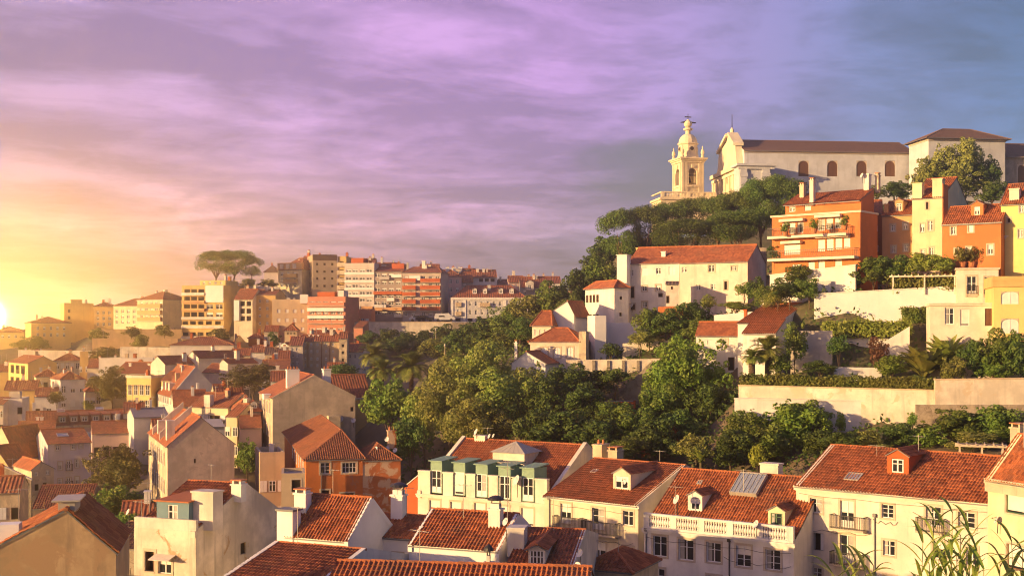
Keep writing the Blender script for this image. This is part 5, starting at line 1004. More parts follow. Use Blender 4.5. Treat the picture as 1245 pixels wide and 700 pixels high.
H('gabled_house', 'sunlit yellow gable rising right behind the grey-white house', 'house', (350, 418.5), (367, 417.5), 240, 7, PALEY, yaw=-25, roof='gablev', peak=(365, 408.5), D=8, lod=2)
H('gabled_house', 'low white gable glowing above the jumble of grey walls', 'house', (336, 421), (352, 421), 238, 6, WHITE, yaw=-25, roof='gablev', peak=(346, 416.5), D=6, lod=2)
H('town_house', 'mottled grey house with a sagging roof near the round tree', 'house', (322, 431), (352, 430), 228, 7, CREAM_OLD, yaw=8, vr=4, rh=1.2, lod=2, tile=TILE_DK, wins=G((329, 338, 346), (436, 445), 2.6, 3.6, 'k'))
H('town_house', 'low greyish house half hidden behind the tall white chimneys', 'house', (318, 448), (352, 447), 214, 6, GREYW, yaw=8, vr=4, rh=1.4, lod=2, tile=TILE_BR, wins=G((326, 334, 343), (454,), 2.6, 3.6, 'c'))
H('cottage', 'small white house with red roof behind the leftmost palm', 'house', (421, 427.5), (441, 427), 240, 5, WHITE, yaw=-4, vr=3.6, rh=1.5, lod=2, wins=G((425, 431, 437), (433,), 2.8, 5, 'c'))
H('stair_tower', 'pink stair tower stepping down beside the salmon flats', 'tower', (430, 398), (441, 401), 262, 5, SALMON, yaw=-8, roof='shed', D=5, rh=1.4, lod=2)
H('pavilion', 'little brown pavilion with pyramid roof in front of the tan flats', 'pavilion', (346, 402), (361, 402), 258, 4, TAN, yaw=4, roof='hip', D=4.6, rh=1.4, vr=2.3, lod=2, wins=G((350, 354, 358), (405,), 2.4, 2.6, 'k'))
H('hill_house', 'pale house by the umbrella pine with a dark flat roof', 'house', (321, 331), (339, 331), 325, 6, LILAC, yaw=4, roof='hip', D=8, rh=1.8, vr=4, lod=2, tile=TILE_DK)
wall_thing('terrace_wall', 'pale garden wall below the umbrella pines', 'wall', (275, 346), (340, 349), 300, 2, TANWALL)
wall_thing('terrace_wall', 'second garden wall curving under the umbrella pines', 'wall', (292, 352), (338, 353), 295, 1.5, plaster((.45, .40, .33), .5))

for hs in list(ALLH):
    if hs.lod == 2: clutter(hs, 2 if hs.W > 4 else 1, 2 if hs.W > 6 else 1)
    elif hs.near and hs.PL.y < 130: clutter(hs, 0, 1)
# ================================================================ RIGHT HILL
h = H('white_house', 'large white house with satellite dish and a shadowed corner, longest roof on the slope', 'house', (763, 320.5), (826, 317), 166, 9.5, WHITE, yaw=-24, rpix=(838, 300, 'R'), lod=1, key='R1', tile=TILE_O,
  wins=[('f', 784, 330.5, 8, 9, 'w', False), ('f', 800.5, 329.5, 6, 7, 'c', False), ('f', 817, 329, 8, 10, 'w', False), ('f', 800.5, 350, 6.5, 7, 'c'), ('f', 803, 358.5, 5.5, 5, 'k', False), ('f', 767.5, 332, 6, 8, 'c', False), ('f', 768, 355, 6, 14, 'k'), ('f', 783.5, 350.5, 6, 6.5, 'c'), ('f', 769, 373, 6, 7, 'k'), ('f', 784, 370, 6.5, 7.5, 'c')])
u0, z = h.loc(750, 310.5, 'f', -1.7); u1, _ = h.loc(762, 310.5, 'f', -1.7); h.block('chimney', u0, -1.7, 0, u1, -.01, z, WHITE_CLEAN); h.block('chimney_cap', u0 - .1, -1.8, z, u1 + .1, .1, z + .12, WHITE)
h.chimney(806.5, 305.5, 5, pyb=312.5, cap='none', mat=WHITE_CLEAN); h.chimney(776, 301, 5, v=h.vr + .4, cap='none', mat=YELLOW); h.dish(768.5, 371, 3, v=-.5)
h = H('white_house', 'white house wing with tall sunlit side and small red roof below the white chimney', 'house', (747, 349.5), (764, 349), 160, 9, WHITE, yaw=24, roof='hip', D=8.2, rh=1.0, vr=4.1, hip=(1.0, 7.0), lod=1, key='R1b', tile=TILE_O, wins=[('f', 755, 362, 3, 4, 'k', False), ('f', 754.5, 382, 3, 4.5, 'k', False)])
side_windows(h, 4, (1.8, 4.4, 6.6), .45, 1.0, 'k', .5, .98, lod=2)
h = H('white_house', 'long cream house built against the big white one, gable of bare stone', 'house', (826.5, 319.5), (909, 313.5), 162, 9, CREAM, yaw=-28, vr=4, rh=2.3, lod=1, key='R1c', tile=TILE_O,
  wins=[('f', 832, 328, 6, 6.5, 'c', False), ('f', 865, 326.5, 7, 8, 'c'), ('f', 892, 326, 6, 6, 'c'), ('f', 849, 349.5, 5, 7, 'c', False), ('f', 867, 348.5, 6, 7.5, 'c', False), ('f', 882.6, 347, 4, 10, 'k')])
h = H('annex', 'square rendered annex with a sloping slab roof, against the cream house', 'annex', (809.5, 345.5), (825, 345), 156, 5, WHITE_OLD, yaw=-8, roof='shed', D=3.6, rh=.5, lod=1, tile=TILE_DK, wins=[('f', 817, 350, 2.4, 3.5, 'k', False), ('f', 812, 364, 4, 9, 'k', False)])
wall_thing('terrace_wall', 'low orange painted wall in front of the rendered annex', 'wall', (800, 373), (838, 371.5), 153, 1.2, ORANGE, yaw=-6)
h = H('stone_house', 'bare rubble gable wall beside the cream house and the steps', 'house', (910, 303), (932, 297), 165, 9, RUBBLE, yaw=-4, roof='flat', D=6, parapet=.2, lod=1)
wall_thing('terrace_wall', 'bright white terrace wall under the white house corner', 'wall', (737, 392), (776, 392.5), 156, 3.2, WHITE_CLEAN, yaw=-10)
h = H('pump_house', 'narrow white turret with shaded front at the white terrace', 'tower', (723.5, 384.5), (737, 384), 152, 6, WHITE_CLEAN, yaw=10, roof='flat', D=4, parapet=.1, lod=1)
h = H('cottage', 'upper white cottage with stepped gable on the wooded slope', 'house', (666, 382), (698, 379.5), 158, 4, WHITE_CLEAN, yaw=-22, roof='gablev', peak=(690, 366), D=6, lod=1, tile=TILE_O)
h = H('cottage', 'cream cottage with three slim windows and a red hipped roof', 'house', (647, 396), (670, 395), 155, 4, CREAM, yaw=-14, roof='hip', D=6, rh=1.9, vr=3, hip=.6, lod=1, tile=TILE_O, wins=[('f', 651, 404, 2.4, 7, 'c', False), ('f', 657, 404, 2.4, 7, 'c', False), ('f', 663, 404, 2.4, 7, 'c', False)])
h = H('cottage', 'low cream cottage with three white arched doors and red hipped roof', 'house', (644.5, 415.5), (704, 412.5), 151, 4, CREAM, yaw=-16, roof='hip', D=7, rh=1.7, vr=3.4, hip=2.2, lod=1, tile=TILE_O, key='R2', wins=[('f', 662, 428.5, 8, 13, 'A'), ('f', 677.5, 428.5, 8, 13, 'A'), ('f', 693, 428, 8, 13, 'A')], cornice=CREAM)
h.block('buttress', h.W + .02, -.2, 0, h.W + .9, 1.4, h.E + 1.3, CREAM_OLD)
h = H('cottage', 'small white gable cottage half sunk among the trees', 'house', (622, 441), (663, 444), 146, 4, WHITE_CLEAN, yaw=-18, roof='gablev', peak=(640, 427.5), D=7, lod=1, tile=TILE_O, key='R3'); h.chimney(627, 416.5, 3, v=2, mat=WHITE_CLEAN)
e = wall_thing('garden_wall', 'tan garden wall with dark upright slots below the arched cottage', 'wall', (688, 437.5), (802, 436), 147, 2.2, TANWALL, yaw=-6)
for k in range(5): b = MB(); x = 1.4 + k * 1.75; b.box(x, -.18, -1, x + .35, -.01, 2.15); b.build('buttress', RUBBLE_D, e)
wall_thing('garden_wall', 'high tan garden wall behind the slotted one', 'wall', (757, 417.5), (828, 412.5), 151, 2.8, TANWALL, yaw=-10)
wall_thing('garden_wall', 'curving grey stair wall descending through the shrubs', 'wall', (752, 478), (793, 438), 142, 1.2, RUBBLE_D, yaw=-10)
wall_thing('garden_wall', 'faint brick coloured wall low among the dark trees', 'wall', (780, 512), (825, 518), 128, 1.6, BRICKRED, yaw=-10)
h = H('shed', 'dark garden shed with a pale flat roof among the dark trees', 'shed', (724, 488), (772, 487), 138, 2.5, BRICKRED, yaw=-8, roof='flat', D=3, lod=1, tile=GREYW, wins=[('f', 738, 497, 6, 8, 'k')])
h = H('garden_house', 'white garden house with small red roof and a sweeping parapet', 'house', (846, 407.5), (897, 405.5), 142, 6, WHITE, yaw=-18, vr=2.6, rh=1.5, lod=1, tile=TILE_O, key='R5a', wins=[('f', 881, 416.5, 6, 8, 'c'), ('f', 862, 416, 4, 5, 'w', False), ('f', 889, 442, 8, 16, 'k', False)])
wall_thing('garden_wall', 'curved-top white wall above the garden house roof', 'wall', (868, 383), (918, 378.5), 147, 2.6, WHITE_CLEAN, yaw=-14)
h = H('garden_house', 'white house with wide tiled roof, gable and palm before it', 'house', (897, 393), (947, 391), 139, 7, WHITE, yaw=-34, rpix=(928, 372, 'L'), lod=1, key='R5', near=True, tile=TILE_O, verge=(.06, .25, 'r')); h.chimney(932, 365, 12, v=h.vr + .2, d=1.2, cap='none', mat=WHITE_CLEAN); h.chimney(906, 376, 3.4, v=3, cap='none', mat=BRICKRED)
h = H('garden_house', 'lower white wing with its own tiled lean-to beside the fan palm', 'house', (903, 405), (943, 403), 135, 6.5, WHITE, yaw=-30, roof='shed', D=3.6, rh=1.6, lod=1, near=True, tile=TILE_O, wins=[('f', 919.6, 416, 6, 8, 'c', False), ('f', 914, 440, 8, 12, 'k', False)], key='R5c')
wall_thing('retaining_wall', 'great white retaining wall crossed by a slanting shadow', 'wall', (990, 358), (1170, 348), 139, 4.6, WHITE_CLEAN, yaw=-10, cope=WHITE, retain=1.2)
wall_thing('garden_wall', 'white garden wall behind the round orange tree', 'wall', (962, 402), (1012, 402), 133.5, 5, WHITE_OLD, yaw=-4)
wall_thing('garden_wall', 'white lower wall half covered by yellow creeper', 'wall', (1012, 402), (1080, 404), 136, 5, WHITE, yaw=-8)
e = wall_thing('stair_wall', 'white sloping wall of the garden staircase', 'stairs', (1068, 420), (1106, 397), 134, 1.0, WHITE, yaw=-8)
wall_thing('garden_wall', 'short white wall low behind the clipped hedge', 'wall', (1014, 446), (1072, 447), 129, 2.4, WHITE, yaw=-8)
wall_thing('hedge_wall', 'long sunlit tan wall carrying the clipped hedge', 'wall', (898, 469), (1138, 475), 127, 3.0, TANWALL, yaw=-24, cope=TAN, retain=.4)
wall_thing('retaining_wall', 'white retaining wall with weep holes and a tree shadow', 'wall', (893, 485), (1116, 489), 125, 5.5, WHITE, yaw=-14, cope=WHITE)
wall_thing('hedge_wall', 'plain tan wall on the right-hand side above the rubble bank', 'wall', (1137, 462), (1275, 460), 118, 3.4, TANWALL, yaw=-6, cope=TAN, retain=.4)
wall_thing('retaining_wall', 'bare rubble bank wall under the plain tan wall', 'wall', (1114, 492), (1275, 492), 115.5, 4, RUBBLE, yaw=-6)
h = H('terrace_house', 'beige house, lower part with three windows and a brown door blind', 'house', (1131, 370.5), (1211, 369), 130, 9, CREAM, yaw=-14, roof='flat', D=5, parapet=.15, lod=1, key='R8', cornice=CREAM, corn_h=.3, wins=[('f', 1154.3, 384, 11, 20, 'c', False), ('f', 1173, 386, 11, 20, 'b', False), ('f', 1203, 385.5, 11, 21, 'wn', False)])
h = H('terrace_house', 'beige upper house with two tall glazed doors and plants on its roof', 'house', (1163.5, 329), (1214, 327), 135, 7, CREAM, yaw=-14, roof='flat', D=7, parapet=.25, lod=1, key='R8b', wins=[('f', 1181.5, 348, 12, 24, 'd'), ('f', 1202.4, 348, 11, 24, 'd')], cornice=CREAM, corn_h=.2)
h.balcony(1175, 1189, 357.5, rail=.9, proj=.12, bar=.15); h.balcony(1196, 1208.5, 357.5, rail=.9, proj=.12, bar=.15)
h = H('terrace_house', 'yellow house with white arched windows and a brown roof slab, cut by the frame', 'house', (1208.5, 340), (1275, 337), 127, 12, YELLOW, yaw=-14, roof='flat', D=7, lod=1, parapet=.3, cornice=OCHRE, corn_h=1.1, key='R8c', wins=[('f', 1228, 362, 22, 15, 'A', False), ('f', 1228, 396, 22, 18, 'A', False)])
h = H('terrace_house', 'pale yellow house with one arched window below a planted terrace', 'house', (1214, 297), (1275, 294), 137, 9, PALEY, yaw=-14, roof='flat', D=8, parapet=.9, lod=1, wins=[('f', 1239, 328, 20, 13, 'A', False)], cornice=CREAM, corn_h=.35)
# the orange flats with balconies
h = H('orange_flats', 'orange block of flats with white balconies, big windows and a set-back top floor', 'apartment block', (938.5, 266), (1046, 250), 150, 11, ORANGE, yaw=-40, roof='flat', D=4.8, parapet=.3, lod=1, key='R9', cornice=CREAM, corn_h=.22,
  wins=[('f', 954, 278.5, 7.4, 13, 'p', False), ('f', 963.2, 277.6, 7.4, 13, 'p', False), ('f', 973, 276.6, 7.4, 13, 'p', False), ('f', 998.6, 273.4, 8.4, 14, 'p', False), ('f', 1008.4, 272, 8.4, 14, 'p', False), ('f', 1018.7, 270.5, 8.4, 14, 'p', False),
        ('f', 963, 303.5, 20, 12, 'b', False), ('f', 998.6, 298.5, 8.6, 14, 'b', False), ('f', 1009, 297, 8.6, 14, 'b', False), ('f', 1019.5, 295.6, 8.6, 14, 'b', False), ('f', 1029.6, 294.2, 8, 14, 'b', False),
        ('f', 968.6, 326, 11, 9, 'c', False), ('f', 986.4, 323, 8, 9.4, 'b', False), ('f', 998.6, 321.6, 8, 9.4, 'b', False), ('f', 1019.2, 319.4, 8.6, 9.6, 'b', False)])
h.balcony(938.5, 1034, 288.5, rail=.95, proj=1.2, mat=CREAM, bar=.25, thick=.3); h.balcony(938.5, 1044, 315.5, rail=.95, proj=1.2, mat=CREAM, bar=.25, thick=.3)
for x0, x1, y in ((950, 979, 269.5), (993, 1024, 264.5), (952, 976, 296), (994, 1034, 289)): u0, z0 = h.loc(x0, y); u1, _ = h.loc(x1, y); h.block('awning', u0, -.7, z0 - .1, u1, -.01, z0 + .22, CREAM)
h2 = H('penthouse', '', '', (955, 248.5), (1047, 229.5), 151.5, 2.6, ORANGE, yaw=-40, roof='shed', D=3.6, rh=1.5, lod=1, ground=False, sink=0, near=True, tile=TILE_O, over=.6, wins=[('f', 963, 254, 8, 7, 'c', False), ('f', 982, 251.5, 8, 9, 'b', False), ('f', 1010, 247, 8, 8, 'c', False), ('f', 1020, 245, 8, 8, 'c', False), ('f', 1030, 242.5, 9, 9, 'b', False)])
h2.chimney(986.5, 219, 4.6, v=-.3, d=.6, cap='tile', mat=CREAM); h2.chimney(974.5, 225, 5, v=2.0, d=.7, cap='tile', mat=CREAM_OLD); h2.chimney(1053, 211.5, 6, v=3, d=.8, cap='none', mat=WHITE); h2.chimney(1066, 213, 4, v=4.2, d=.6, cap='tile', mat=CREAM_OLD); h2.dish(1048, 213.5, 3, v=2.6)
bpy.context.view_layer.update(); merge(h2, h)
for x in range(930, 1050, 12): P = at(x, 350 - (x - 930) * .1, 144.5 - (x - 930) * .03); GROUND.append(tuple(P))
wall_thing('terrace_wall', 'white arcaded terrace wall under the orange flats', 'wall', (936, 335), (1040, 322.5), 147, 2.2, WHITE, yaw=-38, cope=WHITE, drop=1.0, retain=.8)
wall_thing('garden_wall', 'white pillar wall at the end of the orange flats terrace', 'wall', (993, 342), (1010, 341), 142, 3, WHITE, yaw=-15)
h = H('row_house', 'narrow dark orange house squeezed in the shade beside the orange flats', 'house', (1060, 259), (1073, 257), 152, 8, ORANGE_D, yaw=-15, vr=3, rh=1.8, lod=1, wins=[('f', 1066, 278, 3.4, 7, 'c', False), ('f', 1066, 302, 4, 8, 'c', False), ('f', 1067, 250, 3, 6, 'c', False)])
h = H('row_house', 'tan orange house with one roof dormer and four small windows', 'house', (1072.5, 262), (1109, 258), 148, 8, TANOR, yaw=-33, vr=3.2, rh=1.9, lod=1, near=True, tile=TILE_O, wins=[('f', 1085.6, 277, 5, 8, 'c'), ('f', 1100.8, 275, 5, 8, 'c'), ('f', 1086.4, 303, 5, 8.4, 'c'), ('f', 1101.4, 301, 5, 8.4, 'c')]); h.dormer(1093, 258, 1.0, 1.35, TANOR, 'c', ww=.6); h.chimney(1077, 248, 5, v=.4, d=.6, cap='none', mat=TANOR)
h = H('row_house', 'tall pale yellow house with two square chimney blocks and plain gable', 'house', (1109, 242.5), (1145.5, 237), 145, 10, PALEY, yaw=-35, rpix=(1163, 216, 'R'), D=11, lod=1, near=True, key='R12', over=.1, wins=[('f', 1127.6, 250, 3.6, 9, 'k'), ('f', 1131, 274.5, 6, 12, 'c'), ('f', 1121.3, 277, 5, 10, 'c'), ('f', 1122, 308, 5, 9, 'c'), ('f', 1132.4, 306, 5, 10, 'c')])
h.chimney(1115, 222.5, 11.5, v=.05, d=1.0, cap='none', mat=PALEY); h.chimney(1139.5, 217, 12, v=.05, d=1.1, cap='none', mat=PALEY); h.block('side_strip', h.W + .01, 0, 0, h.W + .12, 2.0, h.E + 1.6, ORANGE)
h = H('row_house', 'orange house with white-framed windows, dormer and sheltered flower terrace', 'house', (1146, 273), (1217, 263), 139, 9, ORANGE, yaw=-35, vr=3.4, rh=2.2, lod=1, near=True, key='R13', cornice=WHITE, corn_h=.14, wins=[('f', 1159, 280.5, 5.4, 9.4, 'c'), ('f', 1180.4, 277.6, 5.6, 9, 'w'), ('f', 1202.4, 276, 7, 13, 'c'), ('f', 1163, 306, 4, 8, 'k'), ('f', 1178, 306, 6, 11, 'c'), ('f', 1204, 303.5, 6.6, 12, 'c')]); h.dormer(1188, 263, 1.35, 1.35, ORANGE, 'c', ww=.45)
h = H('row_house', 'lemon yellow house at the frame edge with red roof and chimney', 'house', (1217, 248.5), (1280, 239), 137, 10, plaster((.76, .62, .24), .25), yaw=-35, vr=3.6, rh=2.5, lod=1, near=True, wins=[('f', 1242, 254, 5, 9, 'c'), ('f', 1226.5, 268, 3, 5, 'k'), ('f', 1241, 284, 6, 10, 'c')]); h.chimney(1233, 229, 12, v=.5, d=.9, cap='none', mat=CREAM)
# ================================================================ CHURCH AND BELL TOWER
NAVE = plaster((.55, .56, .59), .45); CHURCHS = plaster((.76, .66, .46), .45); TOWERS = plaster((.74, .62, .42), .5)
h = H('church', 'big pale church on the hilltop with a dark roof, arched windows and tall ornate facade', 'church', (905, 182.5), (1113, 182), 252, 14, NAVE, yaw=6, D=16, vr=8, rh=3.2, lod=1, tile=TILE_DK, cornice=STONE, corn_h=.5, over=.5, key='CH',
  wins=[('f', 977, 205, 12.5, 19, 'an', False), ('f', 1012, 205, 12.5, 19, 'an', False), ('f', 1047.5, 205, 12.5, 19, 'an', False), ('f', 1082, 205, 12.5, 19, 'an', False)])
def cz(py, v=0.0): return CAMZ - (py - HY) / F * (h.PL.y + v) - h.base
zl, zu, za = cz(203, 4), cz(181, 6), cz(165, 6); c = 6.5
prof = [(-1, 0), (-1, zl), (.6, zl), (1.0, zl + .8), (1.5, zl + 2.6), (1.8, zu), (c - 1.6, za - 1.0), (c - .8, za), (c + .8, za), (c + 1.6, za - 1.0), (14.2, zu), (14.6, zl + 2.6), (15.2, zl + .8), (16, zl), (19, zl), (19, 0)]
fm = MB(); n = len(prof); fm.add([(-1.4, y, z) for y, z in prof] + [(-.01, y, z) for y, z in prof], [list(range(n))[::-1], list(range(n, 2 * n))] + [[i, (i + 1) % n, n + (i + 1) % n, n + i] for i in range(n)]); fm.build('facade', CHURCHS, h.e)
fm = MB(); fm.box(-2.0, -1.6, zl - .9, .25, 19.4, zl - .1); fm.box(-1.7, -1.3, zl - 1.8, -1.41, 19.2, zl - 1.2)
for a, b in (((1.5, zu), (c - .8, za)), ((c + .8, za), (14.4, zu))):
    fm.add([(-1.9, a[0], a[1]), (-1.9, b[0], b[1]), (-1.9, b[0], b[1] + .6), (-1.9, a[0], a[1] + .6), (.3, a[0], a[1]), (.3, b[0], b[1]), (.3, b[0], b[1] + .6), (.3, a[0], a[1] + .6)], [[0, 1, 2, 3], [7, 6, 5, 4], [3, 2, 6, 7], [0, 4, 5, 1], [0, 3, 7, 4], [1, 5, 6, 2]])
for y in (-.6, 2.2, 5.2, 8.4, 11.6, 14.6, 17.6): fm.box(-1.75, y, 0, -1.41, y + 1.0, zl - 1.9)
fm.lathe((-.7, c, za + .1), [(.7, 0), (.75, .4), (.4, .7), (.45, 1.1), (.12, 1.6)], 8); fm.build('facade_cornice', CHURCHS, h.e)
fm = MB(); fm.cyl((-.7, c, za + 1.5), (-.7, c, cz(139, 6)), .10, .05, 6); fm.build('finial_rod', IRON, h.e)
for y, z0, z1, w in ((3.8, 3, 9, 1.2), (10, 3, 9, 1.2), (7, 10.5, 13.2, 1.4)): place_window(h.e, w, z1 - z0, 'an', True, 1, Matrix.Translation((-1.62, y + w / 2, z0)) @ Matrix.Rotation(R(-90), 4, 'Z'))
u0, _ = h.loc(899, 215, 'f', -4); u1, _ = h.loc(938, 215, 'f', -4); zt = cz(202, -4)
ch = MB(); ch.box(u0, -4, 0, u1, -.01, zt); ch.build('side_chapel', NAVE, h.e)
ch = MB(); ch.box(u0 - .7, -4.8, zt, u1 + .9, -.01, zt + .45); ch.box(u0 - .35, -4.4, zt - .6, u1 + .5, -4.01, zt)
for a, b in ((u0 + .1, u0 + 1.5), (u1 - 2.0, u1 - .4)): ch.box(a, -4.35, 0, b, -4.01, zt - .6); ch.box(a - .15, -4.45, zt - 2.2, b + .15, -4.36, zt - 1.4)
ch.build('chapel_cornice', NAVE, h.e)
h2 = H('transept', '', '', (1129, 168), (1222, 167), 246, 15, plaster((.52, .53, .55), .45), yaw=8, roof='hip', D=8.5, rh=2.6, vr=4.2, hip=5.2, lod=1, tile=TILE_DK, over=.9, cornice=STONE, corn_h=.45, ground=False)
bpy.context.view_layer.update(); merge(h2, h)
H('monastery_wing', 'rough stone wing with a dark roof behind the leafy tree, cut by the frame', 'church wing', (1221, 190), (1290, 190), 250, 14, RUBBLE, yaw=8, vr=7, rh=3.6, D=14, lod=1, tile=TILE_DK, cornice=STONE, wins=[('f', 1242, 212, 9, 22, 'an')], over=.5)

TY = 262; tz = lambda py: CAMZ - (py - HY) / F * TY
P = at(836.5, 238, TY); te = empty('bell_tower', (P.x, P.y, tz(262)), R(16)); tag(te, 'ornate cream bell tower with arched belfry, small dome and cross', 'bell tower'); tb = tz(262); Z = lambda py: tz(py) - tb
s2 = 2.4
m = MB(); zc = Z(196.5); b0, b1 = Z(226), Z(206); bw = .95
for rot in range(4):                                    # four faces with an arched opening each
    Mr = Matrix.Rotation(rot * math.pi / 2, 4, 'Z'); T = lambda x, y, z: tuple(Mr @ Vector((x, y, z)))
    sp_ = b1 - bw; n = 8; arc = [(-bw * math.cos(math.pi * i / n), sp_ + bw * math.sin(math.pi * i / n)) for i in range(n + 1)]
    m.poly(T(-s2, -s2, 0), T(s2, -s2, 0), T(s2, -s2, b0), T(-s2, -s2, b0)); m.poly(T(-s2, -s2, b0), T(-bw, -s2, b0), T(-bw, -s2, zc), T(-s2, -s2, zc)); m.poly(T(bw, -s2, b0), T(s2, -s2, b0), T(s2, -s2, zc), T(bw, -s2, zc))
    for (xa, z_a), (xb, z_b) in zip(arc[:-1], arc[1:]): m.poly(T(xa, -s2, z_a), T(xb, -s2, z_b), T(xb, -s2, zc), T(xa, -s2, zc)); m.poly(T(xa, -s2, z_a), T(xa, -s2 + .7, z_a), T(xb, -s2 + .7, z_b), T(xb, -s2, z_b))
    for x in (-bw, bw): m.poly(T(x, -s2, b0), T(x, -s2, sp_), T(x, -s2 + .7, sp_), T(x, -s2 + .7, b0))
    m.poly(T(-bw, -s2, b0), T(bw, -s2, b0), T(bw, -s2 + .7, b0), T(-bw, -s2 + .7, b0))
m.poly((-s2, -s2, zc), (s2, -s2, zc), (s2, s2, zc), (-s2, s2, zc)); m.build('shaft', TOWERS, te)
m = MB()
for rot in range(4):
    Mr = Matrix.Rotation(rot * math.pi / 2, 4, 'Z')
    def rb(x0, y0, z0, x1, y1, z1):
        k = MB(); k.box(x0, y0, z0, x1, y1, z1); m.add([tuple(Mr @ Vector(v)) for v in k.v], k.f)
    for x in (-s2 - .05, -s2 + .65, s2 - 1.15, s2 - .45): rb(x, -s2 - .14, Z(236), x + .5, -s2 - .005, zc - .5)
    rb(-1.2, -s2 - .2, b0 - .5, 1.2, -s2 - .006, b0 - .15); rb(-.3, -s2 - .2, b1 + .1, .3, -s2 - .006, b1 + .7); rb(-1.18, -s2 - .12, b0, -bw - .02, -s2 - .007, b1 - bw); rb(bw + .02, -s2 - .12, b0, 1.18, -s2 - .007, b1 - bw)
m.build('pilaster_trim', TOWERS, te)
m = MB()
for k, (o, a, b) in enumerate(((.25, -.5, -.1), (.5, -.1, .2), (.75, .2, .5))): m.box(-s2 - o, -s2 - o, zc + a, s2 + o, s2 + o, zc + b)
m.build('cornice', TOWERS, te); m = MB(); m.box(-s2 - .25, -s2 - .25, Z(238), s2 + .25, s2 + .25, Z(234.5)); m.build('plinth', TOWERS, te)
for sx in (-1, 1):
    for sy in (-1, 1): m = MB(); m.lathe((sx * (s2 - .1), sy * (s2 - .1), zc + .5), [(.35, 0), (.35, .5), (.2, .6), (.42, 1.1), (.34, 1.6), (.1, 2.0), (.14, 2.3), (.03, 2.6)], 8); m.build('corner_urn', TOWERS, te)
m = MB(); m.lathe((0, 0, zc + .5), [(2.35, 0), (2.2, .6), (2.0, 1.6), (1.95, Z(177) - zc - .5), (2.2, Z(176) - zc - .5), (2.2, Z(174.5) - zc - .5)], 8, rot=math.pi / 8); m.build('drum', TOWERS, te)
m = MB(); zd = Z(175.5); hd = Z(163) - zd
m.lathe((0, 0, zd), [(2.0 * math.cos(t * math.pi / 2) ** .8 if t < 1 else .5, hd * math.sin(t * math.pi / 2)) for t in (0, .15, .3, .45, .6, .75, .87)] + [(.55, hd * 1.02), (.5, hd * 1.3), (.95, hd * 1.36), (1.0, hd * 1.5), (.55, hd * 1.62)], 16); m.build('dome', TOWERS, te, smooth=False)
m = MB(); zb = zd + hd * 1.6; m.lathe((0, 0, zb), [(.3, 0), (.75, .35), (.9, .8), (.75, 1.25), (.3, 1.6), (.1, 1.8)], 12); m.build('orb', TOWERS, te)
for k in range(8):
    a = k * math.pi / 4; q = MB(); q.cyl((1.92, 0, 0), (2.13, 0, 0), .62, .62, 12); q.cyl((2.13, 0, 0), (2.16, 0, 0), .42, .42, 12, 1)
    if k % 2 == 0: o = q.build('oculus', [TOWERS, DARKHOLE], te); o.matrix_local = Matrix.Rotation(a, 4, 'Z') @ Matrix.Translation((-.1, 0, Z(182)))
m = MB(); z0 = zb + 1.7; m.cyl((0, 0, z0), (0, 0, Z(138.5)), .09, .06, 6); zx = Z(142.5); m.box(-.75, -.07, zx - .1, .75, .07, zx + .1)
zv = Z(149); pr = [(-1.7, 0), (-1.0, .15), (-.4, .45), (.4, .4), (.9, .15), (1.8, .1), (1.8, -.15), (-1.7, -.15)]; n = len(pr); m.add([(x, -.06, zv + z) for x, z in pr] + [(x, .06, zv + z) for x, z in pr], [list(range(n)), list(range(n, 2 * n))[::-1]] + [[i, n + i, n + (i + 1) % n, (i + 1) % n] for i in range(n)]); m.build('weathervane_cross', IRON, te)
m = MB(); m.lathe((0, 0, Z(222)), [(.75, 0), (.65, .15), (.5, .8), (.35, 1.15), (.1, 1.25)], 14); m.cyl((-1.8, 0, Z(221) + 1.4), (1.8, 0, Z(221) + 1.4), .12, .12, 6); m.build('bell', plain('bronze', (.09, .07, .045), .5, .6), te)
GROUND.extend([(P.x + a, P.y + b, tz(292)) for a in (-8, 0, 8) for b in (-8, 0, 8)])
# the balustraded terrace that carries the tower
P0 = at(804, 238, 256); b_ = empty('tower_terrace', (P0.x, P0.y, tz(266)), R(8)); tag(b_, 'cream stone podium with balustrade under the bell tower', 'terrace'); Wt = 11.8; Ht = tz(243.5) - tz(266)
m = MB(); m.box(0, 0, -3, Wt, 8, Ht); m.box(-.3, -.3, Ht - .45, Wt + .3, 8.3, Ht - .004); m.build('podium', TOWERS, b_)
m = MB(); m.box(0, 0, Ht + 1.0, Wt, .4, Ht + 1.25); m.box(0, .4, Ht + 1.0, .4, 8, Ht + 1.25); m.box(0, .02, Ht, Wt, .38, Ht + .15)
for i in range(5): x = (Wt - .7) * i / 4; m.box(x, -.03, Ht + .15, x + .7, .43, Ht + 1.0)
bl = m.build('balustrade', TOWERS, b_); bmm = MB(); bmm.lathe((0, 0, 0), [(.1, 0), (.14, .3), (.07, .6), (.11, .85)], 6); bmm = bmm.mesh('baluster', TOWERS)
for i in range(4):
    for j in range(7): link('baluster', bmm, bl, ((Wt - .7) * i / 4 + .9 + ((Wt - .7) / 4 - .9) * j / 6.5, .2, Ht + .15))
m = MB(); m.box(Wt - 3.4, 3, Ht, Wt + 1, 9, Ht + 1.3); m.build('roof_hut', TOWERS, b_)

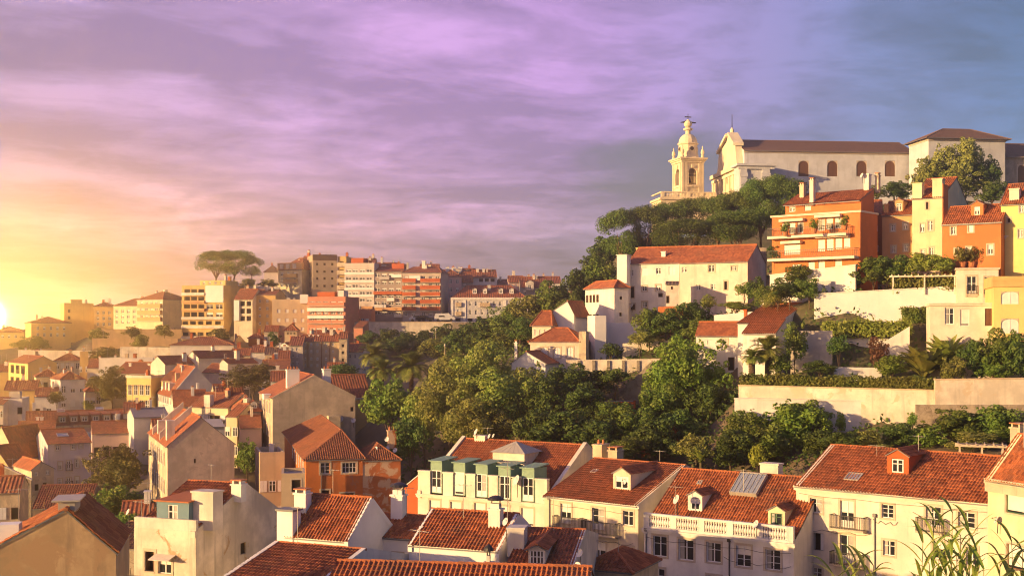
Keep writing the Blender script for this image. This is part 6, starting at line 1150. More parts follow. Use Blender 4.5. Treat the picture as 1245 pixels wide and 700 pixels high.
# ================================================================ VEGETATION: where each plant stands
# kind, px, py of the crown's middle, distance, half width and half height in pixels, trunk length below the crown, label
T = []
def V(kind, px, py, Y, rx, rz, th, label, group=None): T.append((kind, px, py, Y, rx, rz, th, label, group))
PG = 'umbrella pines below the church'
for px, py, Y, rx, rz, lb in ((757, 286, 190, 25, 23, 'umbrella pine lowest on the ridge, end of the pine row'), (785, 277, 191, 26, 20, 'umbrella pine second in the row from the low end'), (815, 272, 192, 26, 19, 'umbrella pine straight below the tower terrace corner'), (846, 267, 192, 27, 19, 'umbrella pine below the bell tower'), (873, 265, 190, 25, 20, 'umbrella pine below the church facade edge'), (899, 262, 188, 28, 22, 'umbrella pine below the side chapel of the church'), (925, 251, 186, 30, 24, 'tall umbrella pine just below the nave'), (950, 246, 184, 30, 24, 'umbrella pine beside the chimneys of the orange flats'), (895, 276, 182, 30, 15, 'lower umbrella pine with bare trunks showing above the cream house'), (830, 284, 184, 34, 13, 'lower umbrella pine behind the roof of the white house')):
    V('pine', px, py, Y, rx, rz, 5.0, lb, PG)
V('pine', 263, 319, 300, 22, 10.0, 2.4, 'umbrella pine with bare forked trunk on the far hilltop', 'umbrella pines on the far hill')
V('pine', 285, 320, 302, 23, 11.5, 1.6, 'darker umbrella pine leaning against the forked one', 'umbrella pines on the far hill'); V('pine', 306, 325, 305, 14, 9, .8, 'smallest umbrella pine at the edge of the far pair', 'umbrella pines on the far hill')
for px, py, Y, rx, rz, lb in ((740, 303, 194, 24, 18, 'dark shrubby pine at the foot of the lowest umbrella pine'), (770, 303, 193, 26, 12, 'dark shrubby pine under the second umbrella pine'), (800, 296, 196, 26, 14, 'dark shrubby pine under the third umbrella pine'), (725, 318, 190, 18, 14, 'dark shrubby pine lowest of all, above the slope trees')): V('dark', px, py, Y, rx, rz, .6, lb, 'shrubby trees under the pines')
SG = 'trees on the wooded slope'
for i, (px, py, Y, rx, rz) in enumerate(((727, 332, 182, 20, 22), (703, 350, 182, 24, 22), (676, 364, 180, 26, 22), (646, 378, 182, 28, 21), (615, 392, 184, 28, 20), (588, 406, 186, 26, 19), (700, 378, 172, 22, 18), (655, 400, 172, 30, 20), (622, 414, 174, 28, 19), (560, 418, 188, 26, 17), (590, 428, 176, 26, 16), (535, 424, 196, 22, 14), (735, 356, 178, 14, 16), (632, 400, 166, 18, 14))):
    V(('tree', 'dark', 'tree', 'olive')[i % 4], px, py, Y, rx, rz, 1.5, ('slope tree right against the low umbrella pine', 'slope tree with dense rounded head below the first', 'slope tree on the skyline over the upper white cottage', 'slope tree on the skyline at the middle of the wood', 'slope tree on the skyline beside the palace front', 'slope tree at the palace wall foot', 'slope tree squeezed behind the cottage gable', 'slope tree with a bare leaning branch', 'slope tree low between skyline and cottage', 'slope tree at the lower end of the skyline row', 'slope tree under the lower end of the row', 'slope tree nearest to the date palms', 'narrow slope tree beside the white house side wall', 'small bright slope tree beside the cream cottage')[i], SG)
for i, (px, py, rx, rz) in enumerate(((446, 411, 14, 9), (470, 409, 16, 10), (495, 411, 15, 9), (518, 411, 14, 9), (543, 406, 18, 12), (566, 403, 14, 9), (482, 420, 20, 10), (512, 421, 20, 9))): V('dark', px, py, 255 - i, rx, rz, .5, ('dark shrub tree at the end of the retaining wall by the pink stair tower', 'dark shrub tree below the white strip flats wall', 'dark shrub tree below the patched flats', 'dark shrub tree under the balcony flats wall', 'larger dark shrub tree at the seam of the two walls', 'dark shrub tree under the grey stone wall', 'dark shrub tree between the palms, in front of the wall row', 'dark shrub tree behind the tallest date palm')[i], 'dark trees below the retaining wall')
for px, py, Y, r, th, lb in ((455, 432, 190, 22, 5, 'date palm farthest of three, standing highest'), (500, 446, 178, 27, 5, 'largest date palm with full feathery head'), (464, 450, 182, 21, 3.5, 'shortest date palm, in front of the farthest one')): V('palm', px, py, Y, r, r, th, lb, 'date palms')
BG = 'plane trees behind the dormer house'
for i, (px, py, Y, rx, rz) in enumerate(((588, 458, 146, 44, 42), (548, 492, 142, 44, 44), (612, 498, 138, 50, 46), (643, 478, 144, 34, 36), (516, 508, 146, 26, 34), (580, 520, 134, 44, 32), (556, 455, 150, 30, 26))): V(('bright', 'olive')[i % 2], px, py, Y, rx, rz, 4, ('tallest plane tree, its crown highest of the group', 'plane tree with open sunlit crown, left part of the group', 'broad plane tree above the metal roof lantern', 'plane tree next to the small white gable cottage', 'plane tree at the edge beside the bright green tree', 'low plane tree right behind the dormer house roof', 'small plane tree behind the two large ones, near the palms')[i], BG)
V('green', 473, 492, 152, 32, 36, 4, 'bright green spreading tree beside the ruined annex dishes'); V('dark', 500, 535, 138, 24, 26, 2, 'dark shaded tree below the bright green one')
DG = 'dark trees in the hollow'
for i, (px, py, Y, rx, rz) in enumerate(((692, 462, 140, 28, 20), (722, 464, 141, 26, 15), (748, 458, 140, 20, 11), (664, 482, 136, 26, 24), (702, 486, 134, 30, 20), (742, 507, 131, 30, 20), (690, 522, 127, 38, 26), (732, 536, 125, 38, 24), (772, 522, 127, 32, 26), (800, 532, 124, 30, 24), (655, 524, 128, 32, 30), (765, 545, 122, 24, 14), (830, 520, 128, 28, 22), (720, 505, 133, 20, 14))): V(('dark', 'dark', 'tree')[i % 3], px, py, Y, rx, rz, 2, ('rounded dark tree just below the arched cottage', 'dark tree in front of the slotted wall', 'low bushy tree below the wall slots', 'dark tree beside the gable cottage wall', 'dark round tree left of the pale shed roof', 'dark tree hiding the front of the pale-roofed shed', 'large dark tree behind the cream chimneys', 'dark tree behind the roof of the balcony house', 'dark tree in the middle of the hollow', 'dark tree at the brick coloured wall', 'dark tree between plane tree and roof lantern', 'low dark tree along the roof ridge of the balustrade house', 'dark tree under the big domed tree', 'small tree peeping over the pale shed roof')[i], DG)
V('green', 838, 462, 138, 50, 50, 3, 'big dome-shaped tree standing alone in front of the garden walls'); V('dark', 866, 494, 132, 34, 26, 2, 'dark tree at the foot of the big domed tree'); V('tree', 806, 494, 134, 28, 26, 2, 'bushy tree on the shaded side of the domed tree')
NG = 'garden trees behind the balustrade house'
for i, (px, py, Y, rx, rz, k) in enumerate(((962, 518, 121, 42, 30, 'green'), (926, 538, 118, 34, 26, 'tree'), (888, 545, 118, 32, 22, 'dark'), (985, 506, 123, 22, 20, 'green'), (905, 518, 123, 28, 20, 'tree'), (848, 545, 119, 30, 18, 'olive'), (1000, 540, 116, 22, 16, 'dark'))): V(k, px, py, Y, rx, rz, 1.5, ('leafy bright tree before the white weep-hole wall', 'tree above the white chimney of the balustrade house', 'dark tree behind the glass roof frame', 'top tuft of the leafy tree against the white wall', 'tree at the start of the white weep-hole wall', 'tangled yellowish tree behind the small ridge of tiles', 'dark bush at the corner of the cream row house')[i], NG)
V('banana', 852, 550, 114, 17, 17, 1.5, 'banana plant with ragged leaves behind the balustrade house roof'); V('yellow', 922, 556, 112, 10, 14, 1, 'yellow flowering shrub beside the white chimney stump')
WG = 'shrubs along the foot of the white wall'
for i, (px, py, Y, rx, rz, k) in enumerate(((1026, 535, 112, 24, 12, 'dark'), (1060, 537, 112, 24, 13, 'olive'), (1098, 530, 113, 24, 16, 'dark'), (1128, 532, 112, 20, 14, 'green'), (1160, 517, 113, 36, 22, 'tree'), (1206, 516, 112, 34, 22, 'tree'), (1238, 524, 110, 20, 18, 'dark'), (1182, 536, 109, 30, 12, 'olive'), (1109, 511, 113.5, 7, 9, 'green'), (1022, 514, 121, 6, 12, 'green'))): V(k, px, py, Y, rx, rz, .4, ('dark shrub first along the white wall foot', 'flowering shrub in the middle of the wall foot', 'dark shrub where white wall meets rubble', 'bright shrub under the rubble bank corner', 'wide bushy tree in front of the rubble bank', 'second wide bushy tree by the pergola frame', 'dark bush at the corner house chimney', 'low sunny shrub right behind the red dormer ridge', 'single upright plant on the rubble corner', 'thin young plant against the white wall')[i], WG)
V('palm', 934, 426, 130, 25, 26, 1.6, 'fan palm with a stout trunk before the white garden house'); V('palm', 914, 434, 129, 15, 14, 1.2, 'smaller fan palm crowding the stout one')
V('tree', 966, 414, 132, 16, 20, 1, 'dark climber tree against the white gable'); V('dark', 1020, 421, 131, 14, 12, 2.2, 'little round-headed orange tree on a thin trunk'); V('dark', 998, 447, 129, 20, 9, .3, 'clipped low round bush under the orange tree'); V('green', 1085, 446, 128, 17, 13, .3, 'light green round bush at the staircase foot'); V('purple', 1068, 426, 131, 12, 15, .6, 'purple-leaved shrub beside the staircase')
V('tree', 948, 444, 130, 14, 12, .4, 'shrub between the two palms and the clipped bush')
V('banana', 1124, 436, 127, 42, 34, 1.5, 'broad giant-leaved bird of paradise clump before the beige house'); V('banana', 1150, 424, 128, 34, 36, 1.5, 'taller giant-leaved clump with upright blades'); V('olive', 1160, 449, 124, 18, 14, .3, 'bronze-tinted round shrub on the tan wall'); V('dark', 1188, 438, 125, 22, 24, 1, 'dark tree under the brown door blind'); V('tree', 1222, 428, 124, 28, 28, 1.5, 'big bushy tree before the yellow arched house'); V('dark', 1244, 442, 122, 18, 22, 1, 'dark tree half cut by the frame edge'); V('green', 1208, 452, 122, 20, 10, .3, 'low bush on top of the plain tan wall')
OG = 'bushes below the orange flats'
for i, (px, py, Y, rx, rz, k) in enumerate(((1062, 330, 141, 26, 17, 'tree'), (1086, 326, 140, 24, 15, 'dark'), (1118, 320, 138, 26, 13, 'lime'), (1142, 322, 137, 18, 12, 'lime'), (974, 334, 144, 18, 11, 'tree'), (960, 352, 141, 24, 14, 'dark'), (984, 352, 140, 18, 14, 'tree'), (946, 358, 141, 12, 11, 'olive'), (1035, 341, 142, 14, 9, 'dark'), (926, 360, 146, 12, 12, 'tree'), (938, 366, 143, 12, 9, 'olive'), (942, 308, 150, 10, 8, 'dark'))): V(k, px, py, Y, rx, rz, .3, ('large bush under the shaded end of the orange flats', 'dark bush below the tan orange house', 'feathery yellow-green bush below the tall yellow house', 'feathery bush beside the flower terrace', 'bush spilling over the white arcaded wall', 'dark bush cluster lowest on the terrace steps', 'tall bush at the end of the arcaded wall', 'small bush by the lower garden steps', 'bush between pillar wall and orange flats', 'bush in the strip beside the rubble gable', 'yellowish bush next to the strip steps', 'dark creeper on the balcony end of the orange flats')[i], OG)
RG = 'trees in front of the big white house'
for i, (px, py, Y, rx, rz, k) in enumerate(((790, 396, 150, 22, 20, 'tree'), (816, 394, 149, 24, 18, 'dark'), (842, 386, 150, 24, 20, 'dark'), (852, 402, 146, 22, 15, 'tree'), (862, 368, 152, 9, 9, 'olive'), (778, 411, 148, 16, 10, 'olive'), (742, 426, 149, 12, 8, 'dark'), (905, 352, 154, 12, 8, 'green'), (895, 372, 149, 22, 5, 'lime'), (918, 352, 152, 12, 14, 'dark'))): V(k, px, py, Y, rx, rz, .8, ('sunlit tree in front of the shadowed white corner', 'dark tree below the orange painted wall', 'dark tree under the square annex', 'tree next to the sweeping parapet', 'yellow-green shrub below the cream house door', 'low shrub at the end of the white terrace wall', 'shrub growing in the angle of the turret and tan wall', 'small shrub on the steps beside the cream house', 'clipped strip of hedge above the curved white wall', 'dark ivy bush below the rubble gable')[i], RG)
CG = 'tree clumps before the church nave'
for i, (px, py, Y, rx, rz, k) in enumerate(((1126, 214, 186, 20, 22, 'olive'), (1150, 204, 186, 22, 28, 'yellowish'), (1174, 196, 186, 20, 26, 'yellowish'), (1196, 212, 186, 22, 24, 'dark'), (1206, 234, 182, 20, 14, 'dark'), (1165, 226, 184, 32, 18, 'olive'), (1088, 232, 182, 20, 11, 'dark'), (1066, 234, 181, 12, 8, 'tree'))): V(k, px, py, Y, rx, rz, 1.5, ('open olive-toned tree at the church corner', 'sunlit tree rising before the transept', 'tallest sunlit tree tip before the transept', 'dark tree half hiding the stone wing', 'dark tree low beside the pale gable', 'olive tree mass behind the two square chimney blocks', 'dark shrub below the nave windows', 'small shrub behind the roof of the orange flats')[i], CG)
LG = 'trees among the valley roofs'
for i, (px, py, Y, rx, rz, k) in enumerate(((142, 572, 150, 40, 30, 'brown'), (143, 612, 128, 32, 24, 'green'), (156, 640, 108, 24, 16, 'green'), (136, 470, 236, 26, 22, 'hazy'), (308, 460, 206, 36, 17, 'brown'), (300, 558, 168, 17, 24, 'green'), (422, 453, 204, 24, 10, 'dark'), (38, 419, 318, 20, 9, 'hazy'), (128, 431, 268, 20, 9, 'hazy'), (333, 412, 252, 8, 8, 'dark'), (69, 484, 222, 9, 8, 'hazy'), (107, 493, 220, 8, 6, 'hazy'), (200, 402, 288, 11, 8, 'hazy'), (160, 404, 290, 11, 8, 'hazy'), (170, 415, 274, 12, 8, 'hazy'), (120, 407, 292, 11, 8, 'hazy'), (268, 407, 268, 12, 8, 'brown'), (325, 345, 302, 12, 6, 'hazy'), (300, 344, 300, 10, 5, 'hazy'))): V(k, px, py, Y, rx, rz, 1.0, ('large brownish tree in the courtyard between lilac house and tall house', 'green tree in front of the large brownish one', 'small conical tree beside the roof terrace', 'big golden hazy tree beside the ornate yellow house', 'broad dark tree above the yellow chimney-stack house', 'tree filling the lane between the tall house and beige gable', 'dark shrub behind the beige gable ridge', 'hazy tree under the golden houses near the sun', 'hazy tree on the slope below the yellow flats', 'round bush at the little brown pavilion', 'hazy bush beside the white villa', 'bright hazy bush above the long warehouse roof', 'hazy scrub beside the loggia flats', 'hazy scrub patch under the yellow hipped house', 'hazy scrub between the two low walls', 'hazy scrub at the start of the low wall', 'brown tree beneath the loggia flats', 'scrub below the garden wall of the pines', 'scrub at the foot of the umbrella pines')[i], LG)
for kind, px, py, Y, rx, rz, th, lb, g in T:
    P = at(px, py, Y); GROUND.append((P.x, P.y, P.z - rz * Y / F * .92 - th))

# ================================================================ TERRAIN
for a in ((-6, 0, 24.5), (0, 4, 24.5), (20, 15, 22), (-25, 12, 21), (8, 22, 20.5), (16, 22, 20), (0, 40, 13), (25, 45, 13), (-30, 40, 10), (-60, 60, 8), (-140, 60, 7), (-140, 140, 7), (-100, 0, 9), (-300, 0, 8), (-300, 200, 12), (-200, 300, 22), (-160, 420, 27), (-60, 420, 34), (60, 420, 38), (-300, 500, 26), (100, 330, 52), (180, 260, 52), (60, 330, 50), (200, 420, 48), (0, 330, 36), (-40, 340, 38), (90, 150, 30), (90, 100, 16), (60, 60, 12), (120, 60, 14), (300, 100, 30), (-200, 900, 26), (200, 900, 30), (0, 700, 30), (-400, 400, 25), (400, 400, 40)): GROUND.append(a)
GP = np.array(GROUND)
def ground_z(x, y):
    x = np.atleast_1d(np.asarray(x, float)); y = np.atleast_1d(np.asarray(y, float)); out = np.empty(len(x))
    for i in range(0, len(x), 4000):
        d2 = (x[i:i + 4000, None] - GP[None, :, 0]) ** 2 + (y[i:i + 4000, None] - GP[None, :, 1]) ** 2
        w = 1.0 / (d2 + 6.0) ** 1.9; out[i:i + 4000] = (w * GP[None, :, 2]).sum(1) / w.sum(1)
    return out
xs = np.concatenate([np.linspace(-280, -190, 12)[:-1], np.arange(-190, 150, 2.5), np.linspace(150, 280, 12)]); ys = np.concatenate([np.linspace(-60, 40, 15)[:-1], np.arange(40, 400, 2.5), np.linspace(400, 560, 20)])
XX, YY = np.meshgrid(xs, ys); ZZ = ground_z(XX.ravel(), YY.ravel()) - .15; nx, ny = len(xs), len(ys)
vv = np.stack([XX.ravel(), YY.ravel(), ZZ], 1); idx = np.arange(nx * ny).reshape(ny, nx); ff = np.stack([idx[:-1, :-1].ravel(), idx[:-1, 1:].ravel(), idx[1:, 1:].ravel(), idx[1:, :-1].ravel()], 1)
me = bpy.data.meshes.new('ground'); me.from_pydata(vv.tolist(), [], ff.tolist()); me.polygons.foreach_set('use_smooth', [True] * len(ff)); me.update()
g = NT('dry_earth'); p = g.pos(); n1 = g.noise(p, .08, 6, .6); n2 = g.noise(p, .9, 5, .65)
c_ = g.mix(g.sm(n1, .38, .62), (.17, .125, .075), (.085, .085, .038)); c_ = g.mix(g.math('MULTIPLY', g.sm(n2, .45, .7), .6), c_, (.22, .17, .11)); g.l(c_, g.b.inputs['Base Color']); g.b.inputs['Roughness'].default_value = .95; g.bump(n2, .6, .25)
me.materials.append(g.mat); tag(link('ground', me), kind='structure')
# street on the retaining wall
st_ = MB(); A = at(424, 391.2, 274); st_.box(A.x, 274.4, A.z - .3, A.x + 36, 281.5, A.z - .05); tag(st_.build('road', ASPHALT), kind='structure')
# ================================================================ VEGETATION: shapes
def leaf_mesh(name, C, Nr, size, mat, seed, aspect=.55, lean=.62):
    """many small leaf faces: centres C, outward directions Nr"""
    r = np.random.RandomState(seed); n = len(C)
    nr = Nr + lean * r.normal(size=(n, 3)); nr /= np.linalg.norm(nr, axis=1)[:, None]
    t = np.cross(nr, r.normal(size=(n, 3))); t /= np.linalg.norm(t, axis=1)[:, None]; b = np.cross(nr, t)
    s = (size * r.uniform(.6, 1.35, n))[:, None]; a = aspect
    V_ = np.stack([C - t * s, C + b * s * a + nr * s * .12, C + t * s, C - b * s * a + nr * s * .12], 1).reshape(-1, 3)
    me = bpy.data.meshes.new(name); me.vertices.add(4 * n); me.vertices.foreach_set('co', V_.ravel()); me.loops.add(4 * n); me.loops.foreach_set('vertex_index', np.arange(4 * n, dtype=np.int32))
    me.polygons.add(n); me.polygons.foreach_set('loop_start', np.arange(0, 4 * n, 4, dtype=np.int32)); me.update(calc_edges=True); me.validate(); me.materials.append(mat); return me
def crown_points(lobes, n, seed, shell=(.55, 1.04)):
    r = np.random.RandomState(seed); L = np.array([(*c, q) for c, q in lobes]); w = L[:, 3] ** 2; k = r.choice(len(L), n, p=w / w.sum())
    d = r.normal(size=(n, 3)); d /= np.linalg.norm(d, axis=1)[:, None]; d[:, 2] += .12; d /= np.linalg.norm(d, axis=1)[:, None]
    rad = L[k, 3] * (shell[0] + (shell[1] - shell[0]) * r.uniform(0, 1, n) ** .45); C = L[k, :3] + d * rad[:, None]; return C, d
def broad_lobes(seed, k=22, big=.42, flat=1.0):
    r = np.random.RandomState(seed); out = []
    for i in range(k):
        z = r.uniform(-.75, 1.0); t = r.uniform(0, 2 * math.pi); q = math.sqrt(max(0, 1 - z * z)); e = r.uniform(.50, .98)
        out.append(((q * math.cos(t) * e, q * math.sin(t) * e, z * e * flat), big * r.uniform(.40, 1.0)))
    for i in range(k):
        z = r.uniform(-.6, 1.0); t = r.uniform(0, 2 * math.pi); q = math.sqrt(max(0, 1 - z * z)); e = r.uniform(.85, 1.16); out.append(((q * math.cos(t) * e, q * math.sin(t) * e, z * e * flat), big * r.uniform(.18, .42)))
    return out + [((0, 0, 0), .45), ((.2, -.1, -.3), .4), ((-.2, .15, .2), .4)]
def pine_lobes(seed):
    r = np.random.RandomState(seed); out = []
    for i in range(46):
        t = r.uniform(0, 2 * math.pi); q = math.sqrt(r.uniform(0, 1)) * .86; z = .80 * math.sqrt(max(0, 1 - q * q)) + r.uniform(-.12, .06); out.append(((q * math.cos(t), q * math.sin(t), z - .1), r.uniform(.18, .32)))
    for i in range(22):
        t = r.uniform(0, 2 * math.pi); q = r.uniform(.2, .95); out.append(((q * math.cos(t), q * math.sin(t), r.uniform(-.62, .0)), r.uniform(.18, .30)))
    return out
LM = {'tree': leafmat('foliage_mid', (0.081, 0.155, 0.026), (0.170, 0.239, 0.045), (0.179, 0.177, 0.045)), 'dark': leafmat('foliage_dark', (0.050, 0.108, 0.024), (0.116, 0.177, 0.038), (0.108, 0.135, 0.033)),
      'green': leafmat('foliage_green', (0.108, 0.218, 0.030), (0.206, 0.310, 0.053), (0.215, 0.248, 0.045)), 'olive': leafmat('foliage_olive', (0.152, 0.207, 0.045), (0.287, 0.310, 0.075), (0.300, 0.269, 0.075)),
      'bright': leafmat('foliage_plane', (0.152, 0.239, 0.039), (0.296, 0.340, 0.075), (0.300, 0.290, 0.067)), 'pine': leafmat('pine_needles', (0.054, 0.120, 0.021), (0.134, 0.203, 0.033), (0.125, 0.155, 0.030), .12),
      'lime': leafmat('foliage_lime', (0.215, 0.310, 0.038), (0.300, 0.340, 0.075), (0.300, 0.340, 0.075)), 'brown': leafmat('foliage_brown', (0.108, 0.124, 0.030), (0.197, 0.177, 0.048), (0.215, 0.155, 0.045)),
      'hazy': leafmat('foliage_dry', (0.152, 0.177, 0.033), (0.269, 0.259, 0.053), (0.251, 0.207, 0.045)), 'yellow': leafmat('yellow_blossom', (0.300, 0.340, 0.045), (0.287, 0.340, 0.045), (0.300, 0.340, 0.045)), 'purple': leafmat('purple_leaf', (0.134, 0.062, 0.041), (0.233, 0.124, 0.067), (0.179, 0.103, 0.045)),
      'yellowish': leafmat('foliage_straw', (0.233, 0.259, 0.053), (0.300, 0.340, 0.098), (0.300, 0.310, 0.075)), 'palm': leafmat('palm_frond', (0.149, 0.232, 0.045), (0.295, 0.358, 0.080), (0.215, 0.197, 0.045), .2), 'banana': leafmat('banana_leaf', (0.108, 0.177, 0.033), (0.233, 0.290, 0.060), (0.287, 0.248, 0.060), .3),
      'reed': leafmat('reed_leaf', (0.179, 0.290, 0.041), (0.300, 0.340, 0.075), (0.300, 0.340, 0.105), .35), 'hedge': leafmat('hedge_leaf', (0.081, 0.145, 0.026), (0.179, 0.228, 0.045), (0.233, 0.207, 0.045))}
CR = {'big': [leaf_mesh('crown', *crown_points(broad_lobes(s, 30, .36), 10500, s, (.7, 1.04)), .041, LM['tree'], s, .6, .5) for s in (1, 2, 3, 4)],
      'small': [leaf_mesh('crown', *crown_points(broad_lobes(s, 20, .42, .95), 4200, s, (.65, 1.04)), .066, LM['tree'], s, .6, .5) for s in (11, 12, 13, 14)],
      'tiny': [leaf_mesh('crown', *crown_points(broad_lobes(s, 12, .52), 1500, s), .10, LM['tree'], s) for s in (21, 22)],
      'pine': [leaf_mesh('crown', *crown_points(pine_lobes(s), 17000, s, (.6, 1.03)), .034, LM['pine'], s, .35, .6) for s in (31, 32, 33)]}
def trunk_mesh(kind, seed):
    r = random.Random(seed); m = MB(); pts = [Vector((0, 0, 0))]; rad = [.05]
    for i in range(1, 6): pts.append(Vector((r.uniform(-.05, .05), r.uniform(-.05, .05), i / 5 * .72))); rad.append(.05 - .005 * i)
    m.tube(pts, rad, 8)
    for k in range(6 if kind == 'pine' else 5):
        a = k * 2.4 + r.uniform(-.4, .4); st = pts[3 if kind == 'pine' else 2 + k % 3]; q = .5 if kind == 'pine' else .36
        e = Vector((q * math.cos(a) * r.uniform(.6, 1), q * math.sin(a) * r.uniform(.6, 1), r.uniform(.9, 1.05))); mid = st.lerp(e, .5) + Vector((0, 0, -.05)); m.tube([st, mid, e], [.03, .022, .01], 6)
    return m.mesh('trunk', PINEBARK if kind == 'pine' else BARK)
TR = {'pine': [trunk_mesh('pine', 1), trunk_mesh('pine', 2)], 'tree': [trunk_mesh('tree', 3), trunk_mesh('tree', 4), trunk_mesh('tree', 5)]}
def frond_mesh(n, seed, kind):
    """palm or banana heads of unit radius"""
    r = np.random.RandomState(seed); V_ = []; F_ = []
    def quad(a, b, c, d): o = len(V_); V_.extend([a, b, c, d]); F_.append([o, o + 1, o + 2, o + 3])
    for i in range(n):
        az = i * 2.39996 + r.uniform(-.2, .2); e0 = r.uniform(-.25, 1.35) if kind == 'palm' else r.uniform(.45, 1.35) if kind == 'banana' else r.uniform(-.5, 1.3); L = r.uniform(.85, 1.08); H_ = np.array([math.cos(az), math.sin(az), 0]); U_ = np.array([0, 0, 1.0]); side = np.array([-math.sin(az), math.cos(az), 0])
        droop = r.uniform(1.0, 1.7) if kind == 'palm' else r.uniform(.5, 1.4) if kind == 'banana' else .35
        pts = []; p = np.zeros(3); m_ = 14
        for k in range(m_ + 1): pts.append(p.copy()); a = e0 - droop * (k / m_) ** 1.3; p = p + (H_ * math.cos(a) + U_ * math.sin(a)) * (L / m_)
        if kind == 'palm':
            for k in range(1, m_):
                for h2_ in (0, .5):
                    q = pts[k] * (1 - h2_) + pts[k + 1] * h2_; d = pts[k + 1] - pts[k]; d /= np.linalg.norm(d); lw = .26 * math.sin(math.pi * min(1, (k + h2_) / m_ * .85 + .13)) + .03; upv = np.cross(side, d)
                    for sg in (-1, 1):
                        tip = q + side * sg * lw * .8 + d * lw * .75 - upv * lw * .15 + r.normal(size=3) * .012; w = d * .019; quad(q - w, q + w, tip + w * .3, tip - w * .3)
            for k in range(m_): w = side * .010; quad(pts[k] - w, pts[k] + w, pts[k + 1] + w, pts[k + 1] - w)
        elif kind == 'banana':
            for k in range(3, m_):
                t0, t1 = (k - 3) / (m_ - 3), (k - 2) / (m_ - 3); w0, w1 = .19 * math.sin(math.pi * (t0 * .9 + .07)), .19 * math.sin(math.pi * (t1 * .9 + .07)); u0_ = U_ * .06
                for sg in (-1, 1):
                    j = r.uniform(.8, 1.1); quad(pts[k], pts[k + 1] - (pts[k + 1] - pts[k]) * .06, pts[k + 1] + side * sg * w1 * j + u0_ * sg * 0 + U_ * w1 * .25, pts[k] + side * sg * w0 * j + U_ * w0 * .25)
            for k in range(3): w = side * .02; quad(pts[k] - w, pts[k] + w, pts[k + 1] + w, pts[k + 1] - w)
        else:                                            # fan palm: a stalk with a pleated disc of blades
            for k in range(8): w = side * .01; quad(pts[k] - w, pts[k] + w, pts[k + 1] + w, pts[k + 1] - w)
            c = pts[8]; d = pts[9] - pts[8]; d /= np.linalg.norm(d); up_ = np.cross(side, d)
            for b in range(18):
                t = -1.9 + 3.8 * b / 17; v = d * math.cos(t) + side * math.sin(t); lw = .42 * (1 - .25 * abs(t) / 1.9); o = np.cross(v, up_) * .035; tip = c + v * lw - up_ * .10 * r.uniform(0, 1.5); quad(c, c + v * lw * .5 + o, tip, c + v * lw * .5 - o)
    me = bpy.data.meshes.new('crown'); me.from_pydata([tuple(x) for x in V_], [], F_); me.materials.append(LM['banana' if kind == 'banana' else 'palm']); me.update(); return me
FR = {'palm': frond_mesh(64, 5, 'palm'), 'banana': frond_mesh(40, 6, 'banana'), 'fanpalm': frond_mesh(34, 7, 'fan')}
def palm_trunk():
    m = MB(); m.tube([(0, 0, 0), (.02, .01, .35), (.0, .02, .7), (0, 0, 1)], [.11, .085, .08, .10], 10)
    for k in range(18):
        z = .05 + k * .052; m.lathe((0, 0, z), [(.085, 0), (.105, .03), (.08, .045)], 10)
    return m.mesh('trunk', plain('palm_trunk', (.13, .09, .055), .95, 0, .35, 3))
PT = palm_trunk()
KINDNAME = {'pine': ('umbrella_pine', 'pine tree'), 'palm': ('date_palm', 'palm tree'), 'fanpalm': ('fan_palm', 'palm tree'), 'banana': ('banana_plant', 'plant')}
_tinted = {}
def tinted(me, mat):
    k = (me.name, mat.name)
    if k not in _tinted: c = me.copy(); c.materials.clear(); c.materials.append(mat); _tinted[k] = c
    return _tinted[k]
tr_rng = random.Random(3)
for i, (kind, px, py, Y, rx, rz, th, lb, grp) in enumerate(T):
    P = at(px, py, Y); a = rx * Y / F; c = rz * Y / F; gz = float(ground_z(P.x, P.y)[0]) - .2; gz = min(gz, P.z - c * .7)
    nm, ct = KINDNAME.get(kind, ('broadleaf_tree', 'tree') if c > 1.7 else ('shrub', 'shrub'))
    e = empty(nm, (P.x, P.y, gz), tr_rng.uniform(0, 6.28) if kind not in ('banana',) else .4); tag(e, lb, ct, grp); hgt = P.z - gz
    if kind in FR:
        me = FR[kind]; o = link('crown', me, e, (0, 0, hgt - (c * .75 if kind == 'banana' else 0))); o.scale = (a, a, c * (1 if kind != 'banana' else 1.6)); 
        if kind != 'banana': t = link('trunk', PT, e); w = 3.6 if kind == 'palm' else 2.2; t.scale = (w, w, hgt)
        else: m = MB(); m.cyl((0, 0, 0), (0, 0, hgt - c * .7), .16, .12, 8); m.build('trunk', plain('banana_stem', (.12, .10, .05), .8), e)
    else:
        if kind == 'pine': me = CR['pine'][i % 3] if Y < 280 else tinted(CR['pine'][i % 3], LM['green'])
        else:
            me = CR['big' if a > 3.4 else 'small' if a > 1.5 else 'tiny'][i % (4 if a > 1.5 else 2)]; me = tinted(me, LM[kind])
        o = link('crown', me, e, (0, 0, hgt)); s = tr_rng.uniform(.95, 1.05); o.scale = (a * s, a * s, c) if kind != 'pine' else (a * s * 1.18, a * s * 1.18, c * 1.5)
        t = link('trunk' if nm != 'shrub' else 'stem', TR['pine' if kind == 'pine' else 'tree'][i % 2], e); hh = max(hgt + c * .15, .5) if kind != 'pine' else hgt; w = max(a * .9, 1.2) if kind != 'pine' else a * 1.15; t.scale = (w * (1 if kind == 'pine' else .9), w * (1 if kind == 'pine' else .9), hh)
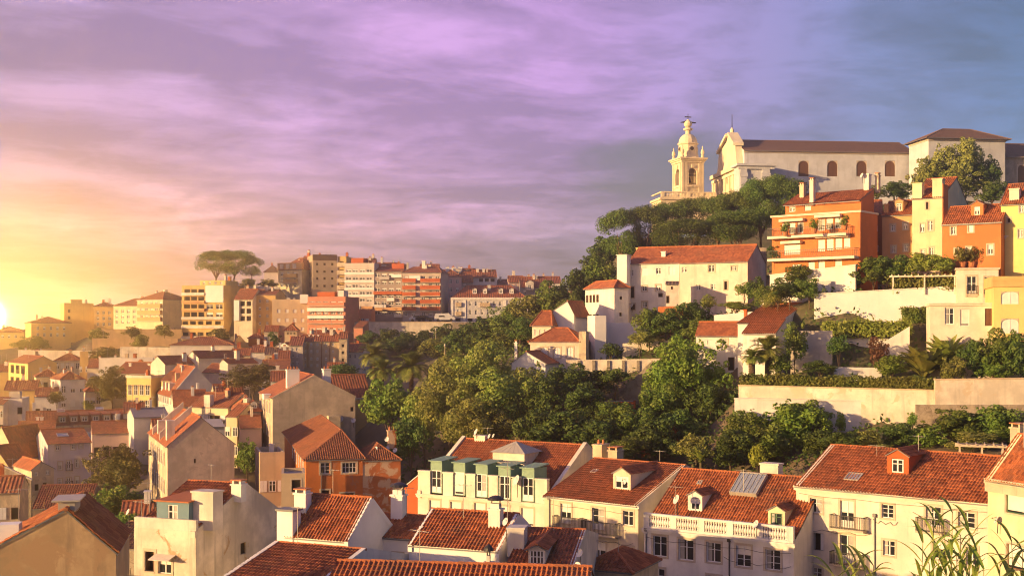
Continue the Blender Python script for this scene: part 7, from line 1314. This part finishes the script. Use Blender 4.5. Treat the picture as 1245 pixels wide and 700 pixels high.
# clipped hedges and creepers
def hedge(label, L, Rt, Y, yaw, hgt, dep, mat, n=4200, size=.16, name='hedge', seed=1, ragged=.12):
    PL = at(L[0], L[1], Y); a = R(yaw); k = (Rt[0] - CX) / F; W_ = (k * PL.y - PL.x) / (math.cos(a) - k * math.sin(a)); r = np.random.RandomState(seed)
    e = empty(name, (PL.x, PL.y, PL.z - hgt), a); tag(e, label, 'hedge' if name == 'hedge' else 'creeper')
    f = r.uniform(0, 1, n); x = r.uniform(0, W_, n); C = np.empty((n, 3)); D_ = np.zeros((n, 3)); y = r.uniform(0, dep, n); z = r.uniform(0, hgt, n)
    top = f < .4; C[:, 0] = x; C[:, 1] = np.where(top, y, np.where(f < .9, r.uniform(-.05, .25, n), y)); C[:, 2] = np.where(top, hgt - r.uniform(0, .2, n), z)
    C += r.normal(size=(n, 3)) * ragged; bump = .22 * np.sin(C[:, 0] * 1.7 + seed) * np.sin(C[:, 0] * .61); C[:, 2] += np.where(top, bump, 0); C[:, 1] += np.where(~top, bump * .8, 0)
    D_[:, 2] = np.where(top, 1, .2); D_[:, 1] = np.where(top, -.2, -1); link('foliage', leaf_mesh('foliage', C, D_, size, mat, seed), e)
    m = MB(); m.box(.15, .3, -.3, W_ - .15, dep - .15, hgt - .3); m.build('branch_core', plain('hedge_twigs', (.05, .045, .02), .95), e)
hedge('long clipped hedge standing on the sunlit tan wall', (900, 457), (1138, 460), 127.6, -24, 1.35, 1.2, LM['hedge'], 7000, .14)
hedge('yellow-green creeper hedge draped along the white lower wall', (1002, 393), (1108, 392), 135.5, -8, 1.3, 1.2, LM['lime'], 3600, .16, 'creeper', 2, .2)
hedge('green hedge in the shade of the flat canopy', (1098, 375), (1132, 374), 137, -8, 1.5, 1.0, LM['tree'], 1400, .18, 'hedge', 3, .15)
hedge('creeper hanging over the dark garden wall below the lime bushes', (1085, 337), (1162, 335), 138, -14, 1.2, 1.0, LM['olive'], 1800, .18, 'creeper', 4, .25)
# undergrowth on the garden slope: nobody could count it
r = np.random.RandomState(9); n = 50000; x = r.uniform(-22, 62, n); y = r.uniform(112, 215, n); keep = (x > -22 + (y - 112) * .10); fx = x / y * F + CX; keep &= (fx > 440) & (fx < 1245)
for hs in bpy.data.objects:
    pass
for hs in ALLH:
    q = np.stack([x - hs.PL.x, y - hs.PL.y], 1); uu = q @ np.array([hs.U.x, hs.U.y]); vv_ = q @ np.array([hs.I.x, hs.I.y]); keep &= ~((uu > -.8) & (uu < hs.W + .8) & (vv_ > -.9) & (vv_ < hs.D + .5))
x, y = x[keep], y[keep]; z = ground_z(x, y); cl = .5 + .5 * np.sin(x * .9 + 1.3 * np.sin(y * .7)) * np.sin(y * .8 + 1.1 * np.sin(x * .5)); C = np.stack([x, y, z + r.uniform(-.05, .25 + 1.1 * cl, len(x))], 1); D_ = np.tile([0, -.3, .9], (len(x), 1))
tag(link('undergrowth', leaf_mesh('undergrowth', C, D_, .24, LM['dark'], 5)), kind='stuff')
# ================================================================ GIANT REEDS CLOSE TO THE CAMERA
def reed(parent, base, top, seed, nl):
    rr = random.Random(seed); m = MB(); b, t = Vector(base), Vector(top); bend = Vector((rr.uniform(-.2, .2), rr.uniform(-.1, .1), 0)); pts = [b.lerp(t, k / 6) + bend * math.sin(math.pi * k / 6) * .3 for k in range(7)]
    m.tube(pts, [.016 - .0018 * k for k in range(7)], 6); s = m.build('stem', plain('reed_stem', (.16, .17, .05), .6, 0, .25), parent)
    lf = MB()
    for i in range(nl):
        f = .38 + .62 * i / max(1, nl - 1); k = min(5, int(f * 6)); p = pts[k].lerp(pts[k + 1], f * 6 - k if k < 6 else 1); az = i * 2.6 + rr.uniform(-.5, .5); L = rr.uniform(.5, .95) * (1.1 - .35 * f); e0 = rr.uniform(.75, 1.25); dr = rr.uniform(.5, 1.9); w = rr.uniform(.026, .050)
        hd = Vector((math.cos(az), math.sin(az), 0)); sd_ = Vector((-math.sin(az), math.cos(az), 0)); q = p.copy(); row = []
        for j in range(9):
            wj = w * math.sin(math.pi * (.12 + .88 * j / 8)) if j < 8 else .001; fold = Vector((0, 0, .35 * wj)); row.append((q - sd_ * wj + fold, q.copy(), q + sd_ * wj + fold)); an = e0 - dr * (j / 8) ** 1.6; q = q + (hd * math.cos(an) + Vector((0, 0, math.sin(an)))) * (L / 8)
        for j in range(8): lf.poly(row[j][0], row[j][1], row[j + 1][1], row[j + 1][0]); lf.poly(row[j][1], row[j][2], row[j + 1][2], row[j + 1][1])
    lf.build('foliage', LM['reed'], s)
for lb, Y, stems in (('tallest clump of giant reeds in front of the cream row house', 20, ((1122, 640), (1135, 612), (1148, 622), (1158, 604), (1168, 632), (1178, 628), (1188, 650), (1142, 648), (1163, 655), (1175, 668), (1130, 668), (1196, 672))), ('lower clump of reeds in front of the balconied doors', 19, ((1012, 676), (1024, 668), (1040, 662), (1052, 672), (1034, 684), (1062, 668))), ('few reeds at the frame corner before the corner house', 21, ((1216, 660), (1230, 640), (1243, 652), (1252, 660)))):
    P = at(sum(s[0] for s in stems) / len(stems), 700, Y); gz = float(ground_z(P.x, P.y)[0]) - .1; e = empty('reed_clump', (P.x, P.y, gz)); tag(e, lb, 'reeds', 'giant reeds')
    for k, (px, py) in enumerate(stems):
        Q = at(px, py, Y + (k * 37 % 11 - 5) * .12); reed(e, (Q.x - P.x + (k % 3 - 1) * .12, Q.y - P.y, 0), (Q.x - P.x, Q.y - P.y, Q.z - gz - .25), 40 + k + int(Y), 26)
# ================================================================ SMALL THINGS IN THE GARDENS
def pergola(label, L, Rt, Y, yaw, hgt, dep, mat, slab=False):
    PL = at(L[0], L[1], Y); a = R(yaw); k = (Rt[0] - CX) / F; W_ = (k * PL.y - PL.x) / (math.cos(a) - k * math.sin(a)); e = empty('pergola' if not slab else 'canopy', (PL.x, PL.y, PL.z - hgt), a); tag(e, label, 'pergola' if not slab else 'canopy')
    m = MB(); 
    if slab: m.box(0, 0, hgt - .2, W_, dep, hgt)
    else:
        m.box(-.2, 0, hgt - .18, W_ + .2, .18, hgt); m.box(-.2, dep - .18, hgt - .18, W_ + .2, dep, hgt)
        for i in range(int(W_ / .7) + 1): m.box(i * .7, -.2, hgt + .003, i * .7 + .08, dep + .2, hgt + .12)
    m.build('roof_frame', mat, e)
    for x in (.1, W_ / 2, W_ - .25):
        for y in (.05, dep - .2): p = MB(); p.box(x, y, -.5, x + .15, y + .15, hgt - .2); p.build('post', mat, e)
pergola('pale timber pergola frame behind the corner house roof', (1164, 540), (1222, 541), 103, -20, 2.4, 1.6, STONE)
pergola('flat white canopy on thin posts below the great white wall', (1088, 371.5), (1131, 370.5), 139, -12, 2.6, 3, CREAM, True)
pergola('long thin rail frame over the lime bushes terrace', (1084, 335), (1163, 333), 137.5, -14, 1.6, 1.0, CREAM)
def lamp(label, px, py0, py1, Y):
    A, B = at(px, py0, Y), at(px, py1, Y); e = empty('lamp_post', (B.x, B.y, B.z)); tag(e, label, 'lamp post', 'thin posts'); m = MB(); m.cyl((0, 0, -1.5), (0, 0, A.z - B.z), .07, .045, 8); m.build('post', STONE, e); q = MB(); q.lathe((0, 0, A.z - B.z), [(.05, 0), (.16, .1), (.12, .3), (.03, .36)], 8); q.build('lamp_head', ZINC, e)
lamp('thin lamp post rising out of the trees near the palms', 541, 421, 446, 168); lamp('second thin post behind the slope trees', 530, 402, 412, 230); lamp('thin pole on the golden hillside terrace', 125.5, 396, 412, 288)
def pot(label, px, py, Y, s, mat): 
    P = at(px, py, Y); e = empty('potted_plant', (P.x, P.y, P.z)); tag(e, label, 'potted plant', 'potted plants on the terraces'); m = MB(); m.lathe((0, 0, 0), [(s * .28, 0), (s * .4, s * .55), (s * .44, s * .6), (s * .36, s * .6)], 10); m.build('pot', TERRA, e)
    o = link('foliage', tinted(CR['tiny'][int(px) % 2], mat), e, (0, 0, s * 1.1)); o.scale = (s * .6, s * .6, s * .7)
for px, py, lb, mt in ((1222, 294, 'potted red geranium first on the yellow terrace', LM['purple']), (1232, 293, 'potted plant second on the yellow terrace', LM['tree']), (1242, 292, 'potted red geranium at the terrace edge by the frame', LM['purple'])): pot(lb, px, py, 138, 1.0, mt)
for px, py, lb in ((1170, 326.5, 'potted shrub first on the beige upper house roof'), (1181, 326.3, 'potted tall shrub second on the beige upper house roof'), (1193, 326, 'potted shrub third on the beige upper house roof'), (1205, 325.6, 'potted shrub last on the beige upper house roof')): pot(lb, px, py, 137, 1.3, LM['brown'])
for px, py, lb, Y in ((955, 287, 'potted plant on the upper balcony beside the first window trio', 147), (990, 283.5, 'potted plant on the upper balcony between the window groups', 143.5), (1027, 279.5, 'big potted plant at the sunny end of the upper balcony', 141)): pot(lb, px, py, Y, .9, LM['green'])
# ================================================================ HAZE
hz = MB(); hz.box(-284, -64, -4, 284, 564, 80); hm = bpy.data.materials.new('evening_haze'); hm.use_nodes = True; t_ = hm.node_tree; t_.nodes.clear()
pv = t_.nodes.new('ShaderNodeVolumePrincipled'); pv.inputs['Color'].default_value = (1.0, .84, .56, 1); pv.inputs['Density'].default_value = 0.00105; pv.inputs['Anisotropy'].default_value = 0.84
t_.links.new(pv.outputs[0], t_.nodes.new('ShaderNodeOutputMaterial').inputs['Volume']); tag(hz.build('haze', hm), kind='stuff')
if DEBUG: print('TREES', len(T), 'OBJECTS', len(bpy.data.objects))
